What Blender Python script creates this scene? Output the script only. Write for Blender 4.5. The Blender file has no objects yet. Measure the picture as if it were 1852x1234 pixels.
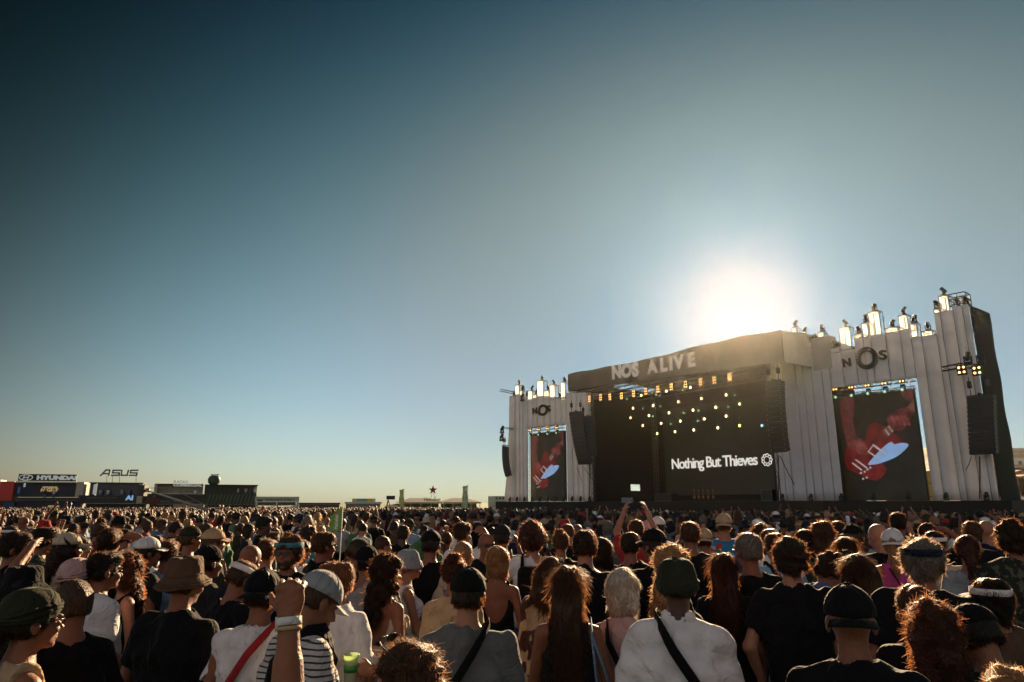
import bpy, bmesh, math, random
import numpy as np
from mathutils import Vector, Matrix
C = bpy.context.scene
COL = C.collection
R = math.radians
# ------------------------------------------------------------------ camera
CAM_H = 2.05
PITCH = math.atan(292 / 1235.0)
cam = bpy.data.objects.new('camera', bpy.data.cameras.new('camera'))
COL.objects.link(cam); C.camera = cam
cam.data.lens = 24.0; cam.data.sensor_width = 36.0
cam.data.clip_start = 0.05; cam.data.clip_end = 9000
cam.location = (0, 0, CAM_H); cam.rotation_euler = (R(90) + PITCH, 0, 0)
# ------------------------------------------------------------------ light
SUN_EL, SUN_AZ = R(15.4), R(19.0)            # azimuth measured from +Y towards +X
world = bpy.data.worlds.new('World'); C.world = world; world.use_nodes = True
BACK_SKY, BACK_MIX = (0.30, 0.295, 0.315), 1.0
SKY_FIT = [[-3.596, -3.75, -3.022], [2.763, 5.541, 5.404], [4.816, 0.806, 0.239], [9.183, 6.163, 2.847], [-6.543, -3.92, -1.078], [-1.555, -0.053, 0.572], [-11.377, -8.364, -7.135], [-4.967, -3.541, -3.376]]                             # ln of the tint, against angle from the sun and elevation
def build_world():
    nt = world.node_tree; N = nt.nodes; L = nt.links; bg = N['Background']
    sky = N.new('ShaderNodeTexSky'); sky.sky_type = 'NISHITA'; sky.sun_disc = False
    sky.sun_elevation = SUN_EL; sky.sun_rotation = SUN_AZ
    sky.air_density = 1.0; sky.dust_density = 1.0; sky.ozone_density = 1.0
    tc = N.new('ShaderNodeTexCoord')
    def math_(op, a, b=None, clamp=False):
        m = N.new('ShaderNodeMath'); m.operation = op; m.use_clamp = clamp
        for i, v in enumerate((a, b)):
            if v is None: continue
            if isinstance(v, (int, float)): m.inputs[i].default_value = v
            else: L.new(v, m.inputs[i])
        return m.outputs[0]
    def vec(op, a, b=None, s=None):
        m = N.new('ShaderNodeVectorMath'); m.operation = op
        for i, v in enumerate((a, b)):
            if v is None: continue
            if isinstance(v, tuple): m.inputs[i].default_value = v
            else: L.new(v, m.inputs[i])
        if s is not None:
            if isinstance(s, float): m.inputs['Scale'].default_value = s
            else: L.new(s, m.inputs['Scale'])
        return m.outputs['Value' if op == 'DOT_PRODUCT' else 'Vector']
    d = vec('NORMALIZE', tc.outputs['Generated'])
    S = (math.sin(SUN_AZ) * math.cos(SUN_EL), math.cos(SUN_AZ) * math.cos(SUN_EL), math.sin(SUN_EL))
    th = math_('ARCCOSINE', math_('MINIMUM', vec('DOT_PRODUCT', d, S), 0.99999))
    sx = N.new('ShaderNodeSeparateXYZ'); L.new(d, sx.inputs[0])
    el = math_('MINIMUM', math_('MAXIMUM', math_('ARCSINE', sx.outputs[2]), 0.0), R(42))
    tc_ = math_('MINIMUM', th, R(58))
    acc = None
    expg = math_('EXPONENT', math_('MULTIPLY', math_('MULTIPLY', th, th), -1 / .26 ** 2))
    for row, x in zip(SKY_FIT, (None, tc_, math_('MULTIPLY', tc_, tc_), el, math_('MULTIPLY', el, el), expg, math_('MULTIPLY', tc_, el), math_('MULTIPLY', math_('MULTIPLY', tc_, tc_), tc_))):
        t = vec('SCALE', tuple(row), s=1.0 if x is None else x)
        acc = t if acc is None else vec('ADD', acc, t)
    se = N.new('ShaderNodeSeparateXYZ'); L.new(acc, se.inputs[0]); cb = N.new('ShaderNodeCombineXYZ')
    for i in range(3): L.new(math_('EXPONENT', se.outputs[i]), cb.inputs[i])
    col = vec('MULTIPLY', sky.outputs[0], cb.outputs[0])
    f = N.new('ShaderNodeMapRange'); f.interpolation_type = 'SMOOTHSTEP'; f.inputs['From Min'].default_value = R(65); f.inputs['From Max'].default_value = R(135)
    f.inputs['To Max'].default_value = BACK_MIX; L.new(th, f.inputs['Value'])
    mx = N.new('ShaderNodeMix'); mx.data_type = 'RGBA'; L.new(f.outputs[0], mx.inputs['Factor']); L.new(col, mx.inputs[6]); mx.inputs[7].default_value = (*[c * 10 for c in BACK_SKY], 1)
    L.new(mx.outputs[2], bg.inputs[0]); bg.inputs[1].default_value = 0.05
build_world()
sl = bpy.data.lights.new('sun', 'SUN'); sl.energy = 5.0; sl.angle = R(0.53); sl.color = (1.0, 0.70, 0.40)
sun = bpy.data.objects.new('sun', sl); COL.objects.link(sun)
sd = Vector((math.sin(SUN_AZ) * math.cos(SUN_EL), math.cos(SUN_AZ) * math.cos(SUN_EL), math.sin(SUN_EL)))
sun.rotation_euler = sd.to_track_quat('Z', 'Y').to_euler()
sun.location = (30, 80, 60)
C.view_settings.view_transform = 'Standard'; C.view_settings.look = 'None'
C.view_settings.gamma = 1.0; C.view_settings.use_curve_mapping = False
C.view_settings.exposure = 1.6
try:
    C.cycles.max_bounces = 6; C.cycles.diffuse_bounces = 2; C.cycles.glossy_bounces = 2
    C.cycles.transmission_bounces = 4; C.cycles.transparent_max_bounces = 8; C.cycles.volume_bounces = 0
except Exception: pass
# ------------------------------------------------------------------ pixel <-> place helpers (photo is 1852 x 1234)
FPX = 1235.0; _c, _s = math.cos(PITCH), math.sin(PITCH)
def ray(px, py):
    u = (px - 926) / FPX; v = (617 - py) / FPX
    return u, _c - v * _s, _s + v * _c
def at_h(px, py, z):                          # the point of height z seen there
    x, y, q = ray(px, py); t = (z - CAM_H) / q
    return Vector((x * t, y * t, z))
def at_d(px, py, d):                          # the point at forward distance d seen there
    x, y, q = ray(px, py); t = d / y
    return Vector((x * t, d, CAM_H + q * t))
def to_px(p):
    X, Y, Z = p[0], p[1], p[2] - CAM_H
    zc = Y * _c + Z * _s; yc = Z * _c - Y * _s
    return 926 + FPX * X / zc, 617 - FPX * yc / zc
def ground_z(x, y):
    d = math.hypot(x, y); t = min(max((d - 14) / 46, 0), 1)
    return -0.42 * t * t * (3 - 2 * t)
ORD = ['first', 'second', 'third', 'fourth', 'fifth', 'sixth', 'seventh', 'eighth', 'ninth', 'tenth', 'eleventh', 'twelfth', 'thirteenth', 'fourteenth', 'fifteenth', 'sixteenth', 'seventeenth', 'eighteenth', 'nineteenth', 'twentieth'] + ['twenty-' + w for w in ('first', 'second', 'third', 'fourth', 'fifth', 'sixth', 'seventh', 'eighth', 'ninth')]
# ------------------------------------------------------------------ object helpers
def tag(o, label=None, cat=None, group=None, kind=None):
    if label: o['label'] = label
    if cat: o['category'] = cat
    if group: o['group'] = group
    if kind: o['kind'] = kind
    return o
def empty(name, loc=(0, 0, 0), rz=0.0, label=None, cat=None, group=None):
    o = bpy.data.objects.new(name, None); COL.objects.link(o)
    o.empty_display_size = 0.2
    o.location = loc; o.rotation_euler = (0, 0, rz)
    return tag(o, label, cat, group)
def link(name, me, parent=None, mats=None, loc=None, rot=None):
    o = bpy.data.objects.new(name, me); COL.objects.link(o)
    if parent is not None: o.parent = parent
    if loc is not None: o.location = loc
    if rot is not None: o.rotation_euler = rot
    if mats is not None:
        if not isinstance(mats, (list, tuple)): mats = [mats]
        while len(me.materials) < len(mats): me.materials.append(mats[len(me.materials)])
        for i, m in enumerate(mats):
            if me.materials[i] is not m:
                o.material_slots[i].link = 'OBJECT'; o.material_slots[i].material = m
    return o
def np_mesh(name, V, F, smooth=True, mi=None):
    me = bpy.data.meshes.new(name)
    V = np.asarray(V, np.float32); F = np.asarray(F, np.int32)
    n, k = F.shape
    me.vertices.add(len(V)); me.vertices.foreach_set('co', V.ravel())
    me.loops.add(n * k); me.loops.foreach_set('vertex_index', F.ravel())
    me.polygons.add(n); me.polygons.foreach_set('loop_start', np.arange(0, n * k, k, dtype=np.int32))
    try: me.polygons.foreach_set('loop_total', np.full(n, k, np.int32))
    except Exception: pass
    if smooth: me.polygons.foreach_set('use_smooth', np.ones(n, bool))
    if mi is not None: me.polygons.foreach_set('material_index', np.asarray(mi, np.int32))
    me.update(calc_edges=True)
    return me
class MB:                                      # collects shapes for ONE mesh; every face carries a material index
    def __init__(s): s.v = []; s.f = []; s.m = []; s.sm = []
    def raw(s, vs, fs, mi=0, smooth=False):
        b = len(s.v); s.v += [tuple(v) for v in vs]
        for f in fs: s.f.append(tuple(b + i for i in f)); s.m.append(mi); s.sm.append(smooth)
        return s
    def box(s, x0, x1, y0, y1, z0, z1, mi=0, M=None):
        vs = [Vector((x, y, z)) for x in (x0, x1) for y in (y0, y1) for z in (z0, z1)]
        if M is not None: vs = [M @ v for v in vs]
        return s.raw(vs, [(0, 1, 3, 2), (4, 6, 7, 5), (0, 4, 5, 1), (2, 3, 7, 6), (0, 2, 6, 4), (1, 5, 7, 3)], mi)
    def tube(s, pts, r, n=6, mi=0, cap=True, smooth=True):
        pts = [Vector(p) for p in pts]; rr = r if isinstance(r, (list, tuple)) else [r] * len(pts)
        rings = []; up = Vector((0, 0, 1))
        for i, p in enumerate(pts):
            d = (pts[min(i + 1, len(pts) - 1)] - pts[max(i - 1, 0)]).normalized()
            a = d.cross(up)
            if a.length < 0.05: a = d.cross(Vector((1, 0, 0)))
            a.normalize(); b = a.cross(d)
            rings.append([p + (a * math.cos(2 * math.pi * k / n) + b * math.sin(2 * math.pi * k / n)) * rr[i] for k in range(n)])
        vs = [v for g in rings for v in g]
        fs = [(i * n + k, i * n + (k + 1) % n, (i + 1) * n + (k + 1) % n, (i + 1) * n + k) for i in range(len(pts) - 1) for k in range(n)]
        if cap: fs += [tuple(range(n - 1, -1, -1)), tuple((len(pts) - 1) * n + k for k in range(n))]
        return s.raw(vs, fs, mi, smooth)
    def lathe(s, prof, n=12, c=(0, 0, 0), mi=0, smooth=True, sx=1, sy=1, caps=False, M=None):
        vs = [Vector((c[0] + r * sx * math.cos(2 * math.pi * k / n), c[1] + r * sy * math.sin(2 * math.pi * k / n), c[2] + z)) for r, z in prof for k in range(n)]
        if M is not None: vs = [M @ v for v in vs]
        m = len(prof)
        fs = [(i * n + k, i * n + (k + 1) % n, (i + 1) * n + (k + 1) % n, (i + 1) * n + k) for i in range(m - 1) for k in range(n)]
        if caps: fs += [tuple(range(n - 1, -1, -1)), tuple((m - 1) * n + k for k in range(n))]
        return s.raw(vs, fs, mi, smooth)
    def prism(s, poly, y0, y1, mi=0, M=None):   # poly in x,z extruded along y
        n = len(poly)
        vs = [Vector((x, y0, z)) for x, z in poly] + [Vector((x, y1, z)) for x, z in poly]
        if M is not None: vs = [M @ v for v in vs]
        fs = [tuple(range(n)), tuple(range(2 * n - 1, n - 1, -1))] + [(i, i + n, (i + 1) % n + n, (i + 1) % n) for i in range(n)]
        return s.raw(vs, fs, mi)
    def mesh(s, name):
        me = bpy.data.meshes.new(name); me.from_pydata([tuple(v) for v in s.v], [], s.f)
        me.polygons.foreach_set('material_index', s.m); me.polygons.foreach_set('use_smooth', s.sm)
        me.update(); return me
    def build(s, name, mats, parent=None, loc=None, rot=None):
        return link(name, s.mesh(name), parent, mats, loc, rot)
# ------------------------------------------------------------------ materials
_M = {}
def node_mat(key, fn):
    if key in _M: return _M[key]
    m = bpy.data.materials.new(str(key)); m.use_nodes = True
    nt = m.node_tree; b = nt.nodes['Principled BSDF']
    fn(nt, nt.nodes, nt.links, b, m)
    _M[key] = m; return m
def setp(b, **k):
    names = {'base': 'Base Color', 'rough': 'Roughness', 'metal': 'Metallic', 'sheen': 'Sheen Weight', 'sheen_r': 'Sheen Roughness', 'sheen_t': 'Sheen Tint',
             'spec': 'Specular IOR Level', 'sss': 'Subsurface Weight', 'trans': 'Transmission Weight', 'emit': 'Emission Color', 'emit_s': 'Emission Strength', 'alpha': 'Alpha', 'coat': 'Coat Weight'}
    for n, v in k.items():
        if n in ('base', 'emit', 'sheen_t') and len(v) == 3: v = (*v, 1)
        b.inputs[names[n]].default_value = v
def noisy(nt, N, L, b, col, amount=0.25, scale=5.0, detail=3, bump=0.0, bscale=60.0, coord='Object'):
    tc = N.new('ShaderNodeTexCoord'); nz = N.new('ShaderNodeTexNoise'); nz.inputs['Scale'].default_value = scale; nz.inputs['Detail'].default_value = detail
    L.new(tc.outputs[coord], nz.inputs['Vector'])
    mr = N.new('ShaderNodeMapRange'); mr.inputs['From Min'].default_value = 0.3; mr.inputs['From Max'].default_value = 0.7
    mr.inputs['To Min'].default_value = 1 - amount; mr.inputs['To Max'].default_value = 1 + amount
    L.new(nz.outputs['Fac'], mr.inputs['Value'])
    sc = N.new('ShaderNodeVectorMath'); sc.operation = 'SCALE'; sc.inputs[0].default_value = col[:3]
    L.new(mr.outputs[0], sc.inputs['Scale']); L.new(sc.outputs[0], b.inputs['Base Color'])
    if bump:
        n2 = N.new('ShaderNodeTexNoise'); n2.inputs['Scale'].default_value = bscale; n2.inputs['Detail'].default_value = 4
        L.new(tc.outputs[coord], n2.inputs['Vector'])
        bp = N.new('ShaderNodeBump'); bp.inputs['Strength'].default_value = bump; bp.inputs['Distance'].default_value = 0.02
        L.new(n2.outputs['Fac'], bp.inputs['Height']); L.new(bp.outputs[0], b.inputs['Normal'])
    return tc
def plain(key, col, rough=0.6, metal=0.0, amount=0.15, scale=3.0, bump=0.0, bscale=40):
    def fn(nt, N, L, b, m):
        setp(b, rough=rough, metal=metal); noisy(nt, N, L, b, col, amount, scale, 3, bump, bscale)
    return node_mat(key, fn)
def emit(key, col, s):
    def fn(nt, N, L, b, m): setp(b, base=(0.01, 0.01, 0.01), emit=col, emit_s=s)
    return node_mat(key, fn)
def led(key, col, s, var=.5, scale=3.0):
    def fn(nt, N, L, b, m):
        setp(b, base=(0.01, 0.01, 0.01), emit_s=s); tc = N.new('ShaderNodeTexCoord'); nz = N.new('ShaderNodeTexNoise'); nz.inputs['Scale'].default_value = scale; nz.inputs['Detail'].default_value = 5; L.new(tc.outputs['Object'], nz.inputs['Vector'])
        mr = N.new('ShaderNodeMapRange'); mr.inputs['From Min'].default_value = .35; mr.inputs['From Max'].default_value = .65; mr.inputs['To Min'].default_value = 1 - var; mr.inputs['To Max'].default_value = 1 + var; L.new(nz.outputs['Fac'], mr.inputs['Value'])
        sc = N.new('ShaderNodeVectorMath'); sc.operation = 'SCALE'; sc.inputs[0].default_value = col; L.new(mr.outputs[0], sc.inputs['Scale']); L.new(sc.outputs[0], b.inputs['Emission Color'])
    return node_mat(key, fn)
def skin(key, col):
    def fn(nt, N, L, b, m):
        setp(b, rough=0.5, spec=0.35, sheen=0.15); noisy(nt, N, L, b, col, 0.12, 14, 4, 0.25, 90)
        tr = N.new('ShaderNodeBsdfTranslucent'); tr.inputs[0].default_value = (0.5, 0.09, 0.03, 1)
        mx = N.new('ShaderNodeMixShader'); mx.inputs[0].default_value = 0.10
        L.new(b.outputs[0], mx.inputs[1]); L.new(tr.outputs[0], mx.inputs[2]); L.new(mx.outputs[0], N['Material Output'].inputs[0])
    return node_mat('skin_' + key, fn)
def hairm(key, col, strand=False):
    def fn(nt, N, L, b, m):
        setp(b, rough=0.5, spec=0.3)
        tc = N.new('ShaderNodeTexCoord'); mp = N.new('ShaderNodeMapping'); mp.inputs['Scale'].default_value = (80, 80, 10)
        nz = N.new('ShaderNodeTexNoise'); nz.inputs['Scale'].default_value = 2.2; nz.inputs['Detail'].default_value = 4
        L.new(tc.outputs['Object'], mp.inputs[0]); L.new(mp.outputs[0], nz.inputs['Vector'])
        mr = N.new('ShaderNodeMapRange'); mr.inputs['From Min'].default_value = 0.3; mr.inputs['From Max'].default_value = 0.7
        mr.inputs['To Min'].default_value = 0.35; mr.inputs['To Max'].default_value = 1.7; L.new(nz.outputs['Fac'], mr.inputs['Value'])
        sc = N.new('ShaderNodeVectorMath'); sc.operation = 'SCALE'; sc.inputs[0].default_value = col; L.new(mr.outputs[0], sc.inputs['Scale'])
        L.new(sc.outputs[0], b.inputs['Base Color'])
        bp = N.new('ShaderNodeBump'); bp.inputs['Strength'].default_value = 1.0; bp.inputs['Distance'].default_value = 0.015
        L.new(nz.outputs['Fac'], bp.inputs['Height']); L.new(bp.outputs[0], b.inputs['Normal'])
        tr = N.new('ShaderNodeBsdfTranslucent')
        t2 = [c * k + a for c, k, a in zip(col, (2.2, 1.9, 1.6), (0.34, 0.12, 0.03))]; q = max(1.0, max(t2)); w_ = min(1, sum(col) * .8); t2 = tuple(c / q * (1 - w_) + e * w_ for c, e in zip(t2, (1.0, .88, .72))); tr.inputs[0].default_value = (*t2, 1)
        mx = N.new('ShaderNodeMixShader'); mx.inputs[0].default_value = 0.6 if strand else 0.06
        L.new(b.outputs[0], mx.inputs[1]); L.new(tr.outputs[0], mx.inputs[2]); L.new(mx.outputs[0], N['Material Output'].inputs[0])
    return node_mat(('strand_' if strand else 'hair_') + key, fn)
def cloth(key, col, kind='plain', col2=None, scale=1.0):
    def fn(nt, N, L, b, m):
        setp(b, rough=0.85, spec=0.12, sheen=0.06 if max(col) < 0.1 else 0.25, sheen_r=0.35)
        tc = noisy(nt, N, L, b, col, 0.12, 9, 3, 0.0)
        old = b.inputs['Base Color'].links[0].from_socket
        n2 = N.new('ShaderNodeTexNoise'); n2.inputs['Scale'].default_value = 9; n2.inputs['Detail'].default_value = 3; n2.inputs['Distortion'].default_value = 1.2
        L.new(tc.outputs['Object'], n2.inputs['Vector'])
        bp = N.new('ShaderNodeBump'); bp.inputs['Strength'].default_value = 0.8; bp.inputs['Distance'].default_value = 0.04
        L.new(n2.outputs['Fac'], bp.inputs['Height']); L.new(bp.outputs[0], b.inputs['Normal'])
        if kind == 'stripe':
            sx = N.new('ShaderNodeSeparateXYZ'); L.new(tc.outputs['Object'], sx.inputs[0])
            nn = N.new('ShaderNodeTexNoise'); nn.inputs['Scale'].default_value = 5; L.new(tc.outputs['Object'], nn.inputs['Vector'])
            ad = N.new('ShaderNodeMath'); ad.operation = 'MULTIPLY_ADD'; ad.inputs[1].default_value = 0.03; L.new(nn.outputs['Fac'], ad.inputs[0]); L.new(sx.outputs[2], ad.inputs[2])
            mu = N.new('ShaderNodeMath'); mu.operation = 'MULTIPLY'; mu.inputs[1].default_value = 42 * scale; L.new(ad.outputs[0], mu.inputs[0])
            fr = N.new('ShaderNodeMath'); fr.operation = 'FRACT'; L.new(mu.outputs[0], fr.inputs[0])
            lt = N.new('ShaderNodeMath'); lt.operation = 'LESS_THAN'; lt.inputs[1].default_value = 0.3; L.new(fr.outputs[0], lt.inputs[0])
            fac = lt.outputs[0]
        elif kind in ('print', 'hawaii', 'camo'):
            vo = N.new('ShaderNodeTexVoronoi' if kind == 'hawaii' else 'ShaderNodeTexNoise'); vo.inputs['Scale'].default_value = {'hawaii': 9, 'print': 16, 'camo': 22}[kind] * scale
            L.new(tc.outputs['Object'], vo.inputs['Vector'])
            lt = N.new('ShaderNodeMath'); lt.operation = 'LESS_THAN' if kind == 'hawaii' else 'GREATER_THAN'; lt.inputs[1].default_value = 0.33 if kind == 'hawaii' else 0.54
            L.new(vo.outputs['Distance' if kind == 'hawaii' else 'Fac'], lt.inputs[0]); fac = lt.outputs[0]
        else: fac = None
        if fac is not None:
            mx = N.new('ShaderNodeMix'); mx.data_type = 'RGBA'; L.new(fac, mx.inputs['Factor']); L.new(old, mx.inputs[6]); mx.inputs[7].default_value = (*(col2 or (0, 0, 0)), 1)
            if kind == 'hawaii':
                cr = N.new('ShaderNodeValToRGB'); cr.color_ramp.interpolation = 'CONSTANT'
                e = cr.color_ramp.elements; e[0].color = (0.45, 0.05, 0.03, 1); e[1].position = 0.35; e[1].color = (0.08, 0.2, 0.03, 1)
                q = e.new(0.6); q.color = (0.5, 0.3, 0.04, 1); q = e.new(0.8); q.color = (0.3, 0.45, 0.5, 1)
                L.new(vo.outputs['Color'], cr.inputs[0]); L.new(cr.outputs[0], mx.inputs[7])
            L.new(mx.outputs[2], b.inputs['Base Color'])
        if max(col) > 0.25:
            tr = N.new('ShaderNodeBsdfTranslucent'); tr.inputs[0].default_value = (*[c * 0.9 for c in col], 1)
            ms = N.new('ShaderNodeMixShader'); ms.inputs[0].default_value = 0.2
            L.new(b.outputs[0], ms.inputs[1]); L.new(tr.outputs[0], ms.inputs[2]); L.new(ms.outputs[0], N['Material Output'].inputs[0])
    return node_mat('cloth_' + key, fn)
SKIN = {'fair': skin('fair', (0.35, 0.155, 0.09)), 'tan': skin('tan', (0.23, 0.085, 0.042)), 'olive': skin('olive', (0.15, 0.06, 0.03)), 'brown': skin('brown', (0.075, 0.035, 0.02))}
HAIR = {'black': hairm('black', (0.006, 0.005, 0.004)), 'dark brown': hairm('dark_brown', (0.014, 0.008, 0.005)), 'brown': hairm('brown', (0.055, 0.028, 0.013)),
        'auburn': hairm('auburn', (0.045, 0.014, 0.007)), 'ginger': hairm('ginger', (0.15, 0.055, 0.018)), 'blond': hairm('blond', (0.27, 0.155, 0.065)),
        'white': hairm('white', (0.50, 0.43, 0.38)), 'grey': hairm('grey', (0.13, 0.115, 0.10))}
STRAND = {k: hairm(k.replace(' ', '_'), tuple(v.node_tree.nodes['Vector Math'].inputs[0].default_value), True) for k, v in HAIR.items()}
CL = {'black': cloth('black', (0.006, 0.006, 0.0065)), 'charcoal': cloth('charcoal', (0.016, 0.016, 0.018)), 'navy': cloth('navy', (0.008, 0.012, 0.03)),
      'white': cloth('white', (0.78, 0.74, 0.73)), 'cream': cloth('cream', (0.55, 0.45, 0.32)), 'grey': cloth('grey', (0.11, 0.11, 0.105)), 'pale grey': cloth('pale_grey', (0.32, 0.33, 0.34)),
      'light blue': cloth('light_blue', (0.25, 0.38, 0.52)), 'denim blue': cloth('denim_blue', (0.08, 0.13, 0.22)), 'olive': cloth('olive', (0.024, 0.025, 0.014)), 'green': cloth('green', (0.05, 0.13, 0.06)),
      'red': cloth('red', (0.38, 0.03, 0.03)), 'burgundy': cloth('burgundy', (0.12, 0.015, 0.02)), 'pink': cloth('pink', (0.5, 0.08, 0.28)), 'beige': cloth('beige', (0.5, 0.34, 0.2)),
      'brown': cloth('brown', (0.09, 0.05, 0.03)), 'yellow': cloth('yellow', (0.55, 0.42, 0.06)), 'pale pink': cloth('pale_pink', (0.58, 0.36, 0.33)),
      'striped': cloth('striped', (0.55, 0.52, 0.5), 'stripe', (0.02, 0.02, 0.03)), 'hawaiian': cloth('hawaiian', (0.03, 0.22, 0.42), 'hawaii'),
      'patterned': cloth('patterned', (0.02, 0.022, 0.018), 'camo', (0.08, 0.08, 0.055)), 'printed beige': cloth('printed_beige', (0.5, 0.34, 0.19), 'print', (0.08, 0.03, 0.02), 0.35),
      'teal': cloth('teal', (0.05, 0.2, 0.22))}
BLACK_PLASTIC = plain('black_plastic', (0.012, 0.012, 0.012), 0.3)
# ================================================================== PEOPLE: signed distance fields meshed in numpy
def smin(a, b, k):
    if k <= 0: return np.minimum(a, b)
    h = np.clip(0.5 + 0.5 * (b - a) / k, 0, 1)
    return b + (a - b) * h - k * h * (1 - h)
class Field:
    def __init__(s, lo, hi, h):
        s.lo = np.array(lo, np.float32); s.h = float(h)
        s.n = (np.ceil((np.array(hi) - s.lo) / h).astype(int) + 1)
        s.D = np.full(tuple(s.n), 0.5, np.float32)
    def block(s, lo, hi, pad):
        a = np.maximum(np.floor((np.array(lo) - pad - s.lo) / s.h).astype(int), 0)
        b = np.minimum(np.ceil((np.array(hi) + pad - s.lo) / s.h).astype(int) + 1, s.n)
        if np.any(b <= a): return None
        sl = tuple(slice(i, j) for i, j in zip(a, b))
        ax = [np.arange(i, j, dtype=np.float32) * s.h + l for i, j, l in zip(a, b, s.lo)]
        return sl, np.stack(np.meshgrid(*ax, indexing='ij'), -1)
    def op(s, prim, k=0.02, mode='add'):
        fn, lo, hi = prim
        r = s.block(lo, hi, k + 2 * s.h)
        if r is None: return s
        sl, P = r; d = fn(P)
        if mode == 'add': s.D[sl] = smin(s.D[sl], d, k)
        else: s.D[sl] = -smin(-s.D[sl], d, k)
        return s
    def cut_plane(s, p, n):                     # keeps the side the normal points away from
        p = np.array(p, np.float32); n = np.array(n, np.float32)
        ax = [np.arange(m, dtype=np.float32) * s.h + l for m, l in zip(s.n, s.lo)]
        d = (ax[0][:, None, None] - p[0]) * n[0] + (ax[1][None, :, None] - p[1]) * n[1] + (ax[2][None, None, :] - p[2]) * n[2]
        s.D = np.maximum(s.D, d); return s
    def warp(s, amp, freq, seed, stretch=(1, 1, 1)):
        rs = np.random.RandomState(seed)
        ax = [np.arange(m, dtype=np.float32) * s.h + l for m, l in zip(s.n, s.lo)]
        X, Y, Z = ax[0][:, None, None] * stretch[0], ax[1][None, :, None] * stretch[1], ax[2][None, None, :] * stretch[2]
        w = 0
        for i in range(4):
            v = rs.normal(size=3); v /= np.linalg.norm(v); v *= freq * rs.uniform(0.6, 1.6)
            u = rs.normal(size=3); u /= np.linalg.norm(u); u *= freq * 0.5
            w = w + np.sin(X * v[0] + Y * v[1] + Z * v[2] + rs.uniform(0, 6) + 1.4 * np.sin(X * u[0] + Y * u[1] + Z * u[2] + rs.uniform(0, 6))) * rs.uniform(0.5, 1)
        s.D = s.D + (amp * 0.5) * w.astype(np.float32); return s
    def polys(s):
        D = s.D; D = D.copy()
        D[0] = D[-1] = 0.5; D[:, 0] = D[:, -1] = 0.5; D[:, :, 0] = D[:, :, -1] = 0.5
        S = D < 0
        cs = [(i, j, k) for i in (0, 1) for j in (0, 1) for k in (0, 1)]
        n = np.array(D.shape) - 1
        def sh(A, c): return A[c[0]:c[0] + n[0], c[1]:c[1] + n[1], c[2]:c[2] + n[2]]
        cnt = sum(sh(S, c).astype(np.int8) for c in cs)
        mask = (cnt > 0) & (cnt < 8)
        I = np.argwhere(mask)
        if len(I) == 0: return np.zeros((0, 3)), np.zeros((0, 4), int)
        idx = np.full(mask.shape, -1, np.int32); idx[mask] = np.arange(len(I))
        val = {c: D[I[:, 0] + c[0], I[:, 1] + c[1], I[:, 2] + c[2]] for c in cs}
        acc = np.zeros((len(I), 3), np.float32); num = np.zeros(len(I), np.float32)
        for a in cs:
            for ax in range(3):
                if a[ax] == 1: continue
                b = list(a); b[ax] = 1; b = tuple(b)
                va, vb = val[a], val[b]; m = (va < 0) != (vb < 0)
                t = np.where(m, va / np.where(m, va - vb, 1), 0)
                p = np.zeros((len(I), 3), np.float32); p[:] = a; p[:, ax] = t
                acc += np.where(m[:, None], p, 0); num += m
        V = (I + acc / num[:, None]) * s.h + s.lo
        Q = []
        for ax in range(3):
            o1, o2 = (ax + 1) % 3, (ax + 2) % 3
            sa = [slice(1, -1)] * 3; sb = [slice(1, -1)] * 3
            sa[ax] = slice(0, -1); sb[ax] = slice(1, None)
            A = S[tuple(sa)]; B = S[tuple(sb)]
            e = np.argwhere(A != B)
            if len(e) == 0: continue
            inside = A[e[:, 0], e[:, 1], e[:, 2]]
            base = e.copy(); base[:, o1] += 1; base[:, o2] += 1
            def cell(d1, d2):
                q = base.copy(); q[:, o1] -= d1; q[:, o2] -= d2
                return idx[q[:, 0], q[:, 1], q[:, 2]]
            q = np.stack([cell(1, 1), cell(0, 1), cell(0, 0), cell(1, 0)], 1)
            q[~inside] = q[~inside][:, ::-1]
            Q.append(q)
        Q = np.concatenate(Q); return V, Q[(Q >= 0).all(1)]
A3 = lambda *v: np.array(v, np.float32)
def cone(a, b, ra, rb):
    a = np.asarray(a, np.float32); b = np.asarray(b, np.float32); ba = b - a; L2 = float(ba @ ba) + 1e-9
    def fn(P):
        q = P - a; t = np.clip((q @ ba) / L2, 0, 1)
        return np.sqrt(((q - t[..., None] * ba) ** 2).sum(-1)) - (ra + (rb - ra) * t)
    r = max(ra, rb); return fn, np.minimum(a, b) - r, np.maximum(a, b) + r
def ell(c, r, M=None):                           # M: 3x3 local->world
    c = np.asarray(c, np.float32); r = np.asarray(r, np.float32)
    def fn(P):
        q = P - c
        if M is not None: q = q @ M
        k0 = np.sqrt(((q / r) ** 2).sum(-1)); k1 = np.sqrt(((q / (r * r)) ** 2).sum(-1)) + 1e-6
        return k0 * (k0 - 1) / k1
    e = r if M is None else np.full(3, r.max()); return fn, c - e, c + e
def rbox(c, half, rd, taper=0.0):
    c = np.asarray(c, np.float32); hf = np.asarray(half, np.float32)
    def fn(P):
        q = P - c
        s = 1 + taper * (-(q[..., 2:3]) / hf[2]); q = np.concatenate([q[..., :2] / s, q[..., 2:3]], -1)
        w = np.abs(q) - (hf - rd)
        return np.sqrt((np.maximum(w, 0) ** 2).sum(-1)) + np.minimum(w.max(-1), 0) - rd
    return fn, c - hf * (1 + abs(taper)), c + hf * (1 + abs(taper))
HS = 1.04
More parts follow.
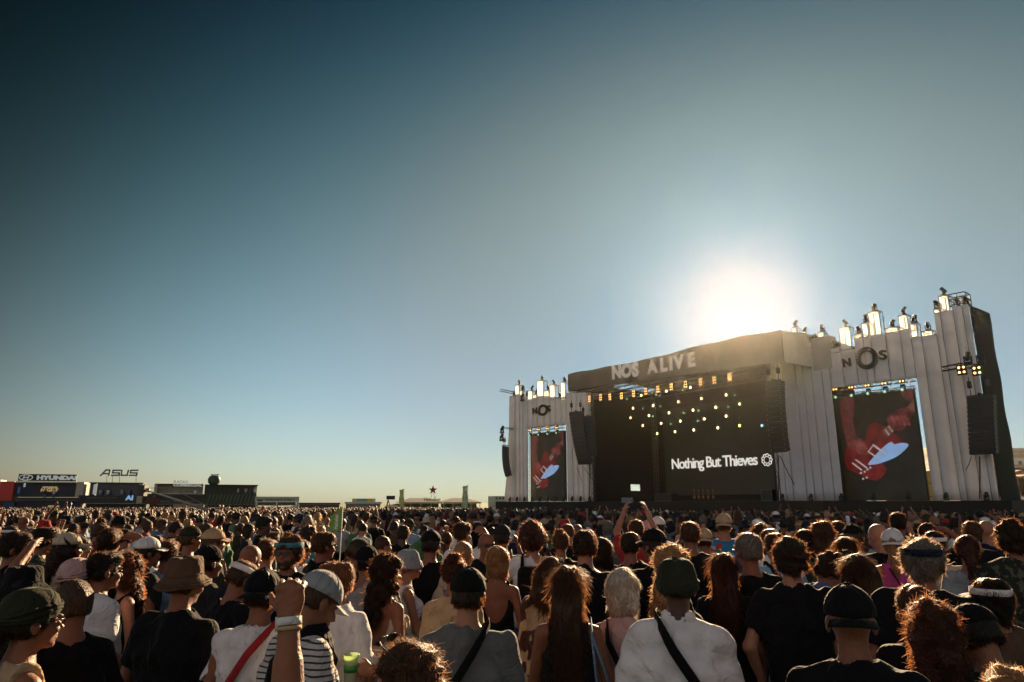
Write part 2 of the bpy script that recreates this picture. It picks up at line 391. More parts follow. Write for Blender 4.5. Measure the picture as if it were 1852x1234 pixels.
def moved(prim, M, o, sc=1.04):                           # prim given in a local frame; M 3x3 local->world, o the origin
    fn, lo, hi = prim; o = np.asarray(o, np.float32); M = np.asarray(M, np.float32)
    cs = np.array([[x, y, z] for x in (lo[0], hi[0]) for y in (lo[1], hi[1]) for z in (lo[2], hi[2])]) @ M.T * sc + o
    return (lambda P: fn((P - o) @ M * (1 / sc)) * sc), cs.min(0), cs.max(0)
def rotm(yaw=0, pitch=0, roll=0):                # yaw to the person's right, pitch nods forward, roll tilts to the right
    m = Matrix.Rotation(-yaw, 3, 'Z') @ Matrix.Rotation(-pitch, 3, 'X') @ Matrix.Rotation(roll, 3, 'Y')
    return np.array(m, np.float32)
ARMS = {  # elbow and wrist relative to the shoulder, person facing +Y, for the right (+X) arm ; hand direction ; finger curl
 'down': ((0.085, -0.02, -0.275), (0.10, 0.05, -0.51), (0, 0.2, -1), 0.35),
 'pocket': ((0.10, -0.06, -0.27), (0.03, 0.05, -0.50), (-0.3, 0.3, -1), 0.5),
 'cup': ((0.05, -0.02, -0.28), (0.02, 0.22, -0.22), (-0.3, 1, 0.15), 0.9),
 'low_cup': ((0.06, 0.0, -0.28), (0.10, 0.20, -0.38), (0, 1, -0.2), 0.9),
 'phone': ((0.08, 0.20, 0.0), (0.0, 0.30, 0.26), (-0.25, 0.1, 1), 0.6),
 'phone_high': ((0.06, 0.14, 0.22), (-0.04, 0.24, 0.46), (-0.35, 0.1, 1), 0.6),
 'chest_phone': ((0.04, 0.05, -0.27), (-0.02, 0.27, -0.12), (-0.3, 0.6, 0.8), 0.7),
 'shade': ((0.17, 0.10, 0.13), (0.02, 0.16, 0.28), (-1, 0.15, 0.1), 0.1),
 'crossed': ((0.05, 0.03, -0.27), (-0.16, 0.20, -0.20), (-1, 0.1, 0.05), 0.4),
 'hip': ((0.20, -0.10, -0.22), (0.05, 0.05, -0.36), (-0.6, 0.5, -0.3), 0.5),
 'fist': ((0.16, 0.05, 0.10), (0.10, 0.08, 0.36), (0, 0, 1), 1.5),
 'wave': ((0.20, 0.03, 0.10), (0.22, 0.05, 0.36), (0.1, 0, 1), 0.15),
 'mouth': ((0.10, 0.12, -0.22), (-0.10, 0.20, 0.02), (-0.5, 0.1, 0.9), 1.0),
}
def hand(mb, W, d, side, curl, s=1.0, pn=None):
    """palm comes from the field; here five separate tapered fingers rooted inside it"""
    d = Vector(d).normalized(); pn = Vector((-side, 0.35, 0)) if pn is None else Vector(pn); pn = (pn - d * pn.dot(d)).normalized()  # palm faces the body
    ac = d.cross(pn).normalized() * (1 if side > 0 else -1)
    base = Vector(W)
    for i, (off, ln, r) in enumerate(((0.030, 0.072, .0085), (0.010, 0.080, .0088), (-0.011, 0.075, .0085), (-0.031, 0.060, .0075))):
        p = base + d * 0.070 * s + ac * off * s; dr = d.copy(); pts = [p - d * 0.01]; pts.append(p)
        for j, fr in enumerate((0.45, 0.32, 0.23)):
            rot = Matrix.Rotation(curl * (0.5 if j == 0 else 0.9), 3, dr.cross(pn).normalized()); dr = rot @ dr
            rp = rot @ pn; p = p + dr * ln * fr * s; pts.append(p)
        mb.tube(pts, [r * s, r * s * 1.05, r * s, r * s * .9, r * s * .6], 6)
    p = base + d * 0.025 * s + ac * 0.03 * s; dr = (d * 0.7 + ac * 0.7 + pn * 0.3).normalized(); pts = [p - dr * 0.015, p]
    for fr in (0.5, 0.35): p = p + dr * 0.062 * fr * s; pts.append(p); dr = (dr + d * 0.4 + pn * 0.5 * curl).normalized()
    mb.tube(pts, [.011 * s, .0115 * s, .010 * s, .007 * s], 6)
class Person:
    def __init__(s, sex='m', arms=('down', 'down'), head=(0, 0, 0), build=1.0, vox=0.014, seed=0, arm_override=None, palm=None):
        s.palm = palm
        s.sex = sex; s.b = build; s.h = vox; s.seed = seed; rs = random.Random(seed); s.arms = arms
        w = 0.170 if sex == 'm' else 0.148; s.w = w * (0.5 + 0.5 * build)
        s.lim = 1.0 if sex == 'm' else 0.84
        s.HM = rotm(*[R(a) for a in head])
        piv = A3(0, -0.01, 1.535)
        s.HO = piv + s.HM @ A3(0, 0.022, 0.088)
        s.sh = []; s.el = []; s.wr = []; s.hd = []; s.cu = []
        for k, side in enumerate((-1, 1)):
            e, w_, h_, c_ = ARMS[arms[k]]
            if arm_override and k in arm_override: e, w_, h_, c_ = arm_override[k]
            S = A3(side * s.w, -0.012, 1.395); f = A3(side, 1, 1)
            j = A3(rs.uniform(-.02, .02), rs.uniform(-.02, .02), rs.uniform(-.015, .015)) if arms[k] not in ('phone', 'phone_high', 'shade') else 0
            s.sh.append(S); s.el.append(S + A3(*e) * f + j); s.wr.append(S + A3(*w_) * f + j); s.hd.append(A3(*h_) * f); s.cu.append(c_)
    def bounds(s, z0, z1, pad=0.06):
        P = np.array(s.sh + s.el + s.wr + [a + b * 0.12 / max(1, np.linalg.norm(b)) for a, b in zip(s.wr, s.hd)] + [s.HO - .13, s.HO + .13])
        lo = np.minimum(P.min(0), A3(-.24 * s.b, -.17 * s.b, 0)) - pad; hi = np.maximum(P.max(0), A3(.24 * s.b, .2 * s.b, 0)) + pad
        lo[2] = z0; hi[2] = max(z1, P[:, 2].max() + pad) if z1 else hi[2]; return lo, hi
    def torso(s, F, o, k=0.05):
        b = s.b
        if s.sex == 'm':
            F.op(ell((0, 0, .95), (.165 * b + o, .115 * b + o, .13)), k).op(ell((0, .012 * b, 1.10), (.15 * b * b + o, .112 * b * b + o, .15)), k)
            F.op(ell((0, 0, 1.27), (.165 * b + o, .112 * b + o, .17)), k)
        else:
            F.op(ell((0, -.01, .94), (.17 * b + o, .115 * b + o, .13)), k).op(ell((0, .0, 1.12), (.122 * b * b + o, .092 * b * b + o, .15)), k)
            F.op(ell((0, -.005, 1.28), (.138 * b + o, .095 * b + o, .15)), k)
            for x in (-1, 1): F.op(ell((x * .065, .085, 1.27), (.055 + o, .05 + o, .058 + o)), .03)
        for x in (-1, 1):
            F.op(cone((0, -.015, 1.39), (x * (s.w - .01), -.015, 1.385), .07 * b + o, .048 * s.lim + o), k)
            F.op(cone((0, -.025, 1.465), (x * s.w * .75, -.02, 1.415), .045 + o * .4, .035 + o * .5), .05)
        return F
    def body(s):
        lo, hi = s.bounds(-.01, None); hi[2] = max(hi[2], s.HO[2] + .17)
        F = Field(lo, hi, s.h); L = s.lim
        s.torso(F, -.012)
        for x in (-1, 1):
            F.op(cone((x * .088, 0, .92), (x * .095, .01, .50), .082 * s.b, .052), .03).op(cone((x * .095, -.0, .48), (x * .10, -.018, .09), .054, .034), .03)
            F.op(ell((x * .105, .045, .045), (.042, .125, .045)), .03)
        for k in (0, 1):
            F.op(cone(s.sh[k], s.el[k], .050 * L * (s.b * .5 + .5), .039 * L), .03).op(cone(s.el[k], s.wr[k], .041 * L, .027 * L), .02)
            d = s.hd[k] / np.linalg.norm(s.hd[k]); pn = A3(-1 if k else 1, .35, 0) if s.palm is None else A3(*s.palm); pn = pn - d * (pn @ d); pn /= np.linalg.norm(pn); ac = np.cross(d, pn)
            F.op(ell(s.wr[k] + d * .045, (.040 * L, .019 * L, .052 * L), np.stack([ac, pn, d], 1)), .018)
            if s.h < .008:
                for off in (-.030, -.010, .011, .031): F.op(ell(s.wr[k] + d * .074 + ac * off - pn * .009, (.010, .010, .011)), .008)
                F.op(cone(s.el[k] + (s.wr[k] - s.el[k]) * .15 - pn * .008, s.el[k] + (s.wr[k] - s.el[k]) * .6 - pn * .002, .040, .032), .03)
        s.head(F)
        V, Q = F.polys()
        mb = MB()
        for k, side in enumerate((-1, 1)): hand(mb, s.wr[k], s.hd[k], side, s.cu[k], L * 0.97, s.palm)
        # quads only for numpy; finger caps are fanned away: append via arrays
        fv = np.array([tuple(v) for v in mb.v], np.float32).reshape(-1, 3); ff = [f for f in mb.f if len(f) == 4]
        caps = [f for f in mb.f if len(f) == 6]
        for f in caps: ff += [(f[0], f[1], f[2], f[3]), (f[0], f[3], f[4], f[5])]
        Q = np.concatenate([Q, np.array(ff) + len(V)]); V = np.concatenate([V, fv])
        return np_mesh('body', V, Q)
    def head(s, F):
        m = lambda p: moved(p, s.HM, s.HO)
        f = 1.0 if s.sex == 'm' else .95
        F.op(cone((0, -.018, 1.44), s.HO + s.HM @ A3(0, -.02, -.05), .058 * f, .052 * f), .03)
        F.op(m(ell((0, -.008, .03), (.074 * f, .094 * f, .088 * f))), .02)
        F.op(m(ell((0, .035, -.045), (.054 * f, .055 * f, .062 * f))), .03)
        F.op(m(ell((0, .072, -.088), (.024, .02, .017))), .02)
        if s.h < .022:
            F.op(m(cone((0, .086, .005), (0, .108, -.028), .008, .0125)), .012)
            for x in (-1, 1):
                F.op(m(ell((x * .033, .099, .004), (.017, .012, .011))), .008, 'sub')
                F.op(m(ell((x * .032, .086, .024), (.022, .012, .007))), .012)
                F.op(m(ell((x * .042, .068, -.028), (.02, .022, .02))), .02)
                F.op(m(ell((x * .078 * f, -.012, -.008), (.009, .020, .031))), .006)
            F.op(m(ell((0, .090, -.053), (.024, .012, .0055))), .006).op(m(ell((0, .089, -.065), (.021, .012, .006))), .006)
    def finish(s, F, name, ruf=0.0):
        V, Q = F.polys(); return np_mesh(name, V, Q)
    def shirt(s, kind='tee', loose=.016, tuck=False):
        """tee, long, tank, back (bare back), dress, hood"""
        z0 = {'dress': .48, 'crop': 1.10, 'back': 1.0}.get(kind, .86)
        lo, hi = s.bounds(z0 - .03, 1.62); lo[2] = z0 - .03
        F = Field(lo, hi, s.h)
        s.torso(F, loose)
        b = s.b; m = s.sex == 'm'
        if kind in ('tee', 'long', 'hood', 'shirt'):
            F.op(rbox((0, .0, 1.08), ((.160 if m else .142) * b + loose, .112 * b + loose, .27), .09, .05), .05)
        elif kind == 'dress':
            F.op(cone((0, 0, 1.2), (0, 0, .50), .12, .19), .06).op(rbox((0, 0, .85), (.19, .14, .45), .1, .12), .05)
        elif kind == 'tank':
            F.op(rbox((0, 0, 1.02), ((.16 if m else .15) * b, .105 * b, .2), .08, .06), .05)
        if kind in ('tee', 'long', 'hood', 'shirt', 'dress'):
            for k in (0, 1):
                S, E, W = s.sh[k], s.el[k], s.wr[k]; d = (E - S); ln = np.linalg.norm(d); d = d / ln
                if kind in ('tee', 'dress'):
                    e = S + d * ln * .72; fn, l_, h_ = cone(S - d * .0, S + d * ln, .056 * s.lim * (b * .5 + .5) + loose * .6, .055 * s.lim + loose * 1.1)
                    pr = ((lambda P, fn=fn, e=e, d=d: np.maximum(fn(P), (P - e) @ d)), l_, h_); F.op(pr, .03)
                else:
                    F.op(cone(S, E, .052 * s.lim + loose * .8, .046 * s.lim + loose), .03)
                    e = W - (W - E) * .08 if kind != 'shirt' else W - (W - E) * .05; F.op(cone(E, e, .052 * s.lim + loose * .6, .036 * s.lim + loose * .5), .02)
        if kind == 'hood': F.op(ell((0, -.08, 1.47), (.12, .06, .06)), .03)
        if kind in ('tee', 'dress'):
            for k in (0, 1):
                S, E, W = s.sh[k], s.el[k], s.wr[k]; F.op(cone(S + (E - S) * .76, E, .052 * s.lim, .050 * s.lim), .006, 'sub').op(cone(E, W, .050 * s.lim, .04 * s.lim), .006, 'sub')
        F.warp({'tank': .006, 'shirt': .010}.get(kind, .015), 24, s.seed + 3, (1, 1, .55))
        if s.h < .016: F.warp(.008, 52, s.seed + 9, (1, 1, .7))
        if kind == 'shirt': F.op(cone((-.05, -.05, 1.50), (.05, -.05, 1.50), .03, .03), .02); F.op(cone((0, -.02, 1.50), (0, .03, 1.66), .062, .075), .005, 'sub')
        elif kind in ('tee', 'hood'): F.op(cone((0, -.012, 1.475), (0, .015, 1.66), .072, .085), .008, 'sub')
        elif kind in ('dress', 'long'): F.op(cone((0, .0, 1.47), (0, .01, 1.66), .085, .10), .008, 'sub')
        elif kind in ('tank', 'crop', 'back'):
            F.op(cone((0, .03, 1.42), (0, -.01, 1.66), .085, .12), .01, 'sub')
            for k, x in enumerate((-1, 1)): F.op(ell((x * (s.w + .035), 0, 1.40), (.082, .16, .12)), .012, 'sub')
            if kind == 'back': F.op(ell((0, -.16, 1.40), (.19, .14, .30)), .01, 'sub')
        F.cut_plane((0, 0, z0), (0, 0.06, -1))
        return s.finish(F, 'shirt')
    def legs(s, kind='trousers'):
        F = Field((-.27 * s.b, -.2 * s.b, .02), (.27 * s.b, .2 * s.b, 1.06), max(s.h, .018)); b = s.b
        F.op(ell((0, -.005, .95), (.172 * b, .122 * b, .13)), .04)
        z = .10 if kind == 'trousers' else .52
        if kind == 'skirt': F.op(cone((0, 0, .95), (0, 0, .55), .15, .2), .05)
        else:
            for x in (-1, 1): F.op(cone((x * .088, 0, .90), (x * .097, .01, .48), .096 * b, .076), .03).op(cone((x * .097, .0, .48), (x * .10, -.02, .10), .076, .064), .03)
        F.warp(.008, 22, s.seed + 5); F.cut_plane((0, 0, z), (0, 0, -1)).cut_plane((0, 0, 1.0), (0, 0, 1))
        return s.finish(F, 'trousers')
    def hair(s, style, hat=False, strands=300, sw=.0016):
        """short, buzz, bob, long, curly, bun, ponytail, afro, beard parts share the head frame"""
        if style in (None, 'bald'): return None
        HM, HO = s.HM, s.HO; m = lambda p: moved(p, HM, HO)
        long_ = style in ('long', 'ponytail', 'wavy')
        ext = .16 if style not in ('afro', 'curly') else .2
        lo = HO - ext; hi = HO + ext
        if long_: lo[2] = 1.10
        if style in ('wavy', 'bob'): lo[2] -= .1
        F = Field(lo, hi, min(s.h, .03)); f = 1.0 if s.sex == 'm' else .96
        t = {'buzz': .003, 'short': .007, 'bob': .017, 'long': .010, 'wavy': .017, 'curly': .020, 'afro': .042, 'bun': .008, 'ponytail': .008}[style]
        if hat: t = min(t, .008)
        F.op(m(ell((0, -.014, .034), (.075 * f + t, .096 * f + t, .089 * f + t))), .01)
        if style in ('short', 'curly') and not hat:
            F.op(m(ell((0.01, .03, .080), (.060, .068, .042))), .02).op(m(ell((.0, -.05, .06), (.068, .058, .06))), .02)
        F.op(m(ell((0, -.06, -.02), (.062 * f + t * .6, .045 + t * .5, .055))), .02)
        # keep the face and the area round the ears free
        F.op(m(ell((0, .105, -.030), (.070, .072, .088))), .01, 'sub')
        if style in ('short', 'buzz', 'bun', 'ponytail'):
            for x in (-1, 1): F.op(m(ell((x * .088, .006, -.032), (.028, .040, .042))), .008, 'sub')
        fn = moved((lambda P: -(P[..., 2] + .052 + .25 * P[..., 1]), A3(-.2, -.2, -.2), A3(.2, .2, .2)), HM, HO)
        if style in ('short', 'buzz', 'bun', 'ponytail'):
            F.op((lambda P: -fn[0](P), lo, hi), .01, 'sub')
        down = A3(0, 0, -1)
        if style in ('bob', 'wavy'):
            for x in (-1, 0, 1): F.op(m(ell((x * .055, -.045 + abs(x) * .03, -.045), (.042, .05, .085))), .03)
            F.op(m(ell((0, .1, -.06), (.058, .07, .09))), .01, 'sub')
        if style in ('long', 'wavy'):
            nb = HO + HM @ A3(0, -.07, -.03); e = A3(nb[0] * .6, -.135 * s.b - .01, 1.20 if style == 'long' else 1.30)
            for x in (-.038, 0, .038): F.op(cone(nb + A3(x, 0, 0), e + A3(x * 1.1, 0, 0), .044, .028), .03)
            for x in (-1, 1): F.op(cone(HO + HM @ A3(x * .066, -.025, -.02), A3(x * .075, -.07, 1.44), .026, .02), .02)
        if style == 'ponytail':
            nb = HO + HM @ A3(0, -.115, .02); F.op(cone(HO + HM @ A3(0, -.09, .03), nb, .025, .03), .01).op(cone(nb, A3(nb[0], -.16, 1.32), .036, .016), .02)
        if style == 'bun': F.op(m(ell((0, -.075, .115), (.045, .045, .04))), .01)
        if style in ('curly', 'afro', 'bun', 'wavy'): F.warp(.016 if style != 'bun' else .008, 75, s.seed)
        else: F.warp(.007 if style != 'buzz' else .002, 70, s.seed, (1, 1, .45))
        V, Q = F.polys()
        if len(V) < 20: return None
        # loose strands standing off the surface: thin ribbons
        ns0 = len(Q)
        if strands:
            rs = np.random.RandomState(s.seed + 1); pick = V[rs.randint(0, len(V), strands)]
            cen = HO + HM @ A3(0, -.01, .02)
            out = pick - np.where(pick[:, 2:3] > HO[2] - .06, cen, np.stack([pick[:, 0] * .3, pick[:, 1] * 0 - .03, pick[:, 2]], 1)); out /= np.linalg.norm(out, axis=1, keepdims=True) + 1e-6
            # drop strands that would hang in the face
            fl = (pick - HO) @ HM; keep = ~((fl[:, 1] > .035) & (fl[:, 2] < .05))
            if hat: keep &= (fl[:, 2] < .0)
            pick = pick[keep]; out = out[keep]; n = len(pick)
            if n == 0: return np_mesh('hair', V, Q, True, np.zeros(len(Q), np.int32))
            wild = {'curly': 1.0, 'afro': 1.1, 'wavy': .8, 'bun': .7, 'short': .65, 'buzz': .9}.get(style, .3)
            tang = down + rs.normal(size=(n, 3)) * wild; tang -= out * (tang * out).sum(1, keepdims=True) * (1 - wild * .3); tang /= np.linalg.norm(tang, axis=1, keepdims=True)
            L = {'buzz': .007, 'short': .016, 'bob': .035, 'long': .085, 'wavy': .034, 'curly': .020, 'afro': .020, 'bun': .018, 'ponytail': .03}[style] * rs.uniform(.5, 1.4, (n, 1))
            side = np.cross(out, tang); side /= np.linalg.norm(side, axis=1, keepdims=True) + 1e-6
            p0 = pick - out * .004; lift = rs.uniform(.08, .5 if wild > .5 else .2, (n, 1))
            p1 = p0 + tang * L * .5 + out * L * lift + rs.normal(size=(n, 3)) * L * .12 * wild; p2 = p0 + tang * L + out * L * lift * (.9 if wild < .5 else 1.3) + rs.normal(size=(n, 3)) * L * .3 * wild
            w = side * sw * rs.uniform(.6, 1.3, (n, 1))
            sv = np.stack([p0 - w, p0 + w, p1 - w, p1 + w, p2 - w * .35, p2 + w * .35], 1).reshape(-1, 3)
            b0 = np.arange(n)[:, None] * 6 + len(V)
            Q = np.concatenate([Q, b0 + np.array([[0, 1, 3, 2]]), b0 + np.array([[2, 3, 5, 4]])]); V = np.concatenate([V, sv])
        mi = np.zeros(len(Q), np.int32); mi[ns0:] = 1
        return np_mesh('hair', V, Q, True, mi)
    def beard(s):
        F = Field(s.HO - .14, s.HO + .14, min(s.h, .012)); m = lambda p: moved(p, s.HM, s.HO)
        F.op(m(ell((0, .040, -.062), (.058, .058, .056))), .01).op(m(ell((0, .06, .0), (.09, .09, .045))), .01, 'sub').op(m(ell((0, .104, -.058), (.02, .012, .008))), .005, 'sub')
        F.warp(.003, 90, s.seed); V, Q = F.polys(); return np_mesh('beard', V, Q) if len(V) > 10 else None
    def frame(s):                                   # matrix that puts head-frame meshes on the head
        M = Matrix([list(map(float, r)) for r in s.HM]).to_4x4(); M = M @ Matrix.Scale(HS, 4); M.translation = Vector([float(x) for x in s.HO]); return M
# ---- things worn on the head, built once in the head frame
def cap_mesh(brim=True, back=False, low=False, strap=True):
    mb = MB(); n = 20; c = (0, -.012, .038); rx, ry, rz = .090, .110, .100
    prof = []; z0 = -.005 if low else .008
    for i in range(7):
        a = math.asin(z0 / rz) + (math.pi / 2 - math.asin(z0 / rz)) * i / 6; prof.append((math.cos(a), math.sin(a) * rz))
    out = [(r, z) for r, z in prof[:-1]] + [(.02, prof[-1][1] + .001)]
    mb.lathe([(.955, z0)] + out + [(.001, prof[-1][1] + .0035)], n, c, 0, True, rx, ry)
    mb.lathe([(.001, rz * .96), (.5, rz * .84), (.8, rz * .55), (.955, z0)], n, c, 0, True, rx, ry)
    mb.lathe([(.0, rz + .006), (.009, rz + .005), (.010, rz), (.0, rz - .002)], 8, c, 0, True)
    for k in range(3):                                # raised seams over the crown
        a = k * math.pi / 3 + .3
        pts = [(c[0] + math.cos(t) * math.cos(a) * rx * 1.005, c[1] + math.cos(t) * math.sin(a) * ry * 1.005, c[2] + math.sin(t) * rz * 1.005) for t in np.linspace(.12, math.pi - .12, 11)]
        mb.tube(pts, .0018, 4)
    if brim:
        sg = -1 if back else 1; top = []; bot = []; m = 9
        for i in range(m):
            a = R(-58 + 116 * i / (m - 1)); ca, sa = math.cos(a), math.sin(a)
            px, py = c[0] + sa * rx * .98, c[1] + sg * ca * ry * .98
            row = []
            for j, t in enumerate((0, .5, 1)):
                ex = px + sa * .012 * t; ey = py + sg * (.070 * t * (1 - .25 * (a / 1.0) ** 2)); ez = c[2] + z0 - .010 * t - .020 * (math.sin(a) ** 2) * (1) - .006 * t * t
                row.append((ex, ey, ez))
            top.append(row)
        vs = [p for r_ in top for p in r_] + [(p[0], p[1], p[2] - .004) for r_ in top for p in r_]; fs = []; o = m * 3
        for i in range(m - 1):
            for j in range(2):
                q = (i * 3 + j, i * 3 + j + 1, i * 3 + j + 4, i * 3 + j + 3); fs += [q if sg < 0 else q[::-1], tuple(x + o for x in (q[::-1] if sg < 0 else q))]
            fs.append((i * 3 + 2, i * 3 + 2 + o, i * 3 + 5 + o, i * 3 + 5))
        fs += [(0, 1, 1 + o, o), (1, 2, 2 + o, 1 + o), (m * 3 - 3, m * 3 - 2, m * 3 - 2 + o, m * 3 - 3 + o), (m * 3 - 2, m * 3 - 1, m * 3 - 1 + o, m * 3 - 2 + o)]
        mb.raw(vs, fs, 0, True)
    me = mb.mesh('cap'); return me
def bucket_mesh(seed=1, brim=.045, dome=False):
    mb = MB(); n = 28; rs = random.Random(seed); c = Vector((0, -.012, .02))
    prof = [(.0, .125), (.055, .124), (.078, .118), (.084, .105), (.090, .06), (.094, .030), (.096, .024), (.108, .012), (.094 + brim * .8, -.012), (.094 + brim, -.026), (.090 + brim, -.027), (.094, .014), (.085, .06), (.07, .10), (.0, .112)]
    if dome: prof = [(.0, .112), (.035, .110), (.062, .100), (.080, .080), (.089, .05), (.094, .026), (.097, .018), (.106, .006), (.094 + brim * .7, -.018), (.094 + brim * .85, -.034), (.090 + brim * .8, -.035), (.094, .0), (.085, .05), (.06, .09), (.0, .10)]
    vs = []
    for i, (r, z) in enumerate(prof):
        for k in range(n):
            a = 2 * math.pi * k / n; w = (1 + .03 * math.sin(3 * a + seed) + .015 * math.sin(7 * a + 2 * seed)); dz = .007 * math.sin(2 * a + seed) + .004 * math.sin(5 * a + 3 * seed + i)
            vs.append(c + Vector((r * w * .97 * math.cos(a), r * w * 1.14 * math.sin(a), z + dz * (1 if i > 6 else .6))))
    m = len(prof); fs = [(i * n + (k + 1) % n, i * n + k, (i + 1) * n + k, (i + 1) * n + (k + 1) % n) for i in range(m - 1) for k in range(n)]
    mb.raw(vs, fs, 0, True)
    for zz, rr in ((.03, .0955), (.0, .128), (-.012, .136)) if not dome else ():
        mb.tube([c + Vector((rr * (1 + .03 * math.sin(3 * a + seed)) * .97 * math.cos(a), rr * (1 + .03 * math.sin(3 * a + seed)) * 1.14 * math.sin(a), zz + .003 + .007 * math.sin(2 * a + seed))) for a in np.linspace(0, 2 * math.pi, 25)], .0016, 4)
    return mb.mesh('bucket_hat')
def band_mesh(h=.03, visor=False):
    mb = MB(); c = (0, -.012, .04)
    mb.lathe([(.0875, 0), (.0905, .001), (.0895, h), (.086, h), (.0875, 0)], 22, c, 0, True, 1, 1.2)
    if visor:
        m = 9; rows = []
        for i in range(m):
            a = R(-62 + 124 * i / (m - 1)); sa, ca = math.sin(a), math.cos(a)
            rows.append([(sa * .089 + sa * .02 * t, -.012 + ca * .107 + .075 * t * ca, .042 - .018 * t - .018 * sa * sa) for t in (0, .5, 1)])
        vs = [p for r_ in rows for p in r_] + [(p[0], p[1], p[2] - .003) for r_ in rows for p in r_]; o = m * 3; fs = []
        for i in range(m - 1):
            for j in range(2):
                q = (i * 3 + j, i * 3 + j + 1, i * 3 + j + 4, i * 3 + j + 3); fs += [q[::-1], tuple(x + o for x in q)]
            fs.append((i * 3 + 2, i * 3 + 2 + o, i * 3 + 5 + o, i * 3 + 5))
        mb.raw(vs, fs, 0, True)
    return mb.mesh('band')
def glasses_mesh():
    mb = MB()
    for x in (-1, 1):
        vs = []; n = 12
        for y in (.0, .004):
            for k in range(n):
                a = 2 * math.pi * k / n; vs.append((x * .034 + .025 * math.cos(a), .103 - .35 * abs(.025 * math.cos(a) + .034) * .35 + y, .006 + .0185 * math.sin(a) * (1.05 if math.sin(a) < 0 else .9)))
        mb.raw(vs, [tuple(range(n))[::-1], tuple(range(n, 2 * n))] + [(k, (k + 1) % n, (k + 1) % n + n, k + n) for k in range(n)], 0)
        mb.tube([(x * .058, .098, .012), (x * .077, .075, .012), (x * .083, .0, .008), (x * .082, -.02, -.002)], .0028, 5, 0)
    mb.tube([(-.012, .106, .012), (.012, .106, .012)], .003, 5, 0)
    return mb.mesh('sunglasses')
def wrap_mesh():
    mb = MB(); c = (0, -.018, .045)
    mb.lathe([(.080, -.030), (.090, -.020), (.0935, 0), (.092, .03), (.082, .06), (.058, .083), (.02, .096), (.001, .098)], 26, c, 0, True, 1, 1.2)
    for z, r in ((-.022, .0905), (-.005, .0945), (.014, .0945)):
        mb.tube([(c[0] + r * math.cos(a), c[1] + r * 1.2 * math.sin(a), c[2] + z + .018 * math.sin(a) + .006 * math.sin(3 * a + z * 90)) for a in np.linspace(0, 2 * math.pi, 21)], .0075, 6)
    mb.lathe([(.0, .02), (.018, .014), (.02, 0), (.0, -.02)], 8, (.0, -.13, .03), 0, True)
    return mb.mesh('headscarf')
def shoes_mesh():
    mb = MB()
    for x in (-1, 1):
        prof = [(-.075, .030, .07), (-.06, .040, .085), (0, .042, .09), (.07, .045, .07), (.13, .042, .05), (.165, .028, .03)]; n = 10; vs = []
        for y, hw, hh in prof:
            for k in range(n):
                a = 2 * math.pi * k / n; vs.append((x * .105 + hw * math.cos(a), y, max(.0, hh * .5 + hh * .5 * math.sin(a))))
        fs = [(i * n + k, (i + 1) * n + k, (i + 1) * n + (k + 1) % n, i * n + (k + 1) % n) for i in range(len(prof) - 1) for k in range(n)] + [tuple(range(n)), tuple((len(prof) - 1) * n + k for k in range(n))[::-1]]
        mb.raw(vs, fs, 0, True)
    return mb.mesh('shoes')
WEAR = dict(cap=cap_mesh(), cap_back=cap_mesh(back=True, low=True), cap_low=cap_mesh(low=True), beanie=cap_mesh(brim=False, low=True), bucket=bucket_mesh(1), bucket2=bucket_mesh(4, .03, True), bucket3=bucket_mesh(2, .008, True), headband=band_mesh(), visor=band_mesh(.035, True), headscarf=wrap_mesh(), glasses=glasses_mesh())
WEAR_NAME = dict(cap='cap', cap_back='cap', cap_low='cap', beanie='beanie', bucket='bucket_hat', bucket2='bucket_hat', bucket3='bucket_hat', headband='headband', visor='sun_visor', headscarf='headscarf', glasses='sunglasses')
SHOES = shoes_mesh()
EYE_ = MB(); [EYE_.lathe([(0, .011), (.008, .008), (.0115, 0), (.008, -.008), (0, -.011)], 10, (x * .033, .086, .004), 0) for x in (-1, 1)]
EYES = EYE_.mesh('eyes')
_LIB = {}
def strap_points(p, mirror=False):
    """a band over one shoulder and across the torso, closed round the body"""
    pts = []; b = p.b; rx = (.178 if p.sex == 'm' else .155) * b + .035; ry = .118 * b + .038
    a0 = (-p.w * .60, 1.50); a1 = (rx * .92, 1.02)
    for t in np.linspace(0, 1, 12):
        x = a0[0] + (a1[0] - a0[0]) * t; z = a0[1] + (a1[1] - a0[1]) * t
        zz = min(1, max(0, (1.50 - z) / .12)); y = -ry * max(.22, 1 - min(1, abs(x) / rx) ** 2.8) ** .5 * (0.25 + .75 * zz)
        pts.append((x, y, z))
    back = [(x, -y * .98, z) for x, y, z in pts[::-1]]
    allp = pts + back
    return [Vector((-x if mirror else x, y, z)) for x, y, z in allp]
def ribbon(pts, w, th=.004):
    """flat closed band running along a loop of points, facing outwards from the body axis"""
    mb = MB(); n = len(pts); vs = []
    for i, p in enumerate(pts):
        d = (pts[(i + 1) % n] - pts[i - 1]).normalized(); o = Vector((p.x, p.y, 0)).normalized(); o = (o - d * o.dot(d)); o = o.normalized() if o.length > .1 else Vector((0, 0, 1)); s_ = d.cross(o).normalized() * w / 2
        vs += [p - s_, p + s_, p + s_ + o * th, p - s_ + o * th]
    fs = [(i * 4 + k, i * 4 + (k + 1) % 4, ((i + 1) % n) * 4 + (k + 1) % 4, ((i + 1) % n) * 4 + k) for i in range(n) for k in range(4)]
    mb.raw(vs, fs, 0, True); return mb
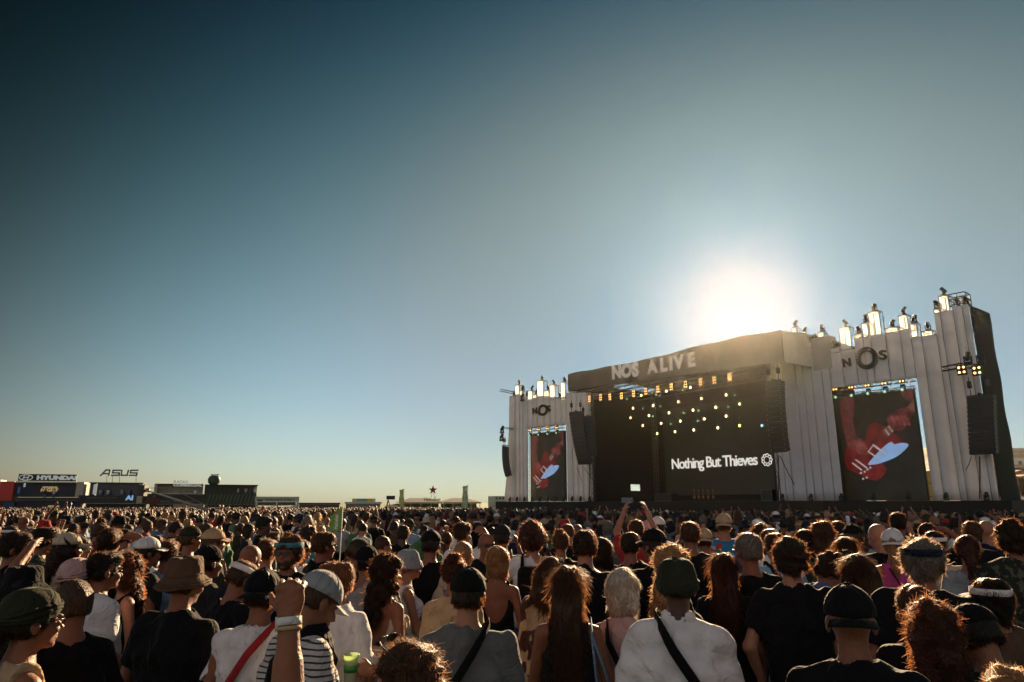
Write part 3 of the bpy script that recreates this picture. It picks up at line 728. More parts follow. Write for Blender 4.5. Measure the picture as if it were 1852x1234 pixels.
def person(x, y, yaw, H, label, sex='m', arms=('down', 'down'), head=(0, 0, 0), build=1.0, skin_='tan', hair=('short', 'dark brown'), top=('tee', 'black'), legs=('trousers', 'denim blue'),
           wear=(), beard=False, strap=None, group=None, vox=None, seed=0, lib=None, gz=None, sw=None, strands=None, arm_override=None, eyes=False, palm=None):
    d = math.hypot(x, y); vox = vox or min(max(.0021 * d, .0085), .026)
    sw = sw or min(max(.00032 * d, .0007), .004)
    z = ground_z(x, y) if gz is None else gz
    root = empty('person', (x, y, z), -R(yaw), label, 'person', group); root.scale = (H / 1.75,) * 3
    hat = any(w[0] not in ('glasses', 'headband', 'visor') for w in wear); band = any(w[0] in ('headband', 'visor') for w in wear)
    key = lib
    if key is not None and key in _LIB: P, parts = _LIB[key]
    else: P = Person(sex, arms, head, build, vox, seed, arm_override, palm); parts = {}
    if key is not None: _LIB[key] = (P, parts)
    def get(k, fn):
        if k not in parts: parts[k] = fn()
        return parts[k]
    link('body', get('body', P.body), root, SKIN[skin_])
    if top: link({'dress': 'dress', 'tank': 'tank_top', 'crop': 'crop_top', 'back': 'halter_top', 'tee': 't_shirt', 'long': 'sweater', 'hood': 'hoodie', 'shirt': 'shirt'}[top[0]], get(('top', top[0]), lambda: P.shirt(top[0])), root, CL[top[1]])
    if legs: link({'trousers': 'trousers', 'shorts': 'shorts', 'skirt': 'skirt'}[legs[0]], get(('legs', legs[0]), lambda: P.legs(legs[0])), root, CL[legs[1]])
    ns = strands if strands is not None else int(min(6500, max(500, 21000 / max(d, 1))))
    if hair: 
        hm = get(('hair', hair[0], hat), lambda: P.hair(hair[0], hat, ns, sw))
        if hm: link('hair', hm, root, [HAIR[hair[1]], STRAND[hair[1]]])
    if beard:
        bm = get('beard', P.beard)
        if bm: link('beard', bm, root, HAIR[hair[1] if hair else 'dark brown'])
    for w in wear:
        o = link(WEAR_NAME[w[0]], WEAR[w[0]], root, [CL[w[1]] if w[0] != 'glasses' else BLACK_PLASTIC]); o.matrix_local = P.frame()
        if w[0] in ('headband', 'visor') and hair: o.matrix_local = P.frame() @ Matrix.Scale({'short': 1.07, 'buzz': 1.03, 'bob': 1.05, 'curly': 1.17, 'afro': 1.4}.get(hair[0], 1.08), 4)
        if w[0] == 'glasses' and len(w) > 2: o.matrix_local = P.frame() @ Matrix.Translation((0, -.01, .075)) @ Matrix.Rotation(.5, 4, 'X')
    if eyes: link('eyes', EYES, root, EYEM).matrix_local = P.frame()
    link('shoes', SHOES, root, [CL['charcoal']])
    if strap:
        bag = empty('crossbody_bag', (x, y, z), -R(yaw), strap[2], 'bag'); bag.scale = root.scale
        pts = strap_points(P, strap[1]); rb = ribbon(pts, strap[3] if len(strap) > 3 else .038); rb.build('strap', [CL[strap[0]]], bag)
        sx = -1 if strap[1] else 1
        mb = MB(); q = Vector((pts[11].x * .9, .14, .98))
        mb.box(q.x - .09, q.x + .09, .12 * P.b + .03, .12 * P.b + .09, .93, 1.08); o = mb.build('pouch', [CL[strap[0]]], bag)
        bv = o.modifiers.new('bevel', 'BEVEL'); bv.width = .015; bv.segments = 3
    return root, P
EYEM = plain('eye_dark', (0.03, 0.02, 0.015), 0.15)
# ================================================================== SETTING
def ground_material():
    def fn(nt, N, L, b, m):
        setp(b, rough=0.9)
        tc = N.new('ShaderNodeTexCoord'); nz = N.new('ShaderNodeTexNoise'); nz.inputs['Scale'].default_value = 0.35; nz.inputs['Detail'].default_value = 6
        L.new(tc.outputs['Object'], nz.inputs['Vector'])
        cr = N.new('ShaderNodeValToRGB'); e = cr.color_ramp.elements
        e[0].position = .35; e[0].color = (0.05, 0.10, 0.03, 1); e[1].position = .6; e[1].color = (0.09, 0.16, 0.04, 1)
        L.new(nz.outputs['Fac'], cr.inputs[0]); L.new(cr.outputs[0], b.inputs['Base Color'])
        n2 = N.new('ShaderNodeTexNoise'); n2.inputs['Scale'].default_value = 60; n2.inputs['Detail'].default_value = 5; L.new(tc.outputs['Object'], n2.inputs['Vector'])
        bp = N.new('ShaderNodeBump'); bp.inputs['Strength'].default_value = 0.6; bp.inputs['Distance'].default_value = 0.03; L.new(n2.outputs['Fac'], bp.inputs['Height']); L.new(bp.outputs[0], b.inputs['Normal'])
    return node_mat('artificial_turf', fn)
def build_ground():
    xs = [-4000, -1500, -600, -300] + list(range(-200, 201, 10)) + [300, 600, 1500, 4000]
    ys = [-400, -200, -100] + list(range(-50, 221, 10)) + [300, 500, 1000, 2000, 5000]
    vs = []; 
    for y in ys:
        for x in xs: vs.append((x, y, ground_z(x, y) - (0.0 if math.hypot(x, y) < 260 else 0.6)))
    nx = len(xs); fs = [(j * nx + i, j * nx + i + 1, (j + 1) * nx + i + 1, (j + 1) * nx + i) for j in range(len(ys) - 1) for i in range(nx - 1)]
    o = MB().raw(vs, fs, 0, True).build('ground', [ground_material()]); tag(o, kind='structure')
build_ground()
# ------------------------------------------------------------------ stage frames
class Plane:
    """vertical plane through A with direction u (left to right); s runs along u, t towards the audience"""
    def __init__(s, A, B, back=0.0):
        A = Vector((A[0], A[1])); B = Vector((B[0], B[1])); s.u = (B - A).normalized(); s.n = Vector((s.u.y, -s.u.x)); 
        if s.n.dot(-A) < 0: s.n = -s.n
        s.A = A; s.L = (B - A).length
    def P(s, a, t, z): q = s.A + s.u * a + s.n * t; return Vector((q.x, q.y, z))
    def hit(s, px, py, t=0.0):                     # -> (a, z) on the plane t in front of the facade
        x, y, q = ray(px, py); o = s.A + s.n * t; k = o.dot(s.n) / (x * s.n.x + y * s.n.y)
        w = Vector((x * k, y * k)); return (w - o).dot(s.u), CAM_H + q * k
    def M(s, a=0, t=0, z=0):                        # local x = u, local y = -n (away from audience), z up
        m = Matrix.Identity(4); m.col[0][:3] = (s.u.x, s.u.y, 0); m.col[1][:3] = (-s.n.x, -s.n.y, 0); m.col[2][:3] = (0, 0, 1)
        m.translation = s.P(a, t, z); return m
ST = Plane((7.3, 96.0), (30.0, 64.0)); PL = Plane((2.4, 101.2), (7.3, 96.0)); PR = Plane((30.0, 64.0), (35.0, 58.1))
DECK = 2.2
def root_on(pl, name, a, t, z, label, cat, group=None):
    o = empty(name, label=label, cat=cat, group=group); o.matrix_world = pl.M(a, t, z); return o
STEEL = plain('steel', (0.12, 0.12, 0.12), 0.45, 0.6); DARK = plain('dark_fabric', (0.012, 0.012, 0.011), 0.85); BLK = plain('matte_black', (0.015, 0.015, 0.015), 0.6)
SCRIM = plain('mesh_scrim', (0.03, 0.03, 0.03), 0.8)
def panel_mat():
    def fn(nt, N, L, b, m):
        setp(b, rough=0.7); tc = noisy(nt, N, L, b, (0.70, 0.69, 0.70), 0.08, 0.7, 4, 0.35, 1.6)
        tr = N.new('ShaderNodeBsdfTranslucent'); tr.inputs[0].default_value = (0.62, 0.58, 0.55, 1)
        mx = N.new('ShaderNodeMixShader'); mx.inputs[0].default_value = PANEL_T
        L.new(b.outputs[0], mx.inputs[1]); L.new(tr.outputs[0], mx.inputs[2]); L.new(mx.outputs[0], N['Material Output'].inputs[0])
    return node_mat('white_stretch_fabric', fn)
PANEL_T = 0.19
PANEL = panel_mat()
def glow_sheet():
    def fn(nt, N, L, b, m):
        tr = N.new('ShaderNodeBsdfTranslucent'); tr.inputs[0].default_value = (0.95, 0.95, 0.93, 1)
        mx = N.new('ShaderNodeMixShader'); mx.inputs[0].default_value = 0.85; setp(b, base=(.8, .8, .8), rough=.6)
        L.new(b.outputs[0], mx.inputs[1]); L.new(tr.outputs[0], mx.inputs[2]); L.new(mx.outputs[0], N['Material Output'].inputs[0])
    return node_mat('thin_white_scrim', fn)
SHEET = glow_sheet(); FRAME = plain('panel_frame', (0.35, 0.33, 0.31), 0.5)
LAMP = emit('lamp_warm', (1.0, 0.45, 0.13), 1.8); LAMPW = emit('lamp_white', (1.0, 0.60, 0.22), 2.6); LAMPB = emit('lamp_blue', (0.3, 0.8, 1.0), .9); LAMPG = emit('lamp_green', (0.35, 0.8, 0.45), .4)
def moving_light(parent_M, s=1.0, label=None, group=None, lens=None, name='moving_head_light', cat='stage light', down=False):
    o = empty(name, label=label, cat=cat, group=group); o.matrix_world = parent_M
    f = -1 if down else 1
    b = MB(); b.box(-.2 * s, .2 * s, -.15 * s, .15 * s, 0, .16 * s * f if f > 0 else -.16 * s); b.build('base', [BLK], o)
    y = MB(); [y.box(x - .03 * s, x + .03 * s, -.06 * s, .06 * s, min(f * .16 * s, f * .55 * s), max(f * .16 * s, f * .55 * s)) for x in (-.2 * s, .2 * s)]; zq = f * .17 * s; y.box(-.17 * s, .17 * s, -.05 * s, .05 * s, min(zq, zq + f * .03 * s), max(zq, zq + f * .03 * s)); y.build('yoke', [BLK], o)
    h = MB(); Mh = Matrix.Translation((0, 0, f * .5 * s)) @ Matrix.Rotation(R(-35 if f > 0 else 100), 4, 'X')
    h.lathe([(0, -.28 * s), (.12 * s, -.26 * s), (.17 * s, -.1 * s), (.15 * s, .2 * s), (.17 * s, .3 * s), (0, .3 * s)], 10, (0, 0, 0), 0, True, M=Mh); h.build('lamp_head', [BLK], o)
    if lens:
        e = MB(); e.lathe([(0, .31 * s), (.14 * s, .305 * s), (.14 * s, .29 * s)], 10, (0, 0, 0), 0, True, M=Mh); e.build('lens', [lens], o)
    return o
def clone(o, M=None, label=None):
    c = o.copy(); COL.objects.link(c)
    if M is not None: c.matrix_world = M
    if label: c['label'] = label
    for ch in list(o.children):
        k = ch.copy(); COL.objects.link(k); k.parent = c
        for g in list(ch.children): q = g.copy(); COL.objects.link(q); q.parent = k
    return c
def truss_mb(mb, p, q, w=.3, n=None, r=.03, up=Vector((0, 0, 1))):
    p, q = Vector(p), Vector(q); d = (q - p); ln = d.length; d.normalize(); a = d.cross(up)
    if a.length < .1: a = Vector((1, 0, 0))
    a.normalize(); b = a.cross(d); n = n or max(2, int(ln / w / 1.4)); cs = [(a * sx + b * sy) * w / 2 for sx, sy in ((-1, -1), (1, -1), (1, 1), (-1, 1))]
    for c in cs: mb.tube([p + c, q + c], r, 5)
    for i in range(n):
        for k in range(4):
            u_, v_ = cs[k], cs[(k + 1) % 4]; t0, t1 = i / n, (i + 1) / n
            if i % 2: u_, v_ = v_, u_
            mb.tube([p + d * ln * t0 + u_, p + d * ln * t1 + v_], r * .6, 4)
    return mb
# ---- letters: strokes as bevelled polygons (bold geometric capitals)
def text_obj(txt, name, parent, mat, size, M, depth=.1, bold=.0, spacing=1.0, align='LEFT', shear=0, sx=1, width=None):
    cu = bpy.data.curves.new(name, 'FONT'); cu.body = txt; cu.size = size; cu.extrude = depth / 2; cu.offset = bold; cu.space_character = spacing; cu.align_x = align; cu.shear = shear; cu.resolution_u = 3
    t = bpy.data.objects.new('tmp', cu); COL.objects.link(t); dg = bpy.context.evaluated_depsgraph_get(); dg.update()
    me = bpy.data.meshes.new_from_object(t.evaluated_get(dg)); bpy.data.objects.remove(t); bpy.data.curves.remove(cu)
    me.materials.clear(); me.name = name
    co = np.zeros(len(me.vertices) * 3, np.float32); me.vertices.foreach_get('co', co); co = co.reshape(-1, 3)
    if width: co[:, 0] = (co[:, 0] - co[:, 0].min()) * width / (co[:, 0].max() - co[:, 0].min()); me.vertices.foreach_set('co', co.ravel()); me.update()
    o = link(name, me, parent, [mat]); o.matrix_local = M @ Matrix.Rotation(R(90), 4, 'X') @ Matrix.Diagonal((sx, 1, 1, 1)); return o
def letters(txt, parent, mat, size, M, step, **k):
    """every letter an object of its own, named letter"""
    x = 0; out = []
    for ch, adv in zip(txt, step if isinstance(step, (list, tuple)) else [step] * len(txt)):
        if ch != ' ': out.append(text_obj(ch, 'letter', parent, mat, size, M @ Matrix.Translation((x, 0, 0)), **k))
        x += adv
    return out
WHITE_PRINT = plain('white_print', (0.85, 0.85, 0.82), 0.6); SIGNDARK = plain('sign_dark', (0.02, 0.02, 0.018), 0.5)
def facade_part(pl, parent, Minv, pts_sz, t0, t1, name, mats, bulge=0.0):
    """a prism from (s,z) outline on plane pl between depths t0 (front) and t1"""
    mb = MB(); n = len(pts_sz)
    vs = [pl.P(a, t0, z) for a, z in pts_sz] + [pl.P(a, t1, z) for a, z in pts_sz]
    vs = [Minv @ v for v in vs]
    mb.raw(vs, [tuple(range(n)), tuple(range(2 * n - 1, n - 1, -1))] + [(i, i + n, (i + 1) % n + n, (i + 1) % n) for i in range(n)], 0)
    return mb.build(name, mats, parent)
def fabric_panel(pl, parent, Minv, a0, a1, z0, z1, seed, flare0=0.0, flare1=0.0, name='panel'):
    """a tall stretched cloth panel with real thickness and shallow vertical folds"""
    rs = random.Random(seed); nx, nz = 7, 14; vs = []; ph = rs.uniform(0, 6); am = rs.uniform(.012, .04)
    for side in (0, 1):
        for j in range(nz + 1):
            f = j / nz; z = z0 + (z1 - z0) * f; e = (1 - f) ** 2.2
            L0 = a0 - flare0 * e; L1 = a1 + flare1 * e
            for i in range(nx + 1):
                g = i / nx; a = L0 + (L1 - L0) * g
                t = am * math.sin(g * 7 + ph + 1.2 * math.sin(f * 5 + ph)) * math.sin(math.pi * g) + .02 * math.sin(f * 23 + ph)
                vs.append(Minv @ pl.P(a, t - (.08 if side else 0), z))
    W = nx + 1; H = (nz + 1) * W; fs = []
    for j in range(nz):
        for i in range(nx):
            q = (j * W + i, j * W + i + 1, (j + 1) * W + i + 1, (j + 1) * W + i); fs += [q[::-1], tuple(H + k for k in q)]
    for j in range(nz): fs += [(j * W, (j + 1) * W, (j + 1) * W + H, j * W + H)[::-1], (j * W + nx, (j + 1) * W + nx, (j + 1) * W + nx + H, j * W + nx + H)]
    for i in range(nx): fs += [(i, i + 1, i + 1 + H, i + H), (nz * W + i, nz * W + i + 1, nz * W + i + 1 + H, nz * W + i + H)[::-1]]
    return MB().raw(vs, fs, 0, True).build(name, [PANEL], parent)
def pinnacle(pl, parent, Minv, a0, a1, z0, z1, deep=.9, cross=True):
    """open lantern box of four posts, top ring and thin sheets"""
    mb = MB(); fr = .07
    def bx(a, b, t, s_, z, y): 
        vs = [Minv @ pl.P(p, q, r) for p in (a, b) for q in (t, s_) for r in (z, y)]
        mb.raw(vs, [(0, 1, 3, 2), (4, 6, 7, 5), (0, 4, 5, 1), (2, 3, 7, 6), (0, 2, 6, 4), (1, 5, 7, 3)], 0)
    for a in (a0, a1 - fr):
        for t in (-deep, -fr): bx(a, a + fr, t, t + fr, z0, z1)
    for z in (z0, z1 - fr):
        for t in (-deep, -fr): bx(a0 + fr, a1 - fr, t, t + fr, z, z + fr)
        for a in (a0, a1 - fr): bx(a, a + fr, -deep + fr, -fr, z, z + fr)
    if cross: bx(a0 + fr, a1 - fr, -deep, -deep + .03, z0 + (z1 - z0) * .62, z0 + (z1 - z0) * .62 + .04); bx((a0 + a1) / 2, (a0 + a1) / 2 + .04, -deep, -deep + .03, z0 + (z1 - z0) * .62, z1 - fr)
    f = mb.build('pinnacle', [FRAME], parent)
    sh = MB(); 
    vs = [Minv @ pl.P(p, q, r) for p in (a0 + fr, a1 - fr) for q in (-.045, -.035) for r in (z0 + fr, z1 - fr)]
    sh.raw(vs, [(0, 1, 3, 2), (4, 6, 7, 5), (0, 4, 5, 1), (2, 3, 7, 6), (0, 2, 6, 4), (1, 5, 7, 3)], 0)
    s_ = sh.build('sheet', [SHEET], f)
    return f
def edges(pl, xs, y): return [pl.hit(x, y)[0] for x in xs]
# ------------------------------------------------------------------ right portal
def z_of(pl, x, y, t=0): return pl.hit(x, y, t)[1]
zx = lambda x: 1420 + x / 4.287
zy = lambda y: 510 + y / 4.287
portalR = root_on(PR, 'stage_portal', 0, 0, DECK, 'tall white panelled portal right of the stage with an open black cage on top', 'portal', 'white panelled portals either side of the stage')
MI = portalR.matrix_world.inverted()
_pins = [(-150, -95, 575, 575, 0), (-90, -45, 560, 560, 0), (-38, 45, 545, 545, 0), (55, 97, 350, 470, 60), (117, 176, 405, 515, 120), (180, 262, 460, 510, 195), (262, 316, 385, 520, 275), (330, 430, 510, 555, 345), (430, 522, 345, 530, 455), (530, 598, 400, 440, 555),
         (600, 655, 312, 430, 625), (655, 752, 222, 415, 695), (772, 880, 350, 395, 790), (884, 962, 252, 375, 905), (975, 1035, 316, 430, 985), (1055, 1150, 375, 425, 1075), (1150, 1192, 205, 245, 1160), (1198, 1282, 100, 232, 1212), (1295, 1360, 190, 190, 1310), (1368, 1430, 175, 175, 1400)]
def portal(pl, root, MI, pins, X, Y, op, base, xr, opz, fl=(0, 0), lite=None):
    fix = None
    A = [pl.hit(X(p[0]), Y(p[3]))[0] for p in pins] + [pl.hit(xr[0], xr[1])[0]]
    a_o0, a_o1 = op
    for i, p in enumerate(pins):
        a0, a1 = A[i] + .03, A[i + 1] - .03; zt = pl.hit(X((p[0] + p[1]) / 2), Y(p[3]))[1]
        mid = (a0 + a1) / 2; zb = base
        if a_o0 - .2 < mid < a_o1 + .2: zb = opz; 
        lo_, hi_ = (a0, a1)
        if zb == opz: fabric_panel(pl, root, MI, a0, a1, zb, zt, i * 7 + 1)
        else: fabric_panel(pl, root, MI, a0, min(a1, a_o0) if mid < a_o0 else a1, zb, zt, i * 7 + 1, fl[0] if i == 0 else 0, fl[1] if i == len(pins) - 1 else 0)
        if p[2] < p[3]:
            zt2 = pl.hit(X((p[0] + p[1]) / 2), Y(p[2]))[1]; aw = pl.hit(X(p[1]), Y(p[3]))[0]
            pinnacle(pl, root, MI, a0, max(min(aw, a1), a0 + .5), zt + .01, zt2, cross=zt2 - zt > 1.2)
            ztop = zt2
        else: ztop = zt; aw = a1
        M = pl.M((a0 + min(aw, a1)) / 2, -.45, ztop + .01) @ Matrix.Rotation(R(180 + i * 37), 4, 'Z')
        lb = FIXL[0] + ', ' + ORD[i] + ' from the left'
        if fix is None: fix = moving_light(M, 1.0 if lite is None else lite, lb, FIXL[1])
        else: clone(fix, M, lb)
    for i in range(1, len(pins)):                 # dark batten behind every seam
        zt = min(pl.hit(X(q[0]), Y(q[3]))[1] for q in pins[i - 1:i + 1]) - .05; zb = opz if a_o0 - .1 < A[i] < a_o1 + .1 else base
        vs = [MI @ pl.P(p_, q_, r_) for p_ in (A[i] - .12, A[i] + .12) for q_ in (-.34, -.24) for r_ in (zb, zt)]
        MB().raw(vs, [(0, 1, 3, 2), (4, 6, 7, 5), (0, 4, 5, 1), (2, 3, 7, 6), (0, 2, 6, 4), (1, 5, 7, 3)], 0).build('batten', [BLK], root)
    return A
FIXL = ('black moving-head light on top of the right portal', 'moving-head lights along the top of the right portal')
aO0 = PR.hit(1503, 700)[0]; aO1 = PR.hit(1661, 684)[0]; zO = PR.hit(1580, 693)[1]
# split panels exactly at the opening edges
AR = portal(PR, portalR, MI, _pins, zx, zy, (aO0, aO1), DECK, (1752, 556), zO, (0, max(0, PR.hit(1807, 900)[0] - PR.hit(1752, 556)[0])))
def backing(pl, root, MI, a0, a1, o0, o1, zt, zo, base, pt):
    """steel frame standing behind the cloth"""
    mb = MB()
    for a, b, z0, z1 in ((a0 + .1, a1 - .1, zo + .1, zo + .35), (a0 + .1, a1 - .1, zt - .6, zt - .35)):
        vs = [MI @ pl.P(p, q, r) for p in (a, b) for q in (-.5, -.2) for r in (z0, z1)]; mb.raw(vs, [(0, 1, 3, 2), (4, 6, 7, 5), (0, 4, 5, 1), (2, 3, 7, 6), (0, 2, 6, 4), (1, 5, 7, 3)], 0)
    for a in pt: truss_mb(mb, MI @ pl.P(a, -.6, base), MI @ pl.P(a, -.6, zt - .3), .4)
    return mb.build('support_frame', [STEEL], root)
backing(PR, portalR, MI, AR[3], AR[-1], aO0, aO1, PR.hit(1480, 632)[1], zO, DECK, (AR[3] + .6, aO0 - .6, aO1 + .7, AR[-1] - .6))
# black wrapped flank: bulging drape going back from the right edge
def flank():
    mb = MB(); nz = 16; aR = AR[-1] + .05; zT = PR.hit(1750, 553)[1]; rows = []
    px_ = [(555, 1756), (600, 1769), (650, 1781), (700, 1787), (760, 1797), (800, 1805), (850, 1811), (905, 1818)]
    for j in range(nz + 1):
        f = j / nz; z = zT + (DECK - zT) * f; y = 555 + (905 - 555) * f
        xx = np.interp(y, [p[0] for p in px_], [p[1] for p in px_]); a_out = max(aR + .3, PR.hit(float(xx), y, -4.2)[0])
        row = []
        for g in np.linspace(0, 1, 9):
            a = aR + (a_out - aR) * math.sin(g * math.pi / 2) ; t = -.02 - 4.2 * g + .08 * math.sin(j * 1.1 + g * 5); row.append(MI @ PR.P(max(a, aR) + .03 * math.sin(j * 1.3) * g, t, z))
        row.append(MI @ PR.P(aR, -4.4, z)); rows.append(row)
    n = len(rows[0]); vs = [v for r_ in rows for v in r_]; fs = [(j * n + i, j * n + (i + 1) % n, (j + 1) * n + (i + 1) % n, (j + 1) * n + i) for j in range(nz) for i in range(n)]
    fs += [tuple(range(n)), tuple(nz * n + i for i in range(n))[::-1]]
    mb.raw(vs, fs, 0, True).build('side_drape', [DARK], portalR)
flank()
def cage():
    mb = MB(); a0 = PR.hit(1716, 551)[0]; a1 = PR.hit(1747, 548)[0]; z0 = PR.hit(1730, 550)[1]; z1 = PR.hit(1730, 530)[1]
    for a in (a0, (a0 + a1) / 2, a1):
        for t in (-.1, -1.4): mb.tube([MI @ PR.P(a, t, z0 - .1), MI @ PR.P(a, t, z1)], .05, 5)
    for z in (z0 + .0, (z0 + z1) / 2, z1):
        for t in (-.1, -1.4): mb.tube([MI @ PR.P(a0, t, z), MI @ PR.P(a1, t, z)], .05, 5)
        for a in (a0, a1): mb.tube([MI @ PR.P(a, -.1, z), MI @ PR.P(a, -1.4, z)], .05, 5)
    mb.build('scaffold_cage', [BLK], portalR)
cage()
# NOS sign: N, spiked O, S
def ring_o(pl, root, MI, cx, cy, rpx, spikes):
    a, z = pl.hit(cx, cy, .25); a2, _ = pl.hit(cx + rpx, cy, .25); _, z2 = pl.hit(cx, cy - rpx, .25); ra, rz = abs(a2 - a), abs(z2 - z)
    mb = MB(); n = 36; vs = []
    for t in (.12, .34):
        for k in range(n): an = 2 * math.pi * k / n; vs.append(MI @ pl.P(a + ra * .78 * math.cos(an), t, z + rz * .78 * math.sin(an)))
        for k in range(n): an = 2 * math.pi * k / n; vs.append(MI @ pl.P(a + ra * .64 * math.cos(an), t, z + rz * .64 * math.sin(an)))
    fs = []
    for k in range(n):
        q = (k + 1) % n; fs += [(k, q, q + n, k + n), (k + 2 * n, k + 3 * n, q + 3 * n, q + 2 * n), (k, k + 2 * n, q + 2 * n, q), (k + n, q + n, q + 3 * n, k + 3 * n)]
    mb.raw(vs, fs, 0)
    for k in range(spikes):
        an = 2 * math.pi * k / spikes; dw = math.pi / spikes * .5; p = []
        for t in (.12, .34):
            for rr, w in ((.78, -1), (.78, 1), (1.08, .8), (1.08, -.8)): p.append(MI @ pl.P(a + ra * rr * math.cos(an + w * dw), t, z + rz * rr * math.sin(an + w * dw)))
        mb.raw(p, [(0, 1, 2, 3), (7, 6, 5, 4), (0, 4, 5, 1), (1, 5, 6, 2), (2, 6, 7, 3), (3, 7, 4, 0)], 0)
    return mb.build('letter', [SIGNMET], root)
SIGNMET = plain('sign_metal', (0.045, 0.042, 0.035), 0.5, 0.3)
def nos_sign(pl, root, MI, nx, ny0, ny1, ox, oy, orr, sx_, sy0, sy1, spikes=36, sw_=1.0):
    for ch, x0, y0, y1 in (('N', nx, ny0, ny1), ('S', sx_, sy0, sy1)):
        a, z = pl.hit(x0, y1, .2); _, zt = pl.hit(x0, y0, .2)
        text_obj(ch, 'letter', root, SIGNMET, (zt - z) * 1.38, MI @ pl.M(a, .2, z), .22, bold=(zt - z) * .035, width=(zt - z) * (.95 if ch == 'N' else .78) * sw_)
    ring_o(pl, root, MI, ox, oy, orr, spikes)
signR = root_on(PR, 'letter_sign', PR.hit(1567, 648)[0], 0.15, PR.hit(1567, 648)[1], 'dark NOS letters with a spiked ring O on the right portal', 'sign', 'dark NOS signs on the portals')
nos_sign(PR, signR, signR.matrix_world.inverted(), 1525, 649, 664, 1567.6, 648, 19, 1591, 634, 651)
# ------------------------------------------------------------------ left portal
lx = lambda x: 890 + x / 4.938
ly = lambda y: 670 + y / 4.938
portalL = root_on(PL, 'stage_portal', 0, 0, DECK, 'smaller looking white panelled portal at the far left end of the stage', 'portal', 'white panelled portals either side of the stage')
MIL = portalL.matrix_world.inverted()
FIXL = ('black moving-head light on top of the left portal', 'moving-head lights along the top of the left portal')
_pinsL = [(152, 200, 228, 228, 0), (204, 240, 130, 218, 0), (243, 270, 180, 222, 0), (272, 312, 232, 232, 0), (318, 358, 180, 262, 0), (361, 396, 215, 250, 0), (400, 458, 92, 236, 0), (462, 506, 180, 236, 0), (511, 560, 130, 244, 0), (562, 610, 242, 272, 0), (613, 652, 105, 268, 0),
          (656, 705, 190, 205, 0), (708, 745, 185, 190, 0), (748, 790, 180, 185, 0), (793, 835, 195, 200, 0), (838, 872, 200, 215, 0), (874, 895, 300, 300, 0)]
aL0 = PL.hit(954, 777)[0]; aL1 = PL.hit(1022.5, 770)[0]; zL = PL.hit(988, 772)[1]
AL = portal(PL, portalL, MIL, _pinsL, lx, ly, (aL0, aL1), DECK, (1073, 730), zL, (1.1, .2))
backing(PL, portalL, MIL, AL[0], AL[-1], aL0, aL1, PL.hit(960, 722)[1], zL, DECK, (AL[0] + .6, aL0 - .6, aL1 + .7, AL[-1] - .8))
signL = root_on(PL, 'letter_sign', PL.hit(982, 742)[0], 0.15, PL.hit(982, 742)[1], 'dark NOS letters with a ring O on the left portal', 'sign', 'dark NOS signs on the portals')
nos_sign(PL, signL, signL.matrix_world.inverted(), 963.5, 738, 749, 981.5, 742, 9.5, 989.5, 734, 744.5, 24)
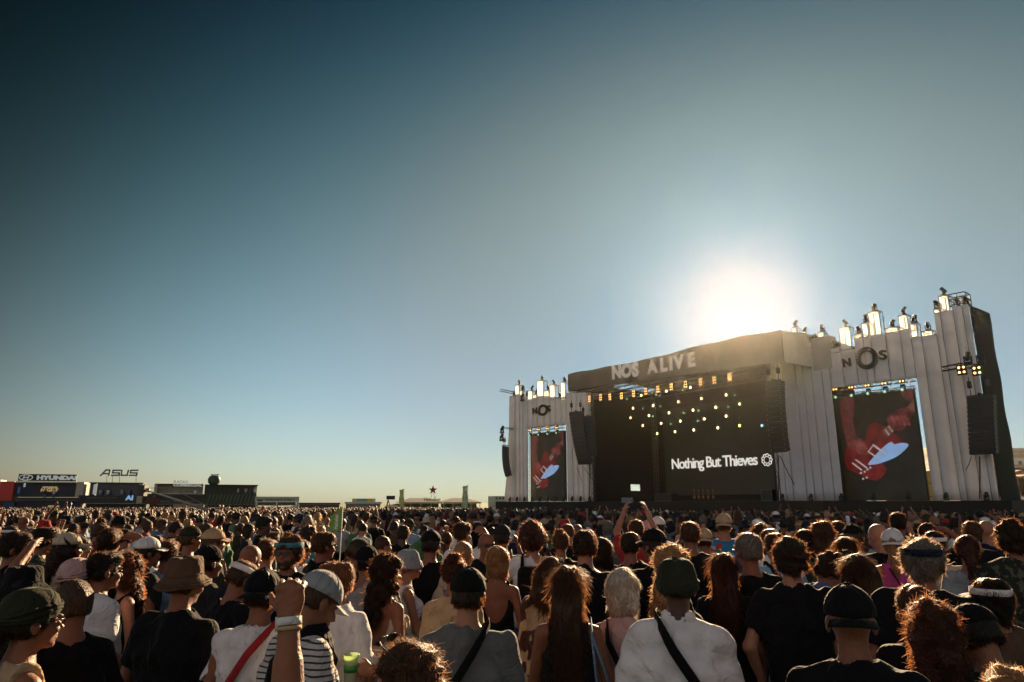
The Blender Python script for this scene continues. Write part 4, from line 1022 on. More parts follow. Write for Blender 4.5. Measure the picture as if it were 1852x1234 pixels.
# ------------------------------------------------------------------ video screens
SCR_BG = led('screen_dark', (0.003, 0.0028, 0.0014), 0.7, .5, .5); SCR_RED = led('screen_red', (0.032, 0.0018, 0.0015), 0.9, .45, 1.2); SCR_SKIN = led('screen_skin', (0.048, 0.011, 0.009), 0.9, .5, 2.5); SCR_SKIN2 = led('screen_skin_dark', (0.024, 0.005, 0.005), 0.9, .6, 2.5)
SCR_BLUE = led('screen_pale_blue', (0.07, 0.115, 0.19), 0.85, .1, 1); SCR_WHITE = emit('screen_white', (0.12, 0.105, 0.10), 0.9); SCR_NECK = emit('screen_neck', (0.03, 0.017, 0.012), 0.9); SCR_SHIRT = led('screen_shirt', (0.0025, 0.0025, 0.0012), 0.8, .5, 1)
def screen(pl, t, corners, label):
    (x0, y0), (x1, y1), yb = corners
    a0, zt = pl.hit(x0, y0, t); a1, zt1 = pl.hit(x1, y1, t); zb = DECK + .05; zt = (zt + zt1) / 2
    W, Hh = a1 - a0, zt - zb
    r = root_on(pl, 'video_screen', a0, t, zb, label, 'screen', 'tall video screens in the portal openings')
    MB().box(0, W, .0, .22, 0, Hh).build('display', [SCR_BG], r)
    MB().box(-.06, W + .06, .24, .5, -.04, Hh + .04).build('housing', [BLK], r)
    lay = [0]
    def flat(poly, mat, name='picture'):
        lay[0] += 1; e = -.008 * lay[0]
        if len(poly) > 6:
            q = []; n = len(poly)
            for i in range(n):
                p0, p1, p2, p3 = (poly[(i + k - 1) % n] for k in range(4))
                for t in (0, .25, .5, .75): q.append(tuple(.5 * (2 * b + (c - a) * t + (2 * a - 5 * b + 4 * c - d) * t * t + (3 * b - a - 3 * c + d) * t ** 3) for a, b, c, d in zip(p0, p1, p2, p3)))
            poly = q
        mb = MB(); mb.prism([(u * W, (1 - v) * Hh) for u, v in poly], e, e + .004); mb.build(name, [mat], r)
    # (u, v) with v down; traced from the picture the screen shows
    flat([(0.20, .04), (.62, .0), (.92, .02), (1.0, .2), (1.0, .6), (.86, .7), (.5, .78), (.2, .8), (.1, .5)], SCR_SHIRT)
    flat([(.05, .06), (.23, .0), (.24, .12), (.20, .26), (.22, .40), (.30, .435), (.32, .50), (.20, .51), (.08, .45), (.05, .28)], SCR_SKIN2, 'picture')
    flat([(.84, .0), (1.0, .0), (1.0, .13), (.90, .10)], SCR_SKIN2)
    flat([(.38, .33), (.47, .285), (.60, .32), (.66, .37), (.82, .47), (.86, .50), (.66, .60), (.52, .66), (.56, .72), (.48, .80), (.36, .82), (.20, .76), (.05, .70), (.03, .58), (.08, .50), (.24, .50), (.33, .44)], SCR_RED, 'picture')
    flat([(.56, .37), (1.0, .12), (1.0, .20), (.62, .43)], SCR_NECK)
    for k in range(8):
        u = .60 + k * .05; v = .36 - k * .028; flat([(u, v), (u + .012, v - .006), (u + .055, v + .05), (u + .043, v + .056)], SCR_WHITE if k < 2 else SCR_SKIN)
    flat([(.34, .665), (.52, .54), (.66, .475), (.70, .50), (.78, .49), (.87, .505), (.83, .55), (.70, .615), (.50, .665), (.40, .675)], SCR_BLUE, 'picture')
    flat([(.12, .44), (.30, .46), (.34, .50), (.30, .56), (.24, .575), (.20, .54), (.10, .50)], SCR_SKIN)
    for q in ((.26, .53), (.30, .50)): flat([(q[0], q[1]), (q[0] + .06, q[1] + .02), (q[0] + .05, q[1] + .045), (q[0] - .01, q[1] + .02)], SCR_SKIN)
    flat([(.66, .24), (.86, .17), (.98, .22), (.92, .30), (.84, .37), (.72, .37), (.66, .31)], SCR_SKIN2)
    for k in range(4): u = .70 + k * .055; v = .25 + k * .0; flat([(u, v), (u + .03, v - .015), (u + .075, v + .085), (u + .04, v + .095)], SCR_SKIN)
    for k in range(4): u = .295 + k * .0; v = .505 + k * .016; flat([(.24, v), (.325, v + .008), (.325, v + .011), (.24, v + .003)], SCR_BG)
    for k in range(12): u = .60 + k * .034; v = .358 - k * .0195; flat([(u, v), (u + .006, v - .003), (u + .03, v + .045), (u + .024, v + .048)], SCR_SKIN)
    for u, v, L_ in ((.13, .655, .12), (.18, .625, .14), (.36, .555, .14), (.43, .50, .16)): flat([(u, v), (u + .02, v - .006), (u + .02 + L_, v + L_ * .55), (u + L_, v + L_ * .55 + .008)], SCR_WHITE)
    flat([(.43, .50), (.45, .485), (.58, .565), (.57, .58)], SCR_WHITE); flat([(.36, .555), (.45, .49), (.455, .497), (.37, .565)], SCR_WHITE)
    for u, v in ((.23, .745), (.28, .735), (.32, .715), (.36, .70), (.25, .80), (.30, .79)): flat([(u, v), (u + .025, v - .008), (u + .032, v + .01), (u + .008, v + .016)], SCR_WHITE)
    for k in range(3): flat([(.30 + k * .012, .60 + k * .012), (.305 + k * .012, .595 + k * .012), (1.0, .135 + k * .018), (1.0, .139 + k * .018)], SCR_SKIN)
    return r
screen(PR, -1.8, ((1512, 716), (1650, 704), 907), 'large video screen showing hands on a red guitar, inside the right portal')
screen(PL, -1.8, ((959, 786), (1019, 779), 905), 'video screen showing a red guitar inside the far left portal')
# lamp bars across the top of the openings
def lamp_bar(pl, x0, x1, y0, y1, n, nm):
    a0, z0 = pl.hit(x0, y0, -1.0); a1, z1 = pl.hit(x1, y1, -1.0); z = (z0 + z1) / 2
    r = root_on(pl, 'lighting_truss', (a0 + a1) / 2, -1.0, z, 'silver lighting truss spanning the opening above the ' + nm + ' screen', 'truss')
    m = r.matrix_world.inverted(); mb = MB(); truss_mb(mb, m @ pl.P(a0, -1, z), m @ pl.P(a1, -1, z), .45, r=.035); truss_mb(mb, m @ pl.P(a0, -1, z - .75), m @ pl.P(a1, -1, z - .75), .25, r=.025)
    for k in range(9): a = a0 + (a1 - a0) * (k + .5) / 9; mb.tube([m @ pl.P(a, -1, z - .75), m @ pl.P(a, -1, z)], .02, 4)
    mb.build('chords', [STEEL], r)
    first = None; bl = None
    for k in range(n):
        a = a0 + (a1 - a0) * (k + .35) / n; M = pl.M(a, -.75, z - .42)
        if first is None: first = moving_light(M, .9, 'small spotlight under the truss over the ' + nm + ' screen, first from the left', 'spotlights over the ' + nm + ' screen', LAMPG, down=True); bl = blinder(pl.M(a, -.55, z + .0), 'four-cell warm blinder over the ' + nm + ' screen, first from the left', 'blinders over the ' + nm + ' screen', 2)
        else: clone(first, M, 'small spotlight under the truss over the ' + nm + ' screen, ' + ORD[k] + ' from the left'); clone(bl, pl.M(a, -.55, z + .0), 'four-cell warm blinder over the ' + nm + ' screen, ' + ORD[k] + ' from the left')
def blinder(M, label, group, rows=3, s=1.0):
    o = empty('blinder_light', label=label, cat='stage light', group=group); o.matrix_world = M
    MB().box(-.27 * s, .27 * s, 0, .14 * s, -.16 * rows * s, .16 * rows * s).build('case', [BLK], o)
    for i in range(rows):
        for x in (-.13, .13):
            mb = MB(); z = (i - (rows - 1) / 2) * .3 * s
            mb.lathe([(.0, .012), (.06 * s, .008), (.075 * s, 0)], 8, (0, 0, 0), 0, True, M=Matrix.Translation((x * s, -.003, z)) @ Matrix.Rotation(R(90), 4, 'X')); mb.build('bulb', [LAMP], o)
    return o
lamp_bar(PR, 1504, 1655, 702, 687, 5, 'right')
lamp_bar(PL, 957, 1021, 778, 771, 4, 'left')
# ------------------------------------------------------------------ main stage
stage = root_on(ST, 'main_stage', 0, 0, 0, 'huge black covered concert stage with a scrim-fronted roof canopy', 'stage')
MS = stage.matrix_world.inverted()
sL = ST.hit(1074, 800)[0]; sR = ST.hit(1407, 800)[0]
cL, zc = ST.hit(1027, 679, 5.0); cR, zc2 = ST.hit(1412, 595, 5.0); _, zb = ST.hit(1030, 706, 5.0); _, zb2 = ST.hit(1415, 655, 5.0)
ZR = (zc + zc2) / 2; ZB = (zb + zb2) / 2
print('stage', round(sL, 1), round(sR, 1), 'canopy', round(cL, 1), round(cR, 1), round(zc, 1), round(zc2, 1), round(zb, 1), round(zb2, 1), 'portal open', round(aO0, 1), round(aO1, 1), round(zO, 1))
CANOPY = plain('canopy_scrim', (0.05, 0.048, 0.042), 0.8, 0, 0.2, 0.6, 0.3, 2.0); CLOTH_SIDE = plain('grey_tarpaulin', (0.30, 0.29, 0.28), 0.7, 0, .15, .5, .4, 1.2)
def sbox(a0, a1, t0, t1, z0, z1, name, mat):
    vs = [MS @ ST.P(a, t, z) for a in (a0, a1) for t in (t0, t1) for z in (z0, z1)]
    return MB().raw(vs, [(0, 1, 3, 2), (4, 6, 7, 5), (0, 4, 5, 1), (2, 3, 7, 6), (0, 2, 6, 4), (1, 5, 7, 3)], 0).build(name, [mat], stage)
def wavy_top(a0, a1, t, z0, z1, th, name, mat, amp=.12):
    n = 40; vs = []
    for tt in (t, t - th):
        for i in range(n + 1):
            f = i / n; a = a0 + (a1 - a0) * f; zt = z1(f) + amp * math.sin(f * 31) * .5 + amp * math.sin(f * 9 + 1)
            fold = .06 * math.sin(f * 90) + .05 * math.sin(f * 37)
            vs += [MS @ ST.P(a, tt + fold, z0(f)), MS @ ST.P(a, tt + fold * .4, zt)]
    m = (n + 1) * 2; fs = []
    for i in range(n):
        fs += [(2 * i, 2 * i + 2, 2 * i + 3, 2 * i + 1), (m + 2 * i, m + 2 * i + 1, m + 2 * i + 3, m + 2 * i + 2), (2 * i, m + 2 * i, m + 2 * i + 2, 2 * i + 2), (2 * i + 1, 2 * i + 3, m + 2 * i + 3, m + 2 * i + 1)]
    fs += [(0, 1, m + 1, m), (2 * n, m + 2 * n, m + 2 * n + 1, 2 * n + 1)]
    return MB().raw(vs, fs, 0).build(name, [mat], stage)
wavy_top(cL, cR, 5.0, lambda f: zb + (zb2 - zb) * f, lambda f: zc + (zc2 - zc) * f, .15, 'roof_fascia', CANOPY)
def roof():
    n = 12; rows = []
    for j in range(7):
        t = 4.83 - (4.83 + 14) * j / 6; f = j / 6
        rows.append([MS @ ST.P(cL + .1 + (cR - cL - .2) * i / n, t, zc + (zc2 - zc) * i / n + .1 * math.sin(i * 2.1 + j) + .3 * math.sin(f * math.pi) - .1) for i in range(n + 1)])
    vs = [v for r_ in rows for v in r_] + [v - Vector((0, 0, .25)) for r_ in rows for v in r_]; w = n + 1; o = 7 * w; fs = []
    for j in range(6):
        for i in range(n): q = (j * w + i, j * w + i + 1, (j + 1) * w + i + 1, (j + 1) * w + i); fs += [q, tuple(k + o for k in q[::-1])]
    for i in range(n): fs += [(i, i + o, i + 1 + o, i + 1), (6 * w + i, 6 * w + i + 1, 6 * w + i + 1 + o, 6 * w + i + o)]
    for j in range(6): fs += [(j * w, (j + 1) * w, (j + 1) * w + o, j * w + o), (j * w + n, j * w + n + o, (j + 1) * w + n + o, (j + 1) * w + n)]
    MB().raw(vs, fs, 0, True).build('roof_cover', [CLOTH_SIDE], stage)
roof()
def side_hit(px, py, a):                         # where a line of sight meets the side wall s = a
    x, y, q = ray(px, py); o = ST.A + ST.u * a; k = o.dot(ST.u) / (x * ST.u.x + y * ST.u.y); w = Vector((x * k, y * k)); return (w - ST.A).dot(ST.n), CAM_H + q * k
def side_wall_with_door():
    t0, z0 = side_hit(1141, 888, sL - .35); t1, z1 = side_hit(1159, 876.5, sL - .35); t1, t0 = min(t0, t1), max(t0, t1); t1 = max(t1, -12.2)
    print('door', t0, t1, z0, z1)
    sbox(sL - .55, sL - .35, t0, -.3, DECK, ZR - .5, 'side_drape', DARK); sbox(sL - .55, sL - .35, -12.7, t1, DECK, ZR - .5, 'side_drape', DARK)
    sbox(sL - .55, sL - .35, t1 + .002, t0 - .002, z1, ZR - .5, 'side_drape', DARK); sbox(sL - .55, sL - .35, t1 + .002, t0 - .002, DECK, z0, 'side_drape', DARK)
sbox(cL + .05, cL + .2, -3, 4.80, zb, zc - .3, 'side_valance', CANOPY); sbox(cR - .2, cR - .05, .3, 4.80, zb2, zc2 - .3, 'side_valance', CLOTH_SIDE)
sbox(cR - .05, cR + 1.8, -1.2, .1, ZB - 1, ZR - .4, 'corner_cladding', CLOTH_SIDE)
sbox(sL - 1.2, sR + 1.4, -13, -12.72, DECK, ZR - .2, 'back_drape', DARK)
sbox(sR + .2, sR + .4, -12.7, -.1, DECK, ZR - .5, 'side_drape', DARK); side_wall_with_door(); sbox(cL + .3, sL - .56, -.6, -.4, ZB + .1, ZR - .5, 'side_drape', DARK)
sbox(sL - .2, sR + .1, -1.4, -1.2, ZB - 1.6, ZR - .5, 'header_drape', DARK) if False else None
sbox(sL - 1, sR + 1, -12.7, 1.0, 2.1, DECK - .004, 'stage_deck', plain('deck_board', (0.03, 0.03, 0.03), .6))
a0_ = ST.hit(905, 912)[0]
sbox(sL - 1, sR + 5, 1.01, 1.12, -.6, DECK - .05, 'deck_skirt', DARK)
for pl, A_, rt, mi, lo_, hi_ in ((PR, AR, portalR, MI, -.5, 1.0), (PL, AL, portalL, MIL, -2.0, .5)):
    vs = [mi @ pl.P(a, t, z) for a in (A_[0] + lo_, A_[-1] + hi_) for t in (-5, .9) for z in (-.6, DECK - .02)]
    MB().raw(vs, [(0, 1, 3, 2), (4, 6, 7, 5), (0, 4, 5, 1), (2, 3, 7, 6), (0, 2, 6, 4), (1, 5, 7, 3)], 0).build('plinth', [DARK], rt)
    n = 7 if pl is PR else 11; fx = None
    sd_ = 'right' if pl is PR else 'left'
    for k in range(n):
        a = A_[0] + .7 + (A_[-1] - A_[0] - 1.4) * k / (n - 1)
        M = pl.M(a, .5, DECK - .01)
        if fx is None: fx = moving_light(M, .8, 'small black floor light at the foot of the ' + sd_ + ' portal, first from the left', 'floor lights at the foot of the ' + ('right' if pl is PR else 'left') + ' portal')
        else: clone(fx, M, 'small black floor light at the foot of the ' + sd_ + ' portal, ' + ORD[k] + ' from the left')
for a, t in ((sL + .0, .3), (sR - .1, .3), (sL + .1, -11.5), (sR - .2, -11.5)):
    mb = MB(); truss_mb(mb, MS @ ST.P(a, t, DECK), MS @ ST.P(a, t, ZR - .5), .45, r=.045); mb.build('roof_tower', [STEEL], stage)
for t in (4.4, 1.0, -3.0, -7.0):
    mb = MB(); truss_mb(mb, MS @ ST.P(cL + .5, t, ZB + .6), MS @ ST.P(cR - .5, t, ZB + .6), .5, r=.05); mb.build('roof_truss', [STEEL], stage)
# canopy lettering NOS ALIVE (flat print on the fascia)
for w_, x0, x1, yb0, yb1, hh in (('NOS', 1106.5, 1160, 685.5, 679, 24), ('ALIVE', 1172, 1263, 676, 660, 24)):
    a0, z0 = ST.hit(x0, yb0, 5.12); a1, z1 = ST.hit(x1, yb1, 5.12); hgt = ST.hit(x0, yb0 - 23, 5.12)[1] - z0
    n = len(w_); wd = {'N': .95, 'O': 1.05, 'S': .82, 'A': 1.0, 'L': .72, 'I': .42, 'V': .98, 'E': .80}; tot = sum(wd[c] for c in w_); x = a0
    for c in w_:
        adv = (a1 - a0) * wd[c] / tot; f = (x - a0) / (a1 - a0)
        text_obj(c, 'letter', stage, WHITE_PRINT, hgt * 1.36, MS @ ST.M(x + .06, 5.14, z0 + (z1 - z0) * f), .05, bold=hgt * .085, sx=.98)
        x += adv
# band name on the rear video wall
LEDW = emit('led_white', (0.80, 0.76, 0.68), 0.30)
wall = root_on(ST, 'video_wall', sL + 1, -12.5, DECK + .8, 'dark video wall behind the stage showing the band name Nothing But Thieves', 'screen')
MW = wall.matrix_world.inverted()
vs = [MW @ ST.P(a, t, z) for a in (sL + .9, sR + .1) for t in (-12.7, -12.5) for z in (DECK + .8, ZB - .5)]
MB().raw(vs, [(0, 1, 3, 2), (4, 6, 7, 5), (0, 4, 5, 1), (2, 3, 7, 6), (0, 2, 6, 4), (1, 5, 7, 3)], 0).build('display', [emit('wall_dark', (0.02, 0.018, 0.010), .12)], wall)
a0, z0 = ST.hit(1215.5, 848.5, -12.45); a1, z1 = ST.hit(1371, 842, -12.45); hh = ST.hit(1216, 830, -12.45)[1] - z0
t_ = text_obj('Nothing But Thieves', 'lettering', wall, LEDW, hh * 1.42, MW @ ST.M(a0, -12.45, z0), .03, bold=.03, spacing=.86, width=a1 - a0)
ac, zc_ = ST.hit(1387, 832, -12.45); rr = ST.hit(1396.5, 832, -12.45)[0] - ac
mb = MB()
for k in range(9):
    an = 2 * math.pi * k / 9; 
    mb.tube([MW @ ST.P(ac + (rr * .78) * math.cos(an) + rr * .24 * math.cos(b), -12.46, zc_ + (rr * .78) * math.sin(an) + rr * .24 * math.sin(b)) for b in np.linspace(an - 2.0, an + 2.0, 9)], .055, 4)
mb.tube([MW @ ST.P(ac + rr * .56 * math.cos(b), -12.46, zc_ + rr * .56 * math.sin(b)) for b in np.linspace(0, 2 * math.pi, 25)], .045, 4)
mb.build('emblem', [LEDW], wall)
# openings of bright daylight at the back of the stage: a gap under a raised flap
BROWN = plain('brown_board', (0.30, 0.17, 0.08), .6)
# lamps in the roof
bl0 = None
for k, (px, py) in enumerate(sorted(((1086, 719), (1103, 718), (1124, 716), (1146, 712), (1168, 708), (1190, 704), (1214, 700), (1240, 695.5), (1267, 691), (1292, 688), (1320, 682.5), (1066, 722)))):
    a, z = ST.hit(px, py, 1.4); M = ST.M(a, 1.4, z)
    if bl0 is None: bl0 = blinder(M, 'six-cell warm blinder lamp under the canopy front, first from the left', 'blinder lamps under the canopy front', 3, 1.0)
    else: clone(bl0, M, 'six-cell warm blinder lamp under the canopy front, ' + ORD[k] + ' from the left')
def beam(M, mat, label, group, s=1.0):
    o = empty('stage_spotlight', label=label, cat='stage light', group=group); o.matrix_world = M
    h = MB(); h.lathe([(0, .34), (.15, .32), (.17, .1), (.21, 0), (.21, -.02), (.0, -.02)][::-1], 10, M=Matrix.Rotation(R(-90), 4, 'X') @ Matrix.Scale(s, 4)); h.build('lamp_body', [BLK], o)
    e = MB(); e.lathe([(0, -.03), (.14, -.028), (.165, -.022)], 12, M=Matrix.Rotation(R(-90), 4, 'X') @ Matrix.Scale(s, 4)); e.build('lens', [mat], o)
    y = MB(); y.tube([(-.24 * s, .12, 0), (-.24 * s, .12, .38), (.24 * s, .12, .38), (.24 * s, .12, 0)], .025, 4); y.tube([(0, .12, .38), (0, .12, 1.2)], .02, 4); y.build('bracket', [BLK], o)
    return o
SPOTS = [(1088.6, 725), (1111, 743.5), (1145, 738.5), (1160, 715), (1181.6, 734), (1205.5, 707.5), (1227, 727), (1249, 701), (1268.6, 721), (1253.6, 742), (1210, 747), (1174, 752), (1140.6, 756), (1162.7, 770), (1196, 766), (1230.5, 762), (1274, 758), (1294.6, 737), (1313.5, 714.6), (1337.8, 731), (1313.5, 753), (1337.8, 770), (1298.5, 774), (1255, 778), (1221, 781), (1188.7, 784.5), (1292, 694)]
s0 = None
for k, (px, py) in enumerate(sorted(SPOTS)):
    t = -3.0 - (py - 700) / 85 * 5; a, z = ST.hit(px, py, t); M = ST.M(a, t, z)
    if s0 is None: s0 = beam(M, LAMPW, 'bright white spotlight in the grid over the stage, first from the left', 'bright spotlights in the grid over the stage', 1.0)
    else: clone(s0, M, 'bright white spotlight in the grid over the stage, ' + ORD[k] + ' from the left')
s0 = None
for k, (px, py) in enumerate(sorted(((1134, 722), (1163, 739), (1187, 714), (1194, 735), (1235, 706), (1236, 747), (1263, 743), (1317, 736), (1329, 715), (1213, 767), (1262, 762), (1181, 753)))):
    a, z = ST.hit(px, py, -6); M = ST.M(a, -6, z)
    if s0 is None: s0 = beam(M, LAMPG, 'dim green spotlight among the bright ones over the stage, first from the left', 'dim green spotlights over the stage', .75)
    else: clone(s0, M, 'dim green spotlight among the bright ones over the stage, ' + ORD[k] + ' from the left')
a, z = ST.hit(1378, 770, -4); beam(ST.M(a, -4, z), LAMPB, 'pale blue spotlight near the right side of the stage', None, .9)
a, z = ST.hit(1069, 790, .8); beam(ST.M(a, .8, z), LAMPB, 'small pale blue lamp on the left roof tower', None, .9)
# band gear and people-sized risers on the deck
def gear():
    def at(px, t, w, d, h, name, mat, label, z0=DECK):
        a, _ = ST.hit(px, 900, t); r = root_on(ST, name, a, t, z0, label, name.replace('_', ' ')); MB().box(-w / 2, w / 2, -d / 2, d / 2, 0, h).build('cabinet', [mat], r)
        mb = MB(); mb.box(-w / 2 - .02, w / 2 + .02, -d / 2 - .02, -d / 2, .0, .05); mb.box(-w / 2 - .02, w / 2 + .02, -d / 2 - .02, -d / 2, h - .05, h); mb.box(-w / 2 - .02, -w / 2 + .03, -d / 2 - .02, -d / 2, .05, h - .05); mb.box(w / 2 - .03, w / 2 + .02, -d / 2 - .02, -d / 2, .05, h - .05)
        mb.build('trim', [STEEL], r); return r
    at(1391, .2, 1.2, .8, 1.1, 'amplifier', BLK, 'square framed cabinet on the right front of the stage deck'); at(1206, -4, 2.6, 1.4, .9, 'keyboard_riser', BLK, 'low black riser with equipment left of centre on the stage')
    for i, px in enumerate((1256, 1264, 1272, 1281, 1290)):
        a, _ = ST.hit(px, 900, -2 - i * .4); r = root_on(ST, 'guitar_stand', a, -2 - i * .4, DECK, 'guitar on a stand at the centre of the stage, ' + ORD[i] + ' from the left', 'guitar', 'guitars on stands at the centre of the stage')
        mb = MB(); mb.lathe([(0, .0), (.17, .02), (.13, .16), (.16, .3), (.0, .36)], 10, (0, 0, .25), 0, True, 1, .3); mb.build('body', [plain('guitar_body', (.25, .16, .08), .3)], r)
        mb = MB(); mb.box(-.025, .025, -.02, .02, .6, 1.15); mb.box(-.045, .045, -.02, .02, 1.15, 1.3); mb.build('neck', [plain('guitar_neck', (.2, .13, .07), .4)], r)
        mb = MB(); [mb.tube([(0, .1, .5), (x, .05, 0)], .015, 4) for x in (-.2, .2)]; mb.build('stand', [BLK], r)
gear()
# ------------------------------------------------------------------ hanging line arrays
GRILL = plain('speaker_grille', (0.02, 0.022, 0.018), 0.55); TRIM = plain('speaker_edge', (0.20, 0.20, 0.18), 0.5)
def line_array(pl, t, top, bot, wpx, n, label, curve=.6, yaw=0, edge=True):
    a, z1 = pl.hit(*top, t); a2, z2 = pl.hit(*bot, t); aw = pl.hit(top[0] + wpx, top[1], t)[0] - a; w = abs(aw); h = (z1 - z2) / n
    r = root_on(pl, 'line_array', a, t, z1, label, 'speaker')
    r.matrix_world = r.matrix_world @ Matrix.Rotation(R(yaw), 4, 'Z')
    y = 0.0; zc = 0.0
    for i in range(n):
        tilt = -curve * (i / max(1, n - 1)) ** 1.5 * .55; M = Matrix.Translation(((a2 - a) * i / n, y, zc)) @ Matrix.Rotation(-tilt, 4, 'X')
        mb = MB(); hw = w / 2; mb.prism([(-hw, -h * .94), (hw, -h * .94), (hw, 0), (-hw, 0)], 0, .75, 0, M)
        b = mb.build('speaker_box', [GRILL], r)
        if edge:
            e = MB(); e.box(-hw - .03, -hw + .02, -.03, .02, -h * .62, -h * .3, 0, M); e.box(hw - .02, hw + .03, -.03, .02, -h * .62, -h * .3, 0, M); e.build('rigging_pin', [TRIM], b)
        zc -= h * math.cos(tilt); y += h * math.sin(-tilt)
    mb = MB(); mb.box(-w / 2, w / 2, .1, .2, .03, .12); mb.box(-w * .05, w * .05, -.2, .9, .12, .22)
    for x in (-w * .35, w * .35): mb.tube([(x, .15, .12), (x, .15, 1.6)], .035, 5); mb.box(x - .12, x + .12, 0, .3, .7, 1.25)
    mb.build('fly_bar', [BLK], r); return r
line_array(PR, 1.6, (1772, 716), (1775, 823), 50, 13, 'wide black hanging line array in front of the right portal edge', .3)
line_array(ST, 5.0, (1398, 690), (1400, 820), 26, 14, 'black line array hanging at the right corner of the main stage', .5)
line_array(PL, 3.5, (1041, 746), (1051, 842), 19, 13, 'black line array hanging in front of the left portal', .7, 20)
line_array(PL, 2.6, (1062, 754), (1064, 826), 18, 10, 'shorter black line array beside the left edge of the stage', .5, 20)
line_array(PL, 1.5, (910, 808), (912, 864), 9, 12, 'slim line array hanging clear of the far left portal edge', .6, -60)
def rig(pl, t, name, pts, r_, label, cat='truss', w=.35):
    a, z = pl.hit(*pts[0], t); r = root_on(pl, name, a, t, z, label, cat); m = r.matrix_world.inverted(); mb = MB()
    ps = [m @ pl.P(*(lambda q: (q[0], t, q[1]))(pl.hit(x, y, t))) for x, y in pts]
    for p, q in zip(ps, ps[1:]): truss_mb(mb, p, q, w, r=r_)
    mb.build('truss_bars', [BLK], r); return r
rig(PR, 1.3, 'curved_truss', [(1704, 668), (1740, 661), (1778, 664)], .035, 'curved black truss arm with lamps on the right portal')
rig(PL, .6, 'curved_truss', [(905, 706), (921, 709), (930, 711)], .04, 'short black truss arm sticking out of the top left portal corner')
rig(PL, .6, 'curved_truss', [(908, 774), (928, 776)], .03, 'thin bar with clamps on the left edge of the left portal', w=.2)
bq = None
for px, py in ((1739, 669), (1767, 670)):
    a, z = PR.hit(px, py, 1.5); bq = blinder(PR.M(a, 1.5, z), 'glowing four-cell blinder under the curved arm, ' + ('nearer the screen' if px < 1750 else 'nearer the outer edge'), None, 2, 1.3)
for px, py, lab in ((1752, 654, 'black moving light standing on the curved arm'), (1775, 652, 'black moving light at the tip of the curved arm')):
    a, z = PR.hit(px, py + 6, 1.3); moving_light(PR.M(a, 1.3, z), 1.3, lab)
for px, py, lab in ((908, 784, 'black lamp clamped at the left of the left portal, upper one'), (907, 798, 'black lamp clamped at the left of the left portal, lower one'), (945, 726, 'black box light hung on the upper left portal')):
    a, z = PL.hit(px, py, .7); moving_light(PL.M(a, .7, z), 1.4, lab)
def wire(pl, p, q, t, r=.03, label='', name='guy_wire'):
    a, z = pl.hit(*p, t); b, y = pl.hit(*q, t); r_ = root_on(pl, name, a, t, z, label, 'cable'); m = r_.matrix_world.inverted()
    MB().tube([m @ pl.P(a, t, z), m @ pl.P((a + b) / 2, t, (z + y) / 2 - .1), m @ pl.P(b, t, y)], r, 5).build('cable_run', [BLK], r_)
wire(ST, (1411, 825), (1437, 877), 4.9, .04, 'black cable slanting down right of the main stage'); wire(ST, (1408, 823), (1408, 905), 4.9, .04, 'black cable hanging straight down at the right stage corner')
wire(PR, (1757, 826), (1747, 850), 1.5, .03, 'short slanting cable left of the right line array foot'); wire(PR, (1772, 826), (1772, 903), 1.5, .05, 'thick cable below the right line array'); wire(PR, (1795, 780), (1808, 903), 1.2, .04, 'cable running down the black side of the right portal')
wire(PL, (1056, 845), (1074, 870), 2.9, .04, 'black cable slanting below the left line arrays'); wire(PL, (1066, 828), (1066, 904), 2.6, .06, 'thick cable below the shorter line array'); wire(PL, (1044, 845), (1053, 872), 2.9, .03, 'thin cable slanting below the left line array')
# crowd barrier in front of the stage
br = root_on(ST, 'crowd_barrier', -8, 4.5, -.42, 'low dark crowd barrier running along the stage front', 'barrier'); m = br.matrix_world.inverted(); 
for k in range(26):
    mb = MB(); a = -9 + k * 2.2; mb.box(0, 2.15, 0, .06, 0, 1.2, 0, m @ ST.M(a, 4.5, -.42)); mb.box(0, 2.15, -.45, .0, 0, .05, 0, m @ ST.M(a, 4.5, -.42)); mb.build('barrier_panel', [plain('barrier_metal', (.05, .05, .05), .4, .6)], br)
# ================================================================== FESTIVAL SITE BEHIND THE CROWD
def sm(key, c, r=.6): return plain(key, c, r)
NAVY = sm('booth_navy', (0.008, 0.014, 0.035)); BOOTH = sm('booth_black', (0.010, 0.011, 0.012)); BEIGE = sm('booth_beige', (0.38, 0.33, 0.25)); GLASSD = sm('booth_dark_glass', (0.02, 0.03, 0.04), .2)
REDP = sm('red_panel', (0.50, 0.03, 0.02)); PALE = sm('pale_board', (0.34, 0.37, 0.32)); GREENB = sm('green_black', (0.008, 0.018, 0.010)); GLINE = sm('green_strip', (0.14, 0.26, 0.08)); SILVER = sm('sign_silver', (0.22, 0.23, 0.23), .4)
WHITE_L = emit('sign_white_letters', (0.75, 0.78, 0.72), .12); BLUE_L = emit('sign_blue_letters', (0.25, 0.5, 0.75), .25); GOLD_L = emit('sign_gold_letters', (0.7, 0.5, 0.2), .15)
AWN = sm('white_awning', (0.6, 0.6, 0.56)); TENT = sm('tent_canvas', (0.48, 0.42, 0.33)); TENTG = sm('tent_green', (0.10, 0.16, 0.06))
ROW = Plane(at_d(0, 905, 110)[:2], at_d(550, 905, 126)[:2])
